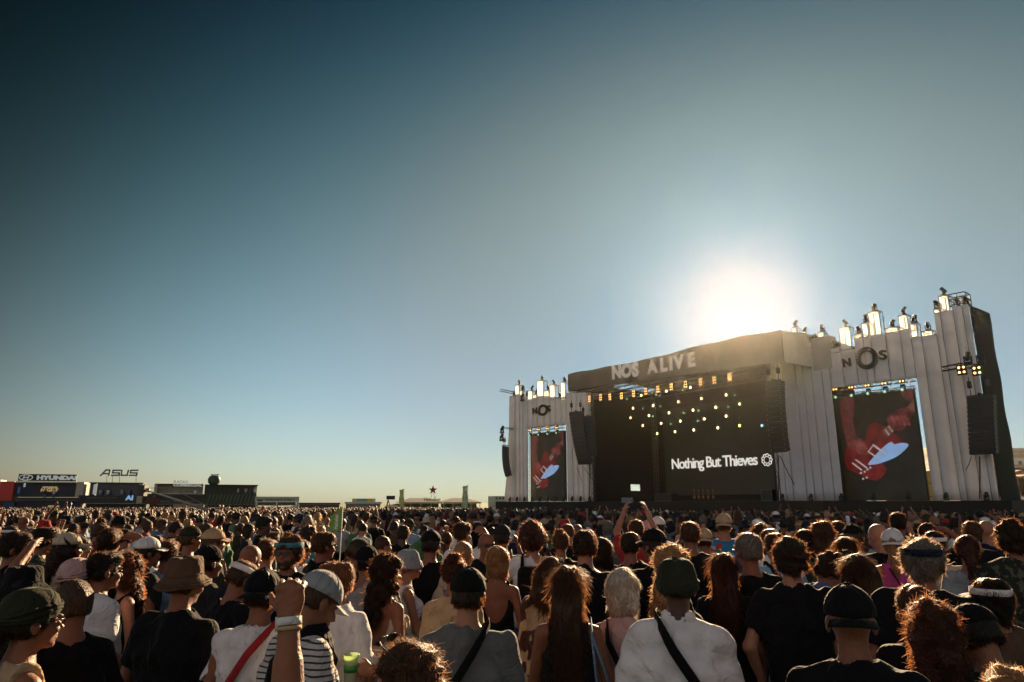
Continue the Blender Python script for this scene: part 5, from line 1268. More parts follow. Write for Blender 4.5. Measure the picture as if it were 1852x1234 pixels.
class Front:
    """a thing on a vertical plane whose parts are given by what they cover in the picture at their real distance"""
    def __init__(s, pl, name, px, label, cat, t=0.0, group=None):
        s.pl = pl; s.t = t; a, _ = pl.hit(px, 905, t); s.a = a; s.r = empty(name, label=label, cat=cat, group=group); s.r.matrix_world = pl.M(a, t, -.5); s.M = s.r.matrix_world.inverted()
    def box(s, x0, x1, y0, y1, name, mat, d0=0.0, d1=3.0, z0=None, parent=None):
        a0, zt = s.pl.hit(x0, y0, s.t); a1, _ = s.pl.hit(x1, y0, s.t); zb = s.pl.hit(x0, y1, s.t)[1] if z0 is None else z0
        return MB().box(a0 - s.a, a1 - s.a, d0, d1, zb + .5, zt + .5).build(name, [mat], parent or s.r)
    def text(s, txt, x0, x1, y0, y1, mat, name='lettering', d=-.12, depth=.1, bold=.03, **k):
        a0, zb = s.pl.hit(x0, y1, s.t); a1, _ = s.pl.hit(x1, y1, s.t); zt = s.pl.hit(x0, y0, s.t)[1]
        return text_obj(txt, name, s.r, mat, (zt - zb) * 1.4, Matrix.Translation((a0 - s.a, d, zb + .5)), depth, bold=bold, width=a1 - a0, **k)
    def q(s, px, py, d=0): a, z = s.pl.hit(px, py, s.t); return Vector((a - s.a, d, z + .5))
GZ = -.45
def booths():
    f = Front(ROW, 'red_booth', 10, 'bright red booth wall at the far left edge behind the crowd', 'booth'); f.box(-8, 1, 868, 905, 'wall', AWN, .1, 3, GZ); f.box(1, 26, 871, 905, 'wall', REDP, 0, 3, GZ); f.box(-6, 28, 905.5, 912, 'canopy', BOOTH, -1.0, 0)
    f = Front(ROW, 'car_booth', 88, 'two-storey navy booth with a dark HYUNDAI billboard on its roof', 'booth')
    f.box(30, 139, 873, 899, 'upper_floor', NAVY, .5, 4); f.box(30, 153, 900, 905, 'balcony', BOOTH, -.5, 3.9); f.box(30, 145, 905.2, 925, 'ground_floor', NAVY, .2, 4, GZ); f.box(139.2, 153, 872, 899.5, 'side_wall', BEIGE, -.2, 4)
    f.box(30, 139, 870.8, 872.8, 'cornice', AWN, -.4, 4); b = f.box(35, 140, 857.5, 870, 'billboard', BOOTH, -.3, 0)
    f.text('HYUNDAI', 67, 139, 860.5, 867.5, WHITE_L, d=-.36, bold=.06)
    mb = MB(); c = f.q(48, 864, -.38); rx = (f.q(60, 864) - f.q(48, 864)).x; rz = .42
    mb.tube([(c.x + rx * math.cos(a), c.y, c.z + rz * math.sin(a)) for a in np.linspace(0, 2 * math.pi, 25)], .07, 5)
    for x in (-.35, .35): mb.tube([(c.x + rx * (x - .12), c.y, c.z - rz * .75), (c.x + rx * (x + .12), c.y, c.z + rz * .75)], .07, 5)
    mb.tube([(c.x - rx * .3, c.y, c.z - .08), (c.x + rx * .3, c.y, c.z + .08)], .07, 5); mb.build('emblem', [WHITE_L], f.r)
    f.text('HYUNDAI', 75, 102, 880, 883.5, GOLD_L, d=.42); f.text('NIGHT', 72, 104, 884, 889, GOLD_L, d=.42); f.text('HYUNDAI', 86, 106, 914.5, 917.5, GOLD_L, d=.12)
    f.box(42, 45, 874, 881, 'light_panel', WHITE_L, .3, .48); f.box(35, 39, 881, 893, 'blue_banner', sm('blue_banner', (.05, .2, .5)), -.6, -.52); f.box(12, 30, 908, 925, 'blue_counter', sm('deep_blue', (.01, .04, .12)), -1, 1, GZ)
    f = Front(ROW, 'computer_booth', 205, 'black two-storey booth with free-standing ASUS letters on its roof', 'booth')
    f.box(164, 168, 874, 896, 'post', BOOTH, 0, 3); f.box(174, 259, 874, 895.8, 'upper_floor', GLASSD, 1.2, 3); f.box(162, 260, 872.5, 873.9, 'roof', BOOTH, -.3, 3); f.box(143, 262, 896, 911, 'balcony', BOOTH, -.4, 3); f.box(154, 262, 911.2, 925, 'ground_floor', BOOTH, .6, 3, GZ)
    f.box(168.2, 173.8, 876, 894, 'light_panel', WHITE_L, .6, .8); f.box(249, 259, 894, 911, 'corner_panel', BEIGE, -.6, -.42); f.box(252, 259, 875, 893, 'mirror_column', SILVER, -.3, .4)
    # ASUS in slanted strokes
    def stroke(pts, w=.26):
        mb = MB()
        for p, q in zip(pts, pts[1:]):
            P_, Q_ = f.q(*p, -.2), f.q(*q, -.2); d = (Q_ - P_).normalized(); n = Vector((-d.z, 0, d.x)) * w / 2; e = d * w * .35
            mb.raw([P_ - n - e, P_ + n - e, Q_ + n + e, Q_ - n + e] + [v + Vector((0, .22, 0)) for v in (P_ - n - e, P_ + n - e, Q_ + n + e, Q_ - n + e)], [(0, 1, 2, 3), (7, 6, 5, 4), (0, 4, 5, 1), (1, 5, 6, 2), (2, 6, 7, 3), (3, 7, 4, 0)])
        mb.build('letter', [SILVER], f.r)
    stroke([(182, 860.5), (192, 850.5), (199, 850.5)]); stroke([(199, 850.8), (197, 860.5)]); stroke([(187, 857), (196, 857)])
    for x in (204, 236): stroke([(x + 14, 851), (x + 1, 851), (x, 855.5), (x + 12, 855.8), (x + 11.5, 860), (x - 2, 860)])
    stroke([(221, 851), (219.5, 860), (230, 860), (232.5, 851)])
    mb = MB()
    for x in (193, 203, 216, 246): mb.tube([f.q(x, 861), f.q(x - .5, 872.5, .2)], .04, 4)
    mb.build('sign_posts', [BLK], f.r); f.text('AI', 227, 241, 896.5, 904.5, BLUE_L, d=-.5, bold=.05); f.text('UNLEASH YOUR CREATIVITY', 158, 212, 900, 902, SILVER, d=-.46, bold=0)
    f = Front(ROW, 'radio_booth', 325, 'two-storey radio booth with RADIO COMERCIAL letters on its roof edge', 'booth')
    f.box(280, 285, 876, 900, 'post', BEIGE, -.4, 3); f.box(286, 366, 877, 893, 'upper_wall', BEIGE, 1.5, 3); f.box(281, 368, 875, 876.8, 'roof', BOOTH, -.3, 3); f.box(264, 370, 893.5, 900, 'balcony', BOOTH, -.4, 3); f.box(264, 370, 900.2, 912, 'fascia', sm('booth_brown', (.02, .012, .01)), -.2, 3)
    f.box(270, 312, 912.2, 928, 'ground_floor', BOOTH, .3, 3, GZ); f.box(313, 366, 912.2, 928, 'ground_wall', BEIGE, .3, 3, GZ); f.text('RADIO', 314, 341, 869, 873.8, WHITE_L, depth=.3); f.text('COMERCIAL', 313, 366, 875, 879.8, WHITE_L, d=-.35, depth=.2); f.text('MAIS DE 1000 CONCERTOS', 290, 352, 906, 908.5, SILVER, d=-.26, bold=0)
    mb = MB(); c = f.q(277, 903, -.24); mb.lathe([(0, .03), (.95, .02), (1.0, 0)], 20, M=Matrix.Translation(c) @ Matrix.Rotation(R(90), 4, 'X')); mb.build('disc', [sm('dark_red', (.10, .012, .01))], f.r)
    for i in range(7):
        for j in range(2): f.text('rc', 289 + i * 11, 295 + i * 11, 879.5 + j * 6 + (i % 2) * 1.5, 881.5 + j * 6 + (i % 2) * 1.5, sm('brown_print', (.12, .06, .03)), d=1.45, depth=.02, bold=0)
    f = Front(ROW, 'green_bar', 420, 'black and green bar with slanted light strips and a rooftop apple sign', 'bar')
    f.box(370, 465, 878, 893, 'upper_floor', GREENB, .8, 4); f.box(370, 467, 876.5, 877.9, 'roof', BOOTH, -.4, 4); f.box(370, 464, 893.2, 913, 'slat_wall', GREENB, -.1, 4); f.box(370, 464, 913.2, 925, 'ground_floor', BOOTH, .4, 4, GZ)
    for k in range(14):
        mb = MB(); x = 374 + k * 6.6; mb.tube([f.q(x, 913, -.16), f.q(x + 7, 894.5, -.16)], .045, 4); mb.build('light_strip', [GLINE], f.r)
    mb = MB(); c = f.q(387, 868.5, .5); mb.lathe([(0, -.75), (.6, -.8), (.95, -.45), (1.05, .1), (.85, .6), (.45, .78), (0, .7)], 14, c, 0, True); mb.build('apple', [sm('dark_green', (.012, .04, .015))], f.r); mb = MB(); mb.tube([c + Vector((0, 0, .7)), c + Vector((.1, 0, 1.05))], .06, 5); mb.build('stalk', [BOOTH], f.r); f.text('SCP', 380.5, 396, 857.5, 860.5, SILVER, d=.4, bold=.02)
    f = Front(ROW, 'burger_stall', 500, 'pale grey burger stall with a long name board and white awnings', 'food stall')
    f.box(461, 541, 898.5, 908, 'name_board', PALE, -.3, .3); f.box(462, 466, 908.2, 925, 'post', PALE, -.3, 0, GZ); f.box(499, 502, 908.2, 925, 'post', PALE, -.3, 0, GZ); f.box(536, 540, 908.2, 925, 'post', PALE, -.3, 0, GZ); f.box(466, 536, 908.2, 925, 'back_wall', BOOTH, 1.5, 3, GZ)
    f.text('Hamburgueria do Bairro', 479, 532, 901.5, 905.5, sm('dark_print', (.05, .05, .05)), d=-.34, depth=.03, bold=.01); mb = MB(); c = f.q(470, 903.5, -.34); mb.lathe([(0, 0), (.5, 0), (.42, -.28), (0, -.36)], 12, c, 0, True, 1, .15); mb.build('bowl_mark', [sm('dark_print', (.05, .05, .05))], f.r)
    for x in (466.5, 502.5):
        P = [f.q(x, 917, -1.4), f.q(x + 33, 917, -1.4), f.q(x + 33, 914, .2), f.q(x, 914, .2)]; MB().raw([*P, *[p - Vector((0, 0, .06)) for p in P]], [(0, 1, 2, 3), (7, 6, 5, 4), (0, 4, 5, 1), (1, 5, 6, 2), (2, 6, 7, 3), (3, 7, 4, 0)]).build('awning', [AWN], f.r)
    f = Front(ROW, 'long_bar', 578, 'long low dark green bar beside the burger stall', 'bar'); f.box(541.5, 615, 909.5, 913, 'roof', BOOTH, -.4, 4); f.box(543, 614, 913.2, 925, 'counter', GREENB, .3, 4, GZ)
    for k in range(6): f.box(548 + k * 11, 555 + k * 11, 914.5, 919, 'window', GLASSD, .2, .29)
booths()
def balcony_people():
    rs = random.Random(8)
    for k, (px, col, skin_, where) in enumerate(((180, 'light blue', 'tan', 'leftmost on the ASUS booth balcony'), (194, 'white', 'tan', 'second on the ASUS booth balcony'), (219, 'light blue', 'fair', 'third on the ASUS booth balcony'), (232, 'denim blue', 'tan', 'rightmost on the ASUS booth balcony'), (80, 'black', 'tan', 'left one on the HYUNDAI booth balcony'), (96, 'white', 'tan', 'right one on the HYUNDAI booth balcony'), (352, 'white', 'tan', 'on the radio booth balcony'), (430, 'white', 'tan', 'leftmost on the green bar roof terrace'), (444, 'cream', 'tan', 'second on the green bar roof terrace'), (452, 'grey', 'brown', 'third on the green bar roof terrace'), (460, 'white', 'tan', 'rightmost on the green bar roof terrace'))):
        a, z = ROW.hit(px, 896.5 if px < 400 else 893, 0); z -= .62; q = ROW.P(a, -.25 if px < 400 else -.3, z)
        person(q.x, q.y, 190 + rs.uniform(-40, 40), 1.74, 'person in a ' + col + ' top, ' + where, top=('tee', col), skin_=skin_, hair=('short', rs.choice(['black', 'dark brown'])), arms=(('down', 'down'), ('crossed', 'crossed'), ('down', 'cup'))[k % 3], gz=z, vox=.03, strands=30, lib='balcony%d' % (k % 3), group='people on the booth balconies')
balcony_people()
MID = Plane(at_d(600, 905, 118)[:2], at_d(930, 905, 126)[:2])
def mid():
    f = Front(MID, 'kiosk', 655, 'grey kiosk with a bright flower-coloured sign board on its roof', 'kiosk'); f.box(626, 688, 911.5, 925, 'wall', sm('kiosk_grey', (.16, .17, .15)), 0, 3, GZ); f.box(624, 690, 908.2, 911.3, 'roof', PALE, -.4, 3)
    def fn(nt, N, L, b, m):
        tc = N.new('ShaderNodeTexCoord'); v = N.new('ShaderNodeTexVoronoi'); v.inputs['Scale'].default_value = 1.1; L.new(tc.outputs['Object'], v.inputs[0]); cr = N.new('ShaderNodeValToRGB'); cr.color_ramp.interpolation = 'CONSTANT'; e = cr.color_ramp.elements
        e[0].color = (.6, .12, .06, 1); e[1].position = .75; e[1].color = (.6, .5, .4, 1)
        for p, c in ((.25, (.7, .4, .05, 1)), (.45, (.1, .35, .3, 1)), (.6, (.6, .2, .25, 1))): q = e.new(p); q.color = c
        L.new(v.outputs['Color'], cr.inputs[0]); L.new(cr.outputs[0], b.inputs['Base Color'])
    f.box(637, 679, 902, 908, 'sign_board', node_mat('flower_print', fn), -.1, .1)
    for x0, x1, xa, lab in ((722, 800, 757, 'left one of two beige tent roofs near the red star'), (800, 870, 833, 'right one of two beige tent roofs near the red star')):
        f = Front(MID, 'marquee', xa, 'long low marquee, ' + lab, 'tent')
        e = [f.q(x0, 908.5, -.5), f.q(x1, 908.5, -.5), f.q(x1, 908.5, 6), f.q(x0, 908.5, 6)]; r0, r1 = f.q(x0 + 22, 901, 2.7), f.q(x1 - 22, 901, 2.7)
        MB().raw([*e, r0, r1, *[v - Vector((0, 0, .08)) for v in e]], [(0, 1, 5, 4), (1, 2, 5), (2, 3, 4, 5), (3, 0, 4), (9, 8, 7, 6), (0, 6, 7, 1), (1, 7, 8, 2), (2, 8, 9, 3), (3, 9, 6, 0)]).build('roof', [TENT], f.r)
        f.box(x0 + 1, x1 - 1, 909, 911, 'valance', TENTG, -.4, -.3); f.box(x0 + 2, x1 - 2, 911.2, 925, 'side_wall', TENTG, 3, 3.1, GZ)
        for k in range(5): x = x0 + 2 + (x1 - x0 - 5) * k / 4; f.box(x, x + 1, 909.2, 925, 'pole', AWN, -.28, -.18, GZ)
    f = Front(MID, 'star_sign', 783, 'dark red star on thin stilts above the green Heineken lettering', 'sign', 1.5)
    mb = MB(); c = f.q(783, 886.5); mb.prism([(c.x + (.78 if k % 2 == 0 else .32) * math.sin(k * math.pi / 5), c.z + (.78 if k % 2 == 0 else .32) * math.cos(k * math.pi / 5)) for k in range(10)], -.1, .15); mb.build('star', [sm('star_red', (.28, .02, .015))], f.r)
    mb = MB(); [mb.tube([f.q(x, 892), f.q(x2, 902)], .035, 4) for x, x2 in ((782, 779), (784, 788))]; mb.build('stilts', [BLK], f.r); f.text('Heineken', 766.5, 796, 900, 907, sm('beer_green', (.20, .26, .12)), d=-.1, bold=.02)
    for i, (px, y0, y1, w) in enumerate(((726, 886.5, 918, 7.5), (841, 880, 919, 9))):
        f = Front(Plane(at_d(600, 905, 70)[:2], at_d(930, 905, 72)[:2]), 'feather_flag', px, ('yellow-green' if i == 0 else 'pale green') + ' tall banner flag ' + ('left' if i == 0 else 'right') + ' of the red star', 'flag')
        mb = MB(); n = 8; vs = []
        for t in (0, .03):
            for k in range(n + 1):
                y = y0 + (y1 - y0) * k / n; P = f.q(px - w / 2 + .8 * math.sin(k), y, t); Q = f.q(px + w / 2 - .6 * math.sin(k * .8), y - (1.5 if k == 0 else 0), t + .1 * math.sin(k)); vs += [P, Q]
        o = (n + 1) * 2; fs = []
        for k in range(n): q = (2 * k, 2 * k + 1, 2 * k + 3, 2 * k + 2); fs += [q[::-1], tuple(a + o for a in q), (2 * k, 2 * k + 2, 2 * k + 2 + o, 2 * k + o), (2 * k + 1, 2 * k + 1 + o, 2 * k + 3 + o, 2 * k + 3)]
        def ff(nt, N, L, b, m): setp(b, rough=.7); noisy(nt, N, L, b, (.55, .55, .14) if i == 0 else (.45, .55, .3), .5, 2.2, 2)
        mb.raw(vs, fs, 0, True).build('banner', [node_mat('flag_cloth_%d' % i, ff)], f.r); mb = MB(); mb.tube([f.q(px + w / 2 + .5, y0 - 3, .05), f.q(px + w / 2 + .5, 925, .05)], .03, 5); mb.build('pole', [AWN], f.r)
    f = Front(MID, 'white_building', 903, 'small pale flat-roofed building left of the left portal', 'building'); f.box(894, 916, 897.5, 925, 'wall', PALE, 0, 5, GZ)
    for k in range(3): f.box(896.5 + k * 6, 900 + k * 6, 900, 903, 'window', GLASSD, -.05, -.01)
    f = Front(MID, 'stall', 705, 'dark pitched stall roof between the kiosk and the marquees', 'stall'); a, b, c = f.q(697, 915), f.q(722, 911, 0), f.q(742, 916)
    MB().prism([(a.x, a.z), (c.x, c.z), (b.x, b.z)], 0, 4).build('roof', [sm('tarpaulin_grey', (.12, .13, .11))], f.r); f.box(698, 741, 916.2, 925, 'wall', BOOTH, .4, 3.5, GZ)
    # camera crane over the crowd
    P0, P1 = at_d(258, 885, 62), at_d(392, 928, 40)
    r = empty('camera_crane', (P1.x, P1.y, ground_z(P1.x, P1.y)), label='long white camera crane boom reaching up over the left crowd', cat='camera crane')
    o = Vector(r.location); mb = MB(); mb.tube([P0 - o, P0 + (P1 - P0) * .5 - o, P1 - o], [.04, .07, .11], 6); mb.tube([P0 - o + Vector((0, 0, .05)), P0 + (P1 - P0) * .45 - o + Vector((0, 0, .75)), P1 - o + Vector((0, 0, .1))], .02, 4); mb.build('boom', [sm('crane_grey', (.14, .13, .12), .4)], r)
    mb = MB(); mb.tube([P1 - o, Vector((P1.x - o.x, 0, .05))], .12, 6); mb.box(-.6, .6, -.6, .6, 0, .15); mb.build('pedestal', [BLK], r); mb = MB(); h = P0 - o; mb.box(h.x - .3, h.x + .3, h.y - .3, h.y + .3, h.z - .6, h.z + .35); mb.lathe([(.0, .3), (.16, .3), (.14, 0)], 8, (0, 0, 0), 0, True, M=Matrix.Translation(h + Vector((.3, 0, -.1))) @ Matrix.Rotation(R(90), 4, 'Y')); mb.build('camera_head', [BLK], r)
    # camera platform
    p = at_d(690, 925, 48); r = empty('camera_platform', (p.x, p.y, ground_z(p.x, p.y)), label='small black camera platform rising from the crowd', cat='platform')
    MB().box(-.9, .9, -.9, .9, 1.35, 1.5).build('deck', [BLK], r); [MB().box(x - .05, x + .05, y - .05, y + .05, 0, 1.35).build('leg', [STEEL], r) for x in (-.8, .8) for y in (-.8, .8)]
    mb = MB(); c = Vector((.45, -.2, 0)); [mb.tube([(c.x, c.y, 2.6), (c.x + .35 * math.cos(a), c.y + .35 * math.sin(a), 1.5)], .03, 5) for a in (0, 2.1, 4.2)]; mb.box(c.x - .1, c.x + .45, c.y - .12, c.y + .12, 2.6, 2.85); r2 = empty('broadcast_camera', r.location, label='black broadcast camera on a tripod on the small platform', cat='camera'); mb.build('camera_body', [BLK], r2)
mid()
# ------------------------------------------------------------------ town on the hill at the right
def town():
    vs = []; fs = []; n = 20; m = 5
    for j in range(m + 1):
        for i in range(n + 1):
            x = 150 + 330 * i / n; y = 200 + 60 * j; h = max(0, (j / m)) ** .8 * (34 + 5 * math.sin(i * .9) + 3 * math.sin(i * 2.3)) * min(1, i / 5 + .3) - 1.0
            vs.append((x, y, h))
    for j in range(m):
        for i in range(n): a = j * (n + 1) + i; fs.append((a, a + 1, a + n + 2, a + n + 1))
    def fn(nt, N, L, b, m_): setp(b, rough=.9); noisy(nt, N, L, b, (.16, .14, .08), .6, .06, 5)
    tag(MB().raw(vs, fs, 0, True).build('hill', [node_mat('dry_hill', fn)]), kind='structure')
    rs = random.Random(4); W = [sm('town_cream', (.5, .42, .3)), sm('town_white', (.6, .56, .5)), sm('town_ochre', (.45, .28, .14))]; T = [sm('roof_tile_red', (.28, .10, .05)), sm('roof_tile_brown', (.2, .10, .06))]
    def house(px, d, ytop, w, dep, lab, wm, rm, flat=False, nwin=3, name='house', rows=2):
        top = at_d(px, ytop, d); x, y = top.x, d; zb = -1.0; h = top.z - zb; r = empty(name, (x, y, zb), 0, lab, 'building', 'buildings on the hill behind the right portal' if name == 'house' else None)
        hw = h if flat else h - w * .16; MB().box(-w / 2, w / 2, 0, dep, 0, hw).build('wall', [wm], r)
        if flat: MB().box(-w / 2 - .2, w / 2 + .2, -.2, dep + .2, hw + .01, hw + .5).build('roof', [rm], r)
        else: mb = MB(); mb.prism([(-w / 2 - .4, hw), (w / 2 + .4, hw), (0, h)], -.4, dep + .4); mb.build('roof', [rm], r)
        for k in range(nwin):
            for q in range(rows):
                wx = -w / 2 + w * (k + .5) / nwin; z = hw - 2.2 - q * 3.2
                if z > 1: MB().box(wx - w / nwin * .22, wx + w / nwin * .22, -.08, -.01, z - .7, z + .7).build('window', [GLASSD], r)
        return r
    k = 0
    for px, d, yt, w, fl in ((1822, 330, 838, 16, 0), (1836, 300, 828, 14, 1), (1850, 310, 822, 16, 1), (1866, 320, 826, 16, 0), (1815, 260, 852, 10, 0), (1829, 250, 846, 12, 1), (1846, 240, 850, 12, 0), (1862, 250, 843, 12, 1), (1838, 420, 815, 22, 1), (1858, 430, 812, 24, 1), (1816, 430, 818, 20, 0)):
        desc = ('flat-roofed' if fl else 'gabled') + ' ' + ('cream', 'white', 'ochre')[k % 3] + ' town building ' + ('on the hill top' if d > 400 else 'half way up the hill' if d > 280 else 'low on the hill') + ', ' + ('nearest the portal', 'near the middle', 'near the frame edge', 'outermost')[0 if px < 1826 else 1 if px < 1842 else 2 if px < 1855 else 3]
        house(px, d, yt, w, 10, desc, W[k % 3], T[k % 2] if not fl else W[(k + 1) % 3], fl, 4, rows=3); k += 1
    house(1836, 150, 866, 9, 10, 'orange brick warehouse with a flat roof behind the white tents at right', sm('orange_brick', (.42, .17, .07)), sm('brick_cap', (.3, .13, .07)), True, 3, 'brick_building', 1)
    house(1858, 150, 858, 4, 6, 'tall orange brick stair tower beside the brick warehouse', sm('orange_brick', (.42, .17, .07)), T[0], False, 1, 'brick_tower', 2)
    for i, (px, d, yt, w) in enumerate(((1826, 100, 886, 7), (1850, 96, 893, 8))):
        p = at_d(px, yt, d); r = empty('marquee', (p.x, d, -.45), 0, 'white peaked marquee right of the stage, ' + ('nearer the black drape' if i == 0 else 'at the right frame edge'), 'tent', 'white marquees right of the stage'); h = p.z + .45; e = 2.9
        mb = MB(); mb.raw([(-w / 2, 0, e), (w / 2, 0, e), (w / 2, 6, e), (-w / 2, 6, e), (-w * .3, 3, h)], [(0, 1, 4), (1, 2, 4), (2, 3, 4), (3, 0, 4), (3, 2, 1, 0)]).build('roof', [AWN], r)
        [MB().box(x - .06, x + .06, y - .06, y + .06, 0, e - .01).build('pole', [STEEL], r) for x in (-w / 2 + .2, w / 2 - .2) for y in (.2, 5.8)]; MB().box(-w / 2 + .1, w / 2 - .1, 5.9, 6, 0, e - .02).build('back_wall', [sm('tent_back', (.10, .12, .11))], r)
    p = at_d(1684, 852, 75); r = empty('yellow_container', (p.x, 75, -.4), R(20), 'ochre shipping container seen through the gap right of the large screen', 'container'); MB().box(-1.3, 1.3, 0, 5, 0, p.z + .4).build('box_body', [sm('ochre_paint', (.45, .27, .06))], r)
    for z in (1.4, 3.0, 4.4): MB().box(-1.34, 1.34, -.05, -.004, z, z + .08).build('rail', [STEEL], r)
town()
# ================================================================== THE CROWD
HEROES = []                                      # (px, top_px, Y, x, y, landmark)
def worldpt(x, y, yaw, H, p):
    s = H / 1.75; v = Matrix.Rotation(-R(yaw), 4, 'Z') @ (Vector([float(a) for a in p]) * s); return Vector((x, y, ground_z(x, y))) + v
def hero(px, top_, Y, vyaw, label, mark=None, extra=0.0, **k):
    p = at_d(px, top_, Y); gz = ground_z(p.x, Y); H = (p.z - gz - extra) / 1.0 * .995; yaw = vyaw + math.degrees(math.atan2(p.x, Y))
    HEROES.append((px, top_, Y, p.x, Y, mark))
    r, P = person(p.x, Y, yaw, H, label, seed=int(px * 7 + top_), **k)
    return r, P, yaw, H
def reach(px, py, Yt, hpx, htop, Y, vyaw, side, hd, curl=.9):
    """elbow and wrist, relative to the shoulder, that bring a hand to a real point in front of the person"""
    T = at_d(px, py, Yt); p = at_d(hpx, htop, Y); gz = ground_z(p.x, Y); H = (p.z - gz) * .995; s = H / 1.75; yaw = R(vyaw) + math.atan2(p.x, Y)
    L_ = (Matrix.Rotation(yaw, 4, 'Z') @ (T - Vector((p.x, Y, gz)))) / s; S = Vector((side * .170, -.012, 1.395)); d = L_ - S; mid = d * .5; ln = d.length
    drop = max(.0, .27 ** 2 - (ln / 2) ** 2) ** .5; e = mid + Vector((side * .05, -.05, -1)).normalized() * drop
    print('reach', round(ln, 2)); return ((e.x * side, e.y, e.z), (d.x * side, d.y, d.z), hd, curl)
CUPM = None
def cup_mats():
    def fn(nt, N, L, b, m):
        setp(b, base=(.75, .8, .65), rough=.25)
        tr = N.new('ShaderNodeBsdfTranslucent'); tr.inputs[0].default_value = (.7, .85, .5, 1); mx = N.new('ShaderNodeMixShader'); mx.inputs[0].default_value = .55
        L.new(b.outputs[0], mx.inputs[1]); L.new(tr.outputs[0], mx.inputs[2]); L.new(mx.outputs[0], N['Material Output'].inputs[0])
    return [node_mat('cup_plastic', fn)]
def cup(h, side, label, tint=None):
    r, P, yaw, H = h; k = 1 if side == 'r' else 0
    d = P.hd[k] / np.linalg.norm(P.hd[k]); w = worldpt(r.location.x, r.location.y, yaw, H, P.wr[k] + d * .085 + A3(-.03 if k else .03, .02, .0))
    o = empty('beer_cup', w - Vector((0, 0, .06)), 0, label, 'cup', 'plastic beer cups held in hands')
    mb = MB(); mb.lathe([(0, 0), (.030, 0), (.033, .004), (.043, .135), (.045, .137), (.041, .135), (.031, .006), (0, .006)], 14); mb.build('cup', cup_mats(), o)
    mb = MB(); mb.lathe([(0, .008), (.0295, .008), (.0375, .095), (0, .095)], 14); mb.build('beer', [plain('beer', (.55, .30, .03), .1)], o)
    mb = MB(); mb.lathe([(.0355, .05), (.0375, .05), (.0405, .085), (.0385, .085), (.0355, .05)], 14); mb.build('green_band', [plain('cup_green', (.03, .22, .04), .4)], o); return o
def phone(h, side, label, tilt=0.3, scale=1.0):
    r, P, yaw, H = h; k = 1 if side == 'r' else 0; d = P.hd[k] / np.linalg.norm(P.hd[k])
    w = worldpt(r.location.x, r.location.y, yaw, H, P.wr[k] + d * .11 + A3(0, .0, .02))
    o = empty('phone', w, -R(yaw), label, 'phone', 'phones held up in the crowd'); o.rotation_euler = (tilt, 0, -R(yaw))
    MB().box(-.075, .075, -.004, .004, -.036, .036).build('phone_case', [BLACK_PLASTIC], o); MB().box(-.07, .07, -.0062, -.0042, -.032, .032).build('display', [emit('phone_display', (.05, .06, .08), .15)], o); return o
def backpack(h, label, col, s=1.0):
    r, P, yaw, H = h; o = empty('backpack', r.location, -R(yaw), label, 'backpack'); o.scale = (H / 1.75,) * 3; b = P.b
    F = Field((-.2, -.36, .92), (.2, -.02, 1.52), .016); F.op(rbox((0, -.19 * b, 1.20), (.14 * s, .085, .20 * s), .06), 0).op(rbox((0, -.25 * b, 1.12), (.11 * s, .06, .10 * s), .04), .03).warp(.006, 35, 3)
    V, Q = F.polys(); link('bag_body', np_mesh('bag_body', V, Q), o, [CL[col]])
    for x in (-.095, .095):
        pts = [Vector((x, -.10 * b - .03, 1.12)), Vector((x, -.13 * b - .02, 1.34)), Vector((x, -.07, 1.485)), Vector((x, .0, 1.50)), Vector((x * 1.05, .10 * b + .015, 1.40)), Vector((x * 1.15, .145 * b + .02, 1.25)), Vector((x * 1.6, .10, 1.10)), Vector((x * 1.7, -.05, 1.06))]
        ribbon(pts, .045, .006).build('shoulder_strap', [CL[col]], o)
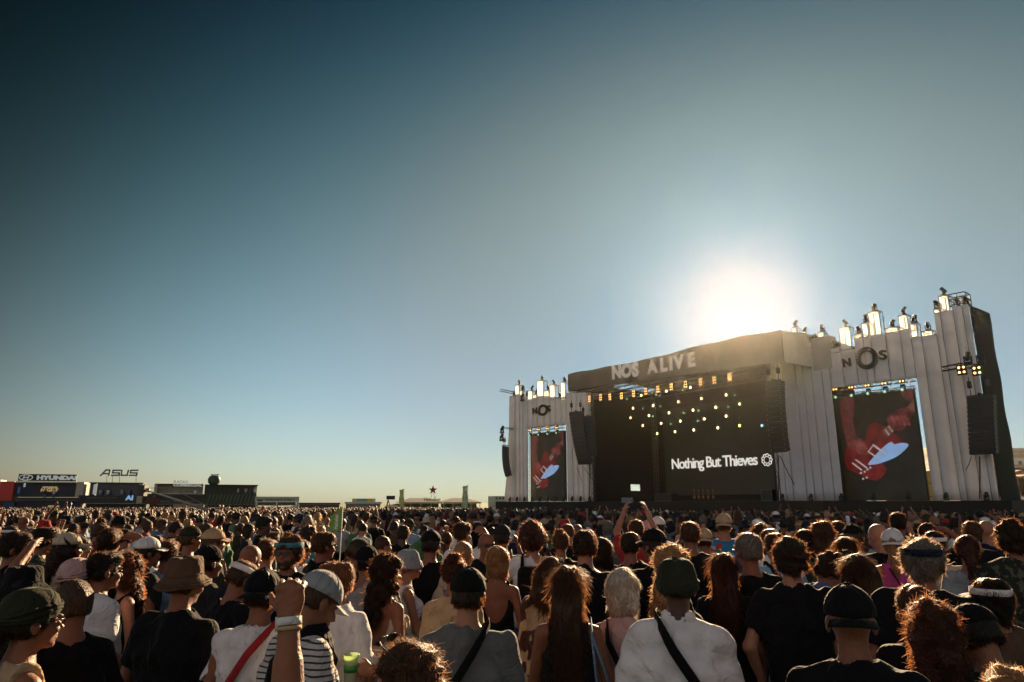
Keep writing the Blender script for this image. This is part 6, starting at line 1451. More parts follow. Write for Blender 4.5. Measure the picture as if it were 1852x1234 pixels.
# ---------------- front rows, traced one by one
def front_rows():
    H_ = hero
    # left side
    a = H_(62, 1067, 3.0, 72, 'woman in profile with dark sunglasses and a green knotted headscarf, lower left corner', 'the green headscarf', .0, sex='f', hair=('ponytail', 'dark brown'), top=('tank', 'beige'), wear=[('headscarf', 'olive'), ('glasses', 'black')], skin_='tan')
    H_(137, 1046, 3.45, -28, 'man with buzzed brown hair and black t-shirt right behind the green headscarf', 'the buzzed brown head', hair=('buzz', 'brown'), top=('tee', 'black'), skin_='tan')
    h = H_(190, 998, 4.8, 68, 'man in a white t-shirt holding a green beer cup low in front of him', 'the man in white with the low cup', arms=('down', 'low_cup'), hair=('short', 'black'), top=('tee', 'white'), skin_='tan', eyes=True); cup(h, 'r', 'clear beer cup with green band held low by the man in white at left')
    H_(232, 1000, 5.3, -100, 'woman with tousled auburn hair facing the man in white', None, sex='f', hair=('wavy', 'auburn'), top=('tank', 'black'), skin_='fair', eyes=True)
    H_(337, 1005, 3.95, 38, 'man in a brown bucket hat and black t-shirt, seen over his shoulder', 'the brown bucket hat', .02, wear=[('bucket', 'brown')], hair=('buzz', 'dark brown'), top=('tee', 'black'), build=1.12, skin_='tan')
    H_(478, 1027, 3.75, 24, 'man in black cap and white t-shirt with a red strap across his back', 'the red strap', .01, arms=('cup', 'down'), wear=[('cap_back', 'black')], hair=('short', 'dark brown'), top=('tee', 'white'), build=1.08, strap=('red', True, 'red crossbody bag strap over a white t-shirt'), skin_='tan')
    H_(560, 1023, 3.3, 62, 'man in a pale grey cap and striped t-shirt looking down behind the raised fist', 'the striped t-shirt', .01, head=(0, 30, 0), wear=[('cap_low', 'pale grey')], hair=('buzz', 'brown'), top=('tee', 'striped'), build=.96, strap=('black', True, 'wide black bag strap over the striped t-shirt', .06), skin_='tan')
    fa = person(-.74, 1.68, 5, 1.57, 'person whose raised right fist with wristbands fills the lower left, head below the frame', arms=('down', 'fist'), arm_override={1: ((.065, .10, .29), (.03, .14, .590), (-.02, .02, 1), 1.62)}, palm=(-.15, 1, 0), vox=.006, hair=('short', 'dark brown'), top=('tee', 'black'), seed=77, build=1.0, skin_='tan')
    P = fa[1]; w = P.wr[1]; d = (P.wr[1] - P.el[1]); d = d / np.linalg.norm(d)
    for t, mat, wd, nm in ((-.010, CL['white'], .010, 'wristband'), (-.028, CL['beige'], .005, 'wristband')):
        c = w + d * t; q = Vector([float(x) for x in d]).to_track_quat('Z', 'Y').to_matrix().to_4x4(); q.translation = Vector([float(x) for x in c]); mb = MB(); r_ = .0325
        mb.lathe([(r_, -wd), (r_ + .002, -wd), (r_ + .002, wd), (r_, wd), (r_, -wd)], 22, M=q)
        if t == -.010: mb.box(-.024, .024, -r_ - .006, -r_, -.013, .013, 0, q)
        mb.build(nm, [mat], fa[0])
    h = H_(612, 1016, 4.35, -138, 'ginger-haired man in a white t-shirt holding a cup in front of him', 'the ginger man in white', head=(58, 0, 0), arms=('cup', 'down'), arm_override={0: reach(668, 1212, 4.05, 612, 1016, 4.35, -138, -1, (-.5, .6, .1))}, hair=('short', 'ginger'), top=('tee', 'white'), build=1.1, skin_='fair', eyes=True)
    cup(h, 'l', 'full beer cup with a green band in front of the ginger man in white')
    H_(742, 1158, 2.3, -62, 'woman with sunglasses pushed up in her brown wavy hair, bottom edge', 'the sunglasses pushed up in brown hair', sex='f', hair=('wavy', 'brown'), top=('tank', 'black'), wear=[('glasses', 'black', 'up')], skin_='fair')
    H_(847, 1025, 3.6, 2, 'man in black cap and grey t-shirt with a black strap across his back', 'the grey t-shirt with black strap', .01, wear=[('cap_low', 'black')], hair=('short', 'dark brown'), top=('tee', 'grey'), build=1.1, strap=('black', True, 'black crossbody strap over the grey t-shirt'), skin_='fair')
    H_(700, 1003, 5.0, 48, 'woman with very long dark wavy hair and a bare back', 'the long dark wavy hair', sex='f', hair=('wavy', 'dark brown'), top=('back', 'cream'), skin_='tan', strap=('black', True, 'black shoulder bag strap beside the long dark wavy hair'), arms=('down', 'cup'))
    h = H_(738, 990, 6.0, 78, 'woman in a pale grey bucket hat and white top holding a phone', 'the pale grey bucket hat', .02, sex='f', arms=('down', 'chest_phone'), wear=[('bucket2', 'pale grey'), ('glasses', 'black')], hair=('short', 'grey'), top=('tank', 'white'), skin_='fair'); phone(h, 'r', 'phone in the hand of the woman in the pale grey bucket hat')
    H_(780, 958, 6.6, 20, 'big man in a black cap and plain black t-shirt, beard showing', 'the bearded man in black cap', .01, wear=[('cap', 'black')], beard=True, hair=('short', 'dark brown'), top=('tee', 'black'), build=1.15, skin_='tan')
    H_(822, 1003, 4.9, 5, 'woman with reddish hair pinned up and a beige t-shirt', 'the pinned-up reddish hair', sex='f', hair=('bun', 'auburn'), top=('tee', 'beige'), arms=('crossed', 'down'), skin_='tan')
    H_(900, 988, 5.9, 14, 'woman with blond bob and bare back in a black halter top', 'the blond bob', sex='f', hair=('bob', 'blond'), top=('back', 'black'), legs=('trousers', 'olive'), skin_='tan')
    H_(986, 1004, 4.85, 42, 'woman with long brown hair in a beige patterned dress, head bowed', 'the beige patterned dress', sex='f', head=(0, 28, 8), hair=('long', 'brown'), top=('dress', 'printed beige'), legs=None, skin_='tan', arms=('cup', 'chest_phone'))
    h = H_(1026, 1022, 4.0, 2, 'woman with long straight brown hair in a dark tank top with a blue tote', 'the blue tote bag', sex='f', hair=('long', 'brown'), top=('tank', 'charcoal'), legs=('trousers', 'black'), skin_='tan', arms=('crossed', 'down'))
    r, P, yaw, H = h
    t = empty('tote_bag', r.location, -R(yaw), 'blue tote bag with white specks hanging at a woman\'s side', 'bag'); t.scale = r.scale
    def tf(nt, N, L, b, m):
        setp(b, rough=.8); tc = N.new('ShaderNodeTexCoord'); v = N.new('ShaderNodeTexVoronoi'); v.inputs['Scale'].default_value = 38; L.new(tc.outputs['Object'], v.inputs[0]); lt = N.new('ShaderNodeMath'); lt.operation = 'LESS_THAN'; lt.inputs[1].default_value = .16; L.new(v.outputs['Distance'], lt.inputs[0])
        mx = N.new('ShaderNodeMix'); mx.data_type = 'RGBA'; mx.inputs[6].default_value = (.13, .20, .28, 1); mx.inputs[7].default_value = (.5, .5, .5, 1); L.new(lt.outputs[0], mx.inputs['Factor']); L.new(mx.outputs[2], b.inputs['Base Color'])
    F = Field((-.0, -.32, .66), (.42, .02, 1.12), .012); F.op(rbox((.20, -.15, .89), (.155, .055, .19), .05, -.12), 0).warp(.010, 22, 4); V, Q = F.polys(); TM = node_mat('tote_cloth', tf); link('bag_body', np_mesh('bag_body', V, Q), t, [TM])
    for dx in (-.04, .05):
        ribbon([Vector((.20 + dx, -.14, 1.05)), Vector((.165 + dx * .5, -.135, 1.25)), Vector((.13, -.10, 1.40)), Vector((.125, -.02, 1.475)), Vector((.14, .06, 1.40)), Vector((.17 + dx * .5, .03, 1.2)), Vector((.21 + dx, -.08, 1.04))], .022).build('handle', [TM], t)
    H_(1057, 958, 5.5, 3, 'tall man with cropped brown hair and a long black t-shirt', 'the tall man in black', hair=('short', 'dark brown'), top=('tee', 'black'), build=1.08, skin_='fair')
    H_(1125, 1030, 4.15, 28, 'older woman with short white-blond hair and pale pink tank top', 'the white-haired woman', sex='f', hair=('bob', 'white'), top=('tank', 'pale pink'), strap=('black', False, 'black strap across the pale pink tank top'), build=1.1, skin_='fair')
    H_(1222, 1005, 3.55, 4, 'man in a round olive hat and loose white shirt with black strap', 'the round olive hat', .015, wear=[('bucket3', 'olive')], hair=('buzz', 'black'), top=('shirt', 'white'), build=1.12, skin_='brown', strap=('black', False, 'black sling strap over the loose white shirt', .045))
    H_(1308, 1000, 5.0, 0, 'woman with long glowing auburn hair and black top', 'the long auburn hair', sex='f', hair=('long', 'auburn'), top=('tee', 'black'), skin_='fair')
    H_(1352, 963, 5.2, -24, 'older man with grey hair and glasses in a black t-shirt', 'the grey-haired man in black', hair=('short', 'grey'), top=('tee', 'black'), wear=[('glasses', 'black')], build=1.08, skin_='tan')
    H_(1426, 975, 4.7, -6, 'man with thick dark hair and black t-shirt, elbow bent', 'the thick dark hair', arms=('pocket', 'down'), hair=('curly', 'dark brown'), top=('tee', 'black'), build=1.06, skin_='fair')
    H_(1308, 928, 8.7, 2, 'tall man in a peach cap and blue floral shirt', 'the blue floral shirt', .01, wear=[('cap_back', 'beige')], hair=('short', 'brown'), top=('tee', 'hawaiian'), build=1.05, skin_='fair')
    H_(1182, 955, 5.9, -42, 'man in black cap, glasses, black t-shirt and cream trousers', 'the cream trousers', .01, wear=[('cap', 'black'), ('glasses', 'black')], hair=('short', 'dark brown'), top=('tee', 'black'), legs=('trousers', 'cream'), build=1.08, skin_='tan')
    h = H_(1150, 940, 8.6, 0, 'person in a red t-shirt holding a phone up high with both hands', 'the raised phone', arms=('phone_high', 'phone_high'), hair=('short', 'brown'), top=('tee', 'red'), skin_='fair'); phone(h, 'l', 'phone held up in both hands above the red t-shirt', 0)
    H_(1139, 962, 6.7, 5, 'dark-haired person in black in front of the red t-shirt', None, arms=('down', 'down'), hair=('short', 'black'), top=('tee', 'black'))
    h = H_(963, 950, 7.0, 0, 'person with big auburn curls, white t-shirt and black backpack', 'the black backpack', hair=('afro', 'auburn'), top=('tee', 'white'), skin_='fair', arms=('hip', 'down')); backpack(h, 'black backpack on a white t-shirt below auburn curls', 'black')
    h = H_(908, 948, 7.5, 4, 'man in black cap and pale grey t-shirt with an olive backpack', 'the pale grey t-shirt', .01, wear=[('cap', 'charcoal')], hair=('short', 'dark brown'), top=('tee', 'pale grey')); backpack(h, 'slim olive backpack on the pale grey t-shirt', 'olive', .85)
    H_(879, 962, 7.2, 158, 'bald man with sunglasses looking back towards the viewer in a black t-shirt', 'the bald man with sunglasses', hair=None, wear=[('glasses', 'black')], top=('tee', 'black'), skin_='tan')
    H_(838, 978, 6.3, 30, 'balding blond person with cream top beside the blond bob', None, hair=('buzz', 'blond'), top=('tee', 'cream'), skin_='fair')
    H_(836, 945, 8.2, 40, 'man in white t-shirt shading his eyes with a raised hand', 'the man shading his eyes', arms=('down', 'shade'), hair=('short', 'dark brown'), top=('tee', 'white'))
    H_(1014, 960, 7.4, 8, 'woman in black t-shirt with a yellow and red print', None, sex='f', hair=('bun', 'brown'), top=('tee', 'black'))
    H_(1088, 973, 6.2, 10, 'short dark-haired woman beside the tall man in black', None, sex='f', hair=('bob', 'dark brown'), top=('tank', 'black'))
    H_(1247, 943, 6.9, 5, 'man with cropped brown hair in a black long-sleeved top', None, arms=('chest_phone', 'down'), hair=('short', 'brown'), top=('long', 'black'), build=1.1)
    H_(1273, 955, 8.0, 0, 'person in a small beige cap low between two black tops', None, .01, wear=[('cap_back', 'beige')], hair=('short', 'brown'), top=('tee', 'black'))
    H_(1218, 986, 4.75, 66, 'woman with wavy blond hair peeking behind the round olive hat', None, sex='f', hair=('wavy', 'blond'), top=('tee', 'black'), skin_='fair', head=(0, -10, 0), eyes=True)
    H_(1172, 940, 9.6, 0, 'person in a peach cap behind the cream trousers', None, .01, wear=[('cap_back', 'pale pink')], hair=('short', 'brown'), top=('tee', 'navy'))
    h = H_(1189, 934, 9.2, 10, 'man in white cap and white t-shirt with a dark backpack strap', None, .01, wear=[('cap', 'white')], hair=('short', 'dark brown'), top=('tee', 'white'))
    H_(1400, 963, 6.4, -20, 'dark-haired person in a light blue top with a black strap', None, hair=('short', 'dark brown'), top=('tee', 'light blue'), strap=('black', False, 'black strap on the light blue top'))
    H_(1374, 946, 8.2, -5, 'woman with long centre-parted brown hair', None, sex='f', hair=('long', 'brown'), top=('tank', 'burgundy'))
    H_(1392, 957, 7.4, 8, 'person with brown hair and white top between two men in black', None, sex='f', hair=('bob', 'auburn'), top=('tee', 'white'))
    H_(1454, 957, 7.4, 30, 'man with short dark hair in a patterned shirt looking right', None, hair=('short', 'dark brown'), top=('tee', 'patterned'))
    H_(1486, 994, 5.4, 48, 'man with dark hair bowing low in a denim blue jacket', 'the denim blue jacket', head=(0, 40, 0), hair=('curly', 'dark brown'), top=('hood', 'denim blue'))
    # right side
    H_(1532, 1060, 2.75, -4, 'man in a backwards black cap with a bare nape, bottom right of centre', 'the backwards black cap', .0, wear=[('cap_back', 'black')], hair=None, top=('tee', 'black'), build=1.2, skin_='tan')
    H_(1680, 1086, 3.0, -8, 'woman with glowing wavy reddish hair and black tank top, bottom right', 'the glowing wavy reddish hair', sex='f', hair=('wavy', 'auburn'), top=('tank', 'black'), skin_='fair', build=1.1)
    H_(1772, 1087, 3.0, -35, 'man in a black cap looking down with a yellow lanyard', 'the yellow lanyard', .01, head=(-8, 24, 0), wear=[('cap', 'black')], hair=('short', 'black'), top=('tee', 'charcoal'), build=1.12, skin_='tan', strap=('yellow', True, 'yellow lanyard round the neck of the man in the black cap', .015))
    H_(1662, 975, 4.15, -3, 'heavy man with curly grey hair, navy headband and black t-shirt', 'the navy headband', wear=[('headband', 'navy')], hair=('curly', 'grey'), top=('tee', 'black'), build=1.32, skin_='tan')
    H_(1652, 1058, 3.55, -30, 'brown-haired person in front of the heavy man with navy headband', None, hair=('short', 'brown'), top=('tee', 'black'))
    H_(1788, 1046, 4.0, -50, 'dark-haired person with a white and yellow sun visor', 'the white sun visor', sex='f', wear=[('visor', 'white')], hair=('bob', 'black'), top=('tee', 'brown'))
    H_(1612, 955, 6.5, 0, 'woman with white cap, blond ponytail and bright pink tank top', 'the pink tank top', .01, sex='f', wear=[('cap_back', 'white')], hair=('ponytail', 'blond'), top=('tank', 'pink'), skin_='fair', strap=('charcoal', False, 'thin dark strap over the bright pink tank top', .015))
    h = H_(1563, 997, 4.9, -66, 'woman with glasses bending over the straw of a green cup', 'the woman drinking through a straw', sex='f', head=(0, 32, 0), hair=('long', 'brown'), wear=[('glasses', 'black')], top=('tank', 'black'), arms=('cup', 'down'), arm_override={0: ((.04, .05, -.25), (-.05, .24, -.10), (-.3, .8, .4), .9)}, skin_='fair'); cup(h, 'l', 'green-white cup with straw held by the woman with glasses')
    H_(1528, 970, 6.3, 4, 'woman with long dark brown hair and pale pink top', None, sex='f', hair=('long', 'dark brown'), top=('tank', 'pale pink'))
    h = H_(1746, 967, 6.0, -5, 'woman with reddish hair in a white t-shirt aiming a phone', 'the phone held sideways', sex='f', hair=('ponytail', 'auburn'), top=('tee', 'pale grey'), arms=('down', 'chest_phone'), skin_='fair'); phone(h, 'r', 'phone held sideways at chest height right of the pink tank top')
    H_(1826, 944, 5.7, 0, 'burly man with dark curls in a dark camouflage shirt at the right edge', 'the camouflage shirt', hair=('curly', 'dark brown'), top=('tee', 'patterned'), build=1.25, skin_='tan')
    H_(1756, 942, 7.6, -6, 'man with tousled brown hair and black t-shirt', None, hair=('short', 'brown'), top=('tee', 'black'))
    H_(1782, 939, 8.2, 0, 'bald man behind the burly camouflage shirt', None, hair=None, top=('tee', 'navy'), skin_='fair')
    H_(1622, 926, 8.6, 2, 'tall man with short dark hair above the white cap', None, hair=('short', 'black'), top=('tee', 'black'), skin_='tan')
    H_(1590, 943, 6.9, -30, 'bald man hunched in a black jacket', 'the hunched bald man', head=(0, 20, 0), hair=None, top=('long', 'black'), build=1.15, skin_='fair', arms=('chest_phone', 'chest_phone'))
    H_(1541, 948, 7.8, -40, 'man in a dark cap looking left', None, .01, wear=[('cap', 'black')], hair=('short', 'brown'), top=('tee', 'black'))
    H_(1514, 942, 8.4, 4, 'dark-haired man in a light blue t-shirt', None, hair=('short', 'dark brown'), top=('tee', 'light blue'))
    H_(1486, 943, 7.3, 0, 'woman with glowing brown shoulder-length hair', None, sex='f', hair=('wavy', 'auburn'), top=('tee', 'black'))
    H_(1688, 960, 6.6, 4, 'person in a headband and cream top beside the navy headband', None, wear=[('headband', 'white')], hair=('short', 'dark brown'), top=('tee', 'cream'))
    h = H_(1675, 945, 8.2, 0, 'person with hands up shading the eyes, dark hair', None, arms=('down', 'shade'), hair=('short', 'dark brown'), top=('tee', 'brown'))
    H_(1822, 1216, 2.35, 0, 'person with curly blond hair cut off by the bottom right corner', None, hair=('curly', 'blond'), top=('tee', 'black'), sex='f')
    # left middle
    H_(640, 970, 6.1, 66, 'man in an olive cap looking down to the right', 'the olive cap', .01, head=(0, 30, 0), wear=[('cap', 'olive')], hair=('short', 'brown'), top=('tee', 'olive'), arms=('down', 'chest_phone'))
    H_(524, 969, 5.7, 205, 'bearded man with sunglasses and a green-white headband facing the viewer', 'the bearded man with sunglasses', wear=[('headband', 'teal'), ('glasses', 'black')], beard=True, hair=('curly', 'brown'), top=('tee', 'black'), skin_='tan')
    H_(428, 1010, 4.8, 58, 'man with a white sun visor bending his head, lit from the right', 'the white visor on bent head', head=(0, 30, 0), wear=[('visor', 'white')], hair=('short', 'brown'), top=('tee', 'black'))
    H_(446, 980, 6.0, 50, 'bald man bending forward behind the white visor', None, head=(0, 25, 0), hair=None, top=('tee', 'charcoal'))
    H_(484, 975, 6.5, 15, 'man with cropped brown hair and bright white t-shirt', 'the bright white t-shirt', hair=('short', 'brown'), top=('tee', 'white'), skin_='fair')
    H_(268, 970, 6.2, 68, 'man in a white cap and glasses, profile to the right', 'the white cap', .01, wear=[('cap', 'white'), ('glasses', 'black')], hair=('short', 'dark brown'), top=('tee', 'charcoal'))
    H_(306, 976, 6.4, 20, 'brown-haired person in a light blue t-shirt beside the white cap', None, hair=('short', 'auburn'), top=('tee', 'light blue'))
    H_(124, 963, 6.2, 78, 'woman in a cream cap with dark wavy hair and cream vest', 'the cream cap', .01, sex='f', wear=[('cap', 'cream')], hair=('wavy', 'dark brown'), top=('tank', 'cream'))
    H_(142, 1012, 4.75, 50, 'person in a pink and green headscarf', 'the pink headscarf', wear=[('headscarf', 'pale pink')], sex='f', hair=('buzz', 'dark brown'), top=('tee', 'brown'))
    H_(48, 1022, 4.2, 60, 'person in a big black bucket hat at the left edge', 'the black bucket hat', .02, wear=[('bucket', 'black')], hair=('short', 'black'), top=('tee', 'black'), build=1.1)
    H_(30, 962, 5.6, 100, 'person at the left edge shading the eyes with a lit forearm', None, arms=('down', 'shade'), hair=('short', 'dark brown'), top=('tee', 'black'))
    H_(80, 953, 6.9, 72, 'man with dark hair and sunglasses in profile, left side', None, wear=[('glasses', 'black')], hair=('short', 'dark brown'), top=('tee', 'patterned'))
    H_(200, 955, 6.4, 20, 'person holding up a dark cloth with a bare forearm', 'the raised dark cloth', arms=('down', 'shade'), hair=('short', 'black'), top=('tee', 'black'))
    H_(378, 985, 5.5, 55, 'man in a round black cap left of the white visor', None, .01, wear=[('beanie', 'black')], hair=('short', 'black'), top=('tee', 'charcoal'))
    H_(346, 951, 7.6, 62, 'man in an olive cap and olive t-shirt', None, .01, wear=[('cap', 'olive')], hair=('short', 'brown'), top=('tee', 'olive'))
    H_(387, 955, 7.0, 75, 'bearded man in a tan cap turned to the right', None, .01, wear=[('cap', 'beige')], beard=True, hair=('short', 'brown'), top=('tee', 'charcoal'))
    H_(585, 962, 6.6, 60, 'man with brown hair and black sunglasses near the green flag', None, hair=('short', 'brown'), top=('tee', 'black'), wear=[('glasses', 'black')])
    H_(664, 985, 5.6, -10, 'dark-haired person in a black cap left of the long dark wavy hair', None, .01, wear=[('cap_back', 'black')], hair=('short', 'black'), top=('tee', 'pale grey'))
    # the vendor flag
    f = at_d(608, 940, 8.6); r = empty('beer_flag', (f.x + .07, 8.6, ground_z(f.x, 8.6)), 0, 'green Heineken flag with a red star on a thin white pole', 'flag')
    top = at_d(608, 918, 8.6).z; bot = at_d(608, 962, 8.6).z; g = r.location.z; w = 20 / FPX * 8.6
    mb = MB(); mb.tube([(0, 0, .9), (0, 0, top - g + .02)], .006, 6); mb.build('pole', [AWN], r)
    z0, z1 = bot - g, top - g; n = 8; poly = [(-.004, z0 + .02), (-w * .98, z0), (-w, z0 + (z1 - z0) * .62), (-w * .75, z1 - .07), (-w * .4, z1 - .02), (-.004, z1)]
    mb = MB(); mb.prism(poly, -.004, .004); mb.build('flag_cloth', [plain('flag_green', (.10, .24, .03), .6)], r)
    text_obj('Heineken', 'lettering', r, plain('flag_white', (.7, .75, .65), .6), .07, Matrix.Translation((-w * .32, -.008, z0 + .03)) @ Matrix.Rotation(R(-90), 4, 'Y'), .002, bold=.001, width=(z1 - z0) * .62)
    mb = MB(); c = (-w * .45, z1 - .085); mb.prism([(c[0] + (.024 if k % 2 == 0 else .01) * math.sin(k * math.pi / 5), c[1] + (.024 if k % 2 == 0 else .01) * math.cos(k * math.pi / 5)) for k in range(10)], -.009, -.005); mb.build('star', [plain('flag_red', (.5, .03, .02), .6)], r)
    H_(617, 990, 8.6, 30, 'flag carrier mostly hidden below the green flag', None, hair=('short', 'brown'), top=('tee', 'green')) if False else None
front_rows()
# ---------------- people behind them, down to about 17 m
KINDS = []
def build_kinds():
    rs = random.Random(5)
    arms = [('down', 'down')] * 7 + [('crossed', 'crossed'), ('down', 'cup'), ('chest_phone', 'down'), ('hip', 'down'), ('down', 'shade'), ('phone', 'phone'), ('pocket', 'pocket'), ('down', 'wave'), ('mouth', 'down')]
    hm = ['short', 'short', 'curly', 'buzz', 'short', 'bald', 'bun']; hf = ['long', 'wavy', 'bob', 'ponytail', 'bun', 'long', 'wavy']
    for i in range(30):
        sex = 'm' if i % 5 in (0, 1, 3) else 'f'
        KINDS.append(dict(lib='kind%d' % i, sex=sex, arms=arms[(i * 5) % len(arms)], head=(rs.uniform(-25, 25), rs.choice([0, 0, 5, 15, 25]), rs.uniform(-6, 6)), build=rs.uniform(.92, 1.18), style=(hm if sex == 'm' else hf)[i % 7]))
build_kinds()
HAIRC = ['black', 'dark brown', 'dark brown', 'brown', 'brown', 'auburn', 'blond', 'black', 'dark brown', 'grey', 'black', 'dark brown']
TOPC = ['black', 'black', 'black', 'black', 'charcoal', 'navy', 'white', 'white', 'grey', 'olive', 'light blue', 'burgundy', 'cream', 'patterned', 'denim blue', 'red', 'beige', 'green', 'pale grey', 'brown', 'pale pink', 'teal']
GARM = {'tee': 't-shirt', 'tank': 'tank top', 'long': 'long-sleeved top', 'hood': 'hoodie', 'dress': 'dress', 'back': 'halter top', 'shirt': 'shirt'}
def relation(px, Y, marks):
    best = None
    for (hx, ht, hY, *_r, m) in marks:
        if m is None or hY > Y + .3: continue
        s = abs(px - hx) / 40 + abs(Y - hY) * .5
        if best is None or s < best[0]: best = (s, hx, hY, m)
    if best is None:
        best = min(((abs(px - h[0]), h[0], h[2], h[5]) for h in marks if h[5]), key=lambda q: q[0])
    dy = Y - best[2]; dx = px - best[1]
    far = 'just behind' if dy < 1.2 else 'two rows behind' if dy < 2.4 else 'some way behind' if dy < 5 else 'far behind'
    side = '' if abs(dx) < 14 else (' and slightly left of' if dx < 0 else ' and slightly right of') if abs(dx) < 45 else (' and well left of' if dx < 0 else ' and well right of')
    return far + side, best[3]
USED = set()
def fillers():
    rs = random.Random(12); pos = [(h[3], h[4]) for h in HEROES]; out = []; tries = 0
    need = 300 - len(HEROES) - 4
    ylim = 5.2
    while len(out) < need and tries < 60000:
        tries += 1
        Y = 5.4 + 15.1 * (rs.random() ** .62); px = rs.uniform(-30, 1885); x = (px - 926) / FPX * Y
        dmin = .74 if Y > 7 else .62
        if any((x - a) ** 2 + (Y - b) ** 2 < dmin ** 2 for a, b in pos): continue
        H = rs.gauss(1.69, .085); H = min(max(H, 1.48), 1.88)
        t = to_px((x, Y, H))[1]; bad = False
        for hx, ht, hY, *_ in HEROES:
            if hY > Y and abs(px - hx) < .24 * FPX / Y + .10 * FPX / hY and t < ht + .26 * FPX / hY: bad = True; break
            if hY < Y and hY > Y - .01: pass
        if bad: continue
        # keep the green flag clear
        if abs(px - 607) < 26 and Y < 8.6 and t < 966: continue
        pos.append((x, Y)); out.append((x, Y, px, H))
    out.sort(key=lambda q: q[1])
    for n, (x, Y, px, H) in enumerate(out):
        k = dict(rs.choice(KINDS)); style = k.pop('style'); hc = rs.choice(HAIRC); tc = rs.choice(TOPC)
        sexf = k['sex'] == 'f'
        tk = rs.choice(['tee', 'tee', 'tank', 'tank', 'long'] if sexf else ['tee', 'tee', 'tee', 'tee', 'long', 'hood'])
        if tc == 'black' and rs.random() < .3: tc = rs.choice(['white', 'charcoal', 'navy'])
        wear = []; hatw = ''
        if rs.random() < (.14 if sexf else .30):
            w = rs.choice(['cap', 'cap', 'cap_back', 'bucket', 'bucket2', 'beanie', 'headband']); c = rs.choice(['black', 'white', 'olive', 'beige', 'navy', 'cream', 'red', 'charcoal', 'pale grey']); wear.append((w, c)); hatw = c + ' ' + {'cap': 'cap', 'cap_back': 'backwards cap', 'bucket': 'bucket hat', 'bucket2': 'bucket hat', 'beanie': 'beanie', 'headband': 'headband'}[w]
        if rs.random() < .25: wear.append(('glasses', 'black'))
        yaw = rs.gauss(60, 30) if px < 560 else rs.gauss(22, 22) if px < 900 else rs.gauss(12, 15)
        if rs.random() < .07: yaw += rs.choice([-1, 1]) * rs.uniform(80, 170)
        hw = 'bald' if style == 'bald' else {'short': 'short', 'curly': 'curly', 'buzz': 'cropped', 'bun': 'pinned-up', 'long': 'long', 'wavy': 'long wavy', 'bob': 'bobbed', 'ponytail': 'ponytailed'}[style] + ' ' + hc
        desc = (hatw + ' on ' + hw + ' head' if hatw and style == 'bald' else hatw + ', ' + hw + ' hair' if hatw else 'bald head' if style == 'bald' else hw + ' hair')
        base = ('woman' if sexf else 'man') + ' with ' + desc + ', ' + tc + ' ' + GARM[tk]
        rel, mk = relation(px, Y, HEROES); mk = mk.replace('the ', '', 1)
        lab = None
        def fit(s): 
            w = s.split(); return len(w) <= 16
        for b in (base, ('woman' if sexf else 'man') + ', ' + (hatw or hw) + ', ' + tc + ' ' + GARM[tk], ('woman' if sexf else 'man') + ' in ' + tc + ' ' + GARM[tk]):
            for r_ in (rel, rel.replace(' and slightly', ', ').replace(' and well', ', '), rel.split(' and')[0]):
                c = (b + ', ' + r_ + ' ' + ('the ' if not r_.endswith('of') else '') + mk); c = c.replace('  ', ' ').replace(',,', ',')
                c = c.replace('of ' + mk, 'of the ' + mk)
                if fit(c) and c not in USED: lab = c; break
            if lab: break
        if lab is None: lab = ' '.join((base + ' behind ' + mk).split()[:16])
        USED.add(lab)
        person(x, Y, yaw, H, lab, skin_=rs.choice(['fair', 'fair', 'tan', 'tan', 'olive', 'brown'] if rs.random() > .1 else ['brown']), hair=None if style == 'bald' else (style, hc), top=(tk, tc), legs=('trousers', rs.choice(['denim blue', 'black', 'charcoal', 'beige', 'olive'])),
               wear=wear, vox=.019, seed=hash(k['lib']) % 997 if False else KINDS.index(next(q for q in KINDS if q['lib'] == k['lib'])) * 13 + 1, group='people standing in the middle rows of the crowd', strands=520, sw=.0028, beard=False, **k)
    return out
FILL = fillers()
print('heroes', len(HEROES), 'fillers', len(FILL), 'farthest', round(max(f[1] for f in FILL), 1))
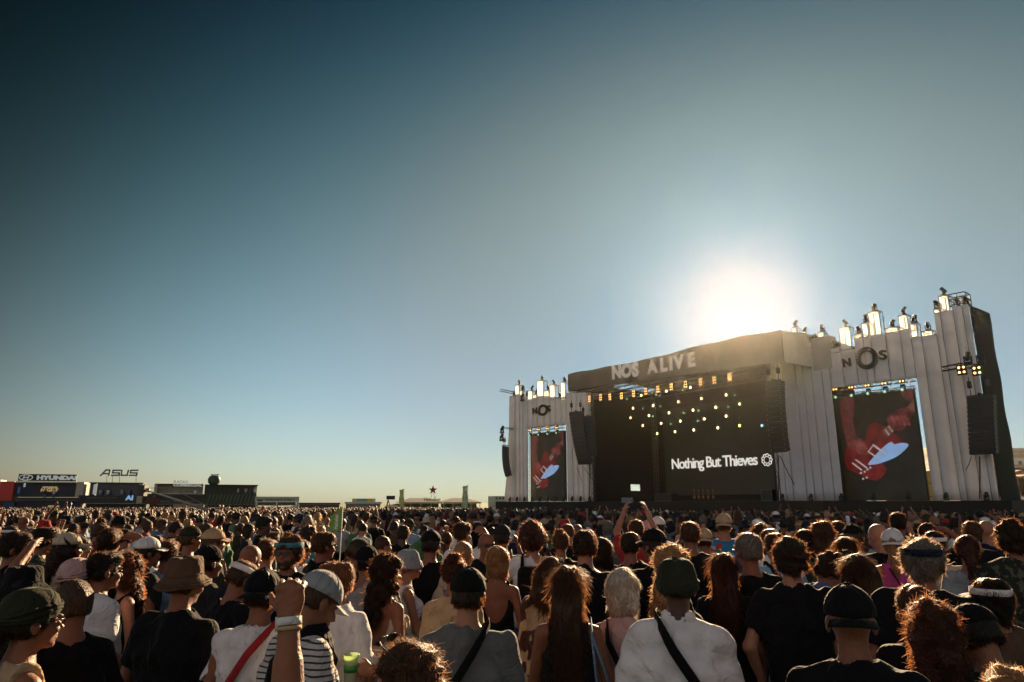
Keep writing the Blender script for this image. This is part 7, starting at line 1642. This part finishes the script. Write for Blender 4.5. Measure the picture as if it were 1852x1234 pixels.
# ---------------- the mass of the crowd beyond
def mass():
    rs = np.random.RandomState(3); pal_names = []
    mats = [SKIN['fair'], SKIN['tan'], SKIN['brown'], HAIR['black'], HAIR['dark brown'], HAIR['brown'], HAIR['blond'], HAIR['auburn'], CL['black'], CL['charcoal'], CL['white'], CL['navy'], CL['grey'], CL['red'], CL['light blue'], CL['beige'], CL['olive'], CL['green'], CL['yellow'], CL['pale grey']]
    skins = [0, 1, 1, 1, 2]; hairs = [3, 3, 4, 4, 5, 6, 3]; tops = [8, 8, 8, 8, 8, 8, 8, 9, 9, 10, 10, 11, 12, 12, 13, 14, 15, 16, 17, 19]; hats = [8, 10, 15, 16, 10, 13]
    # tier 1 : coarse field bodies
    T1 = []
    for i, (sex, arms, style) in enumerate((('m', ('down', 'down'), 'short'), ('f', ('down', 'down'), 'long'), ('m', ('crossed', 'crossed'), 'curly'), ('f', ('down', 'cup'), 'bob'), ('m', ('down', 'shade'), 'short'), ('m', ('phone_high', 'phone_high'), 'short'), ('f', ('down', 'wave'), 'bun'), ('m', ('down', 'down'), 'hat'))):
        P = Person(sex, arms, (rs.uniform(-20, 20), 5, 0), rs.uniform(.95, 1.12), .034, i); V_ = []; Q_ = []; M_ = []; o = 0
        def add(me, role):
            nonlocal o
            if me is None: return
            n = len(me.vertices); v = np.zeros(n * 3, np.float32); me.vertices.foreach_get('co', v); v = v.reshape(-1, 3)
            q = np.zeros(len(me.polygons) * 4, np.int32); me.polygons.foreach_get('vertices', q); q = q.reshape(-1, 4)
            keep = (v[q][:, :, 2].min(1) > .95); q = q[keep]; u, inv = np.unique(q, return_inverse=True)
            V_.append(v[u]); Q_.append(inv.reshape(-1, 4) + o); M_.append(np.full(len(q), role)); o += len(u); bpy.data.meshes.remove(me)
        P.h = .046; lo, hi = P.bounds(-.01, None); F = Field((lo[0], lo[1], .9), (hi[0], hi[1], max(hi[2], P.HO[2] + .17)), .046); P.torso(F, -.012)
        for k in (0, 1): F.op(cone(P.sh[k], P.el[k], .05, .04), .02).op(cone(P.el[k], P.wr[k], .042, .03), .02).op(ell(P.wr[k] + P.hd[k] / np.linalg.norm(P.hd[k]) * .07, (.04, .04, .06)), .02)
        P.head(F); V, Q = F.polys(); add(np_mesh('x', V, Q), 0); add(P.shirt('tee' if sex == 'm' else 'tank'), 2)
        P.h = .034; add(P.hair('short' if style == 'hat' else style, style == 'hat', 40, .006), 1)
        if style == 'hat':
            me = WEAR['cap']; n = len(me.vertices); v = np.zeros(n * 3, np.float32); me.vertices.foreach_get('co', v); v = (v.reshape(-1, 3) * HS) @ P.HM.T + P.HO
            q = [tuple(p.vertices) for p in me.polygons if len(p.vertices) == 4]; V_.append(v); Q_.append(np.array(q) + o); M_.append(np.full(len(q), 3)); o += n
        T1.append((np.concatenate(V_), np.concatenate(Q_), np.concatenate(M_)))
    print('mass tier1 quads', [len(t[1]) for t in T1])
    # tier 2 : lofted busts
    def loft(rings, n):
        vs = []; 
        for (cx, cy, z, rx, ry) in rings:
            for k in range(n): a = 2 * math.pi * k / n; vs.append((cx + rx * math.cos(a), cy + ry * math.sin(a), z))
        return np.array(vs, np.float32), np.array([(i * n + k, i * n + (k + 1) % n, (i + 1) * n + (k + 1) % n, (i + 1) * n + k) for i in range(len(rings) - 1) for k in range(n)])
    T2 = []
    for i in range(6):
        V_ = []; Q_ = []; M_ = []; o = 0
        def put(r, n, role):
            nonlocal o
            v, q = loft(r, n); V_.append(v); Q_.append(q + o); M_.append(np.full(len(q), role)); o += len(v)
        sw = .23 if i % 2 == 0 else .195
        put([(0, 0, .95, .19, .13), (0, 0, 1.25, .2, .13), (0, 0, 1.38, sw, .12), (0, -.01, 1.45, sw * .6, .09), (0, -.01, 1.49, .06, .06)], 8, 2)
        put([(0, 0, 1.46, .055, .055), (0, .01, 1.53, .06, .07), (0, .02, 1.58, .078, .10), (0, .01, 1.66, .08, .1)], 7, 0)
        long_ = i in (1, 5)
        put([(0, -.05, 1.36 if long_ else 1.56, .07 if long_ else .06, .05), (0, -.035, 1.52 if long_ else 1.60, .09, .08), (0, -.015, 1.67, .093, .112), (0, -.015, 1.73, .075, .09), (0, -.015, 1.765, .02, .03)], 8, 3 if i == 3 else 1)
        if i == 4: put([(.2, 0, 1.38, .05, .05), (.33, .12, 1.52, .045, .045), (.16, .2, 1.74, .035, .035), (.12, .2, 1.84, .03, .02)], 5, 0)
        if i == 2: put([(.19, 0, 1.38, .05, .05), (.27, .1, 1.25, .04, .04), (.2, .25, 1.4, .035, .035)], 5, 0)
        T2.append((np.concatenate(V_), np.concatenate(Q_), np.concatenate(M_)))
    near = [(h[3], h[4]) for h in HEROES] + [(f[0], f[1]) for f in FILL]; nA = np.array(near)
    VV = []; QQ = []; MM = []; off = 0; c1 = c2 = 0
    y = 9.0
    rows = []
    while y < 118:
        step = .74 if y < 30 else .85 if y < 60 else 1.05
        half = y * .95 + 5 if y < 45 else y * .8 + 3; xs = np.arange(-half, half, step * 1.02) + rs.uniform(0, step)
        for x in xs: rows.append((x + rs.uniform(-.2, .2) * step, y + rs.uniform(-.3, .3) * step, step))
        y += step
    for x, y, step in rows:
        p = Vector((x, y)); s = (p - ST.A).dot(ST.u); t = (p - ST.A).dot(ST.n)
        if t < 6.5 and s > -14: continue
        if (p - PR.A).dot(PR.n) < 2.5: continue
        if (p - PL.A).dot(PL.n) < 3 and x > -4: continue
        if y > 104 + .1 * (x + 80) or x < -110: continue
        if rs.rand() < (.06 if y < 30 else .12 if y < 60 else .2): continue
        if y < 22:
            if np.min((nA[:, 0] - x) ** 2 + (nA[:, 1] - y) ** 2) < .42: continue
            if y < 15.5: continue
            px, top = to_px((x, y, 1.75)); 
            if any(h[2] > y and abs(px - h[0]) < .3 * FPX / y + 10 for h in HEROES): continue
        if abs(x - at_d(690, 925, 48).x) < 1.2 and abs(y - 48) < 1.3: continue
        tier1 = y < 25
        if tier1: T = T1[rs.randint(len(T1))] if rs.rand() > .2 else T1[rs.choice([0, 1, 7])]; c1 += 1
        else: T = T2[rs.randint(6)]; c2 += 1
        V, Q, M_ = T; H = np.clip(rs.normal(1.70, .08), 1.5, 1.9) / 1.75
        yaw = math.radians(rs.normal(60 if x / y < -.3 else 15, 28)); c, s_ = math.cos(-yaw), math.sin(-yaw)
        W = V * H; W = np.stack([W[:, 0] * c - W[:, 1] * s_ + x, W[:, 0] * s_ + W[:, 1] * c + y, W[:, 2] + ground_z(x, y)], 1)
        pal = np.array([skins[rs.randint(5)], hairs[rs.randint(7)], tops[rs.randint(len(tops))], hats[rs.randint(6)]])
        VV.append(W.astype(np.float32)); QQ.append(Q + off); MM.append(pal[M_]); off += len(W)
    me = np_mesh('crowd', np.concatenate(VV), np.concatenate(QQ), True, np.concatenate(MM))
    for m in mats: me.materials.append(m)
    o = bpy.data.objects.new('crowd', me); COL.objects.link(o); tag(o, kind='stuff')
    print('mass people', c1, c2, 'tris', 2 * len(me.polygons))
mass()
# ================================================================== HAZE
def build_haze(x0, x1, y0, y1, z0, z1, dens, aniso):
    m = bpy.data.materials.new('haze'); m.use_nodes = True; nt = m.node_tree; nt.nodes.clear()
    o = nt.nodes.new('ShaderNodeOutputMaterial'); v = nt.nodes.new('ShaderNodeVolumePrincipled')
    v.inputs['Color'].default_value = (0.92, 0.92, 0.90, 1); v.inputs['Density'].default_value = dens; v.inputs['Anisotropy'].default_value = aniso
    nt.links.new(v.outputs[0], o.inputs['Volume'])
    ob = MB().box(x0, x1, y0, y1, z0, z1).build('haze', [m]); tag(ob, kind='stuff')
HAZE=dict(dens=0.00007, aniso=0.9)
build_haze(-300, 300, -60, 520, -2.5, 25, **HAZE)
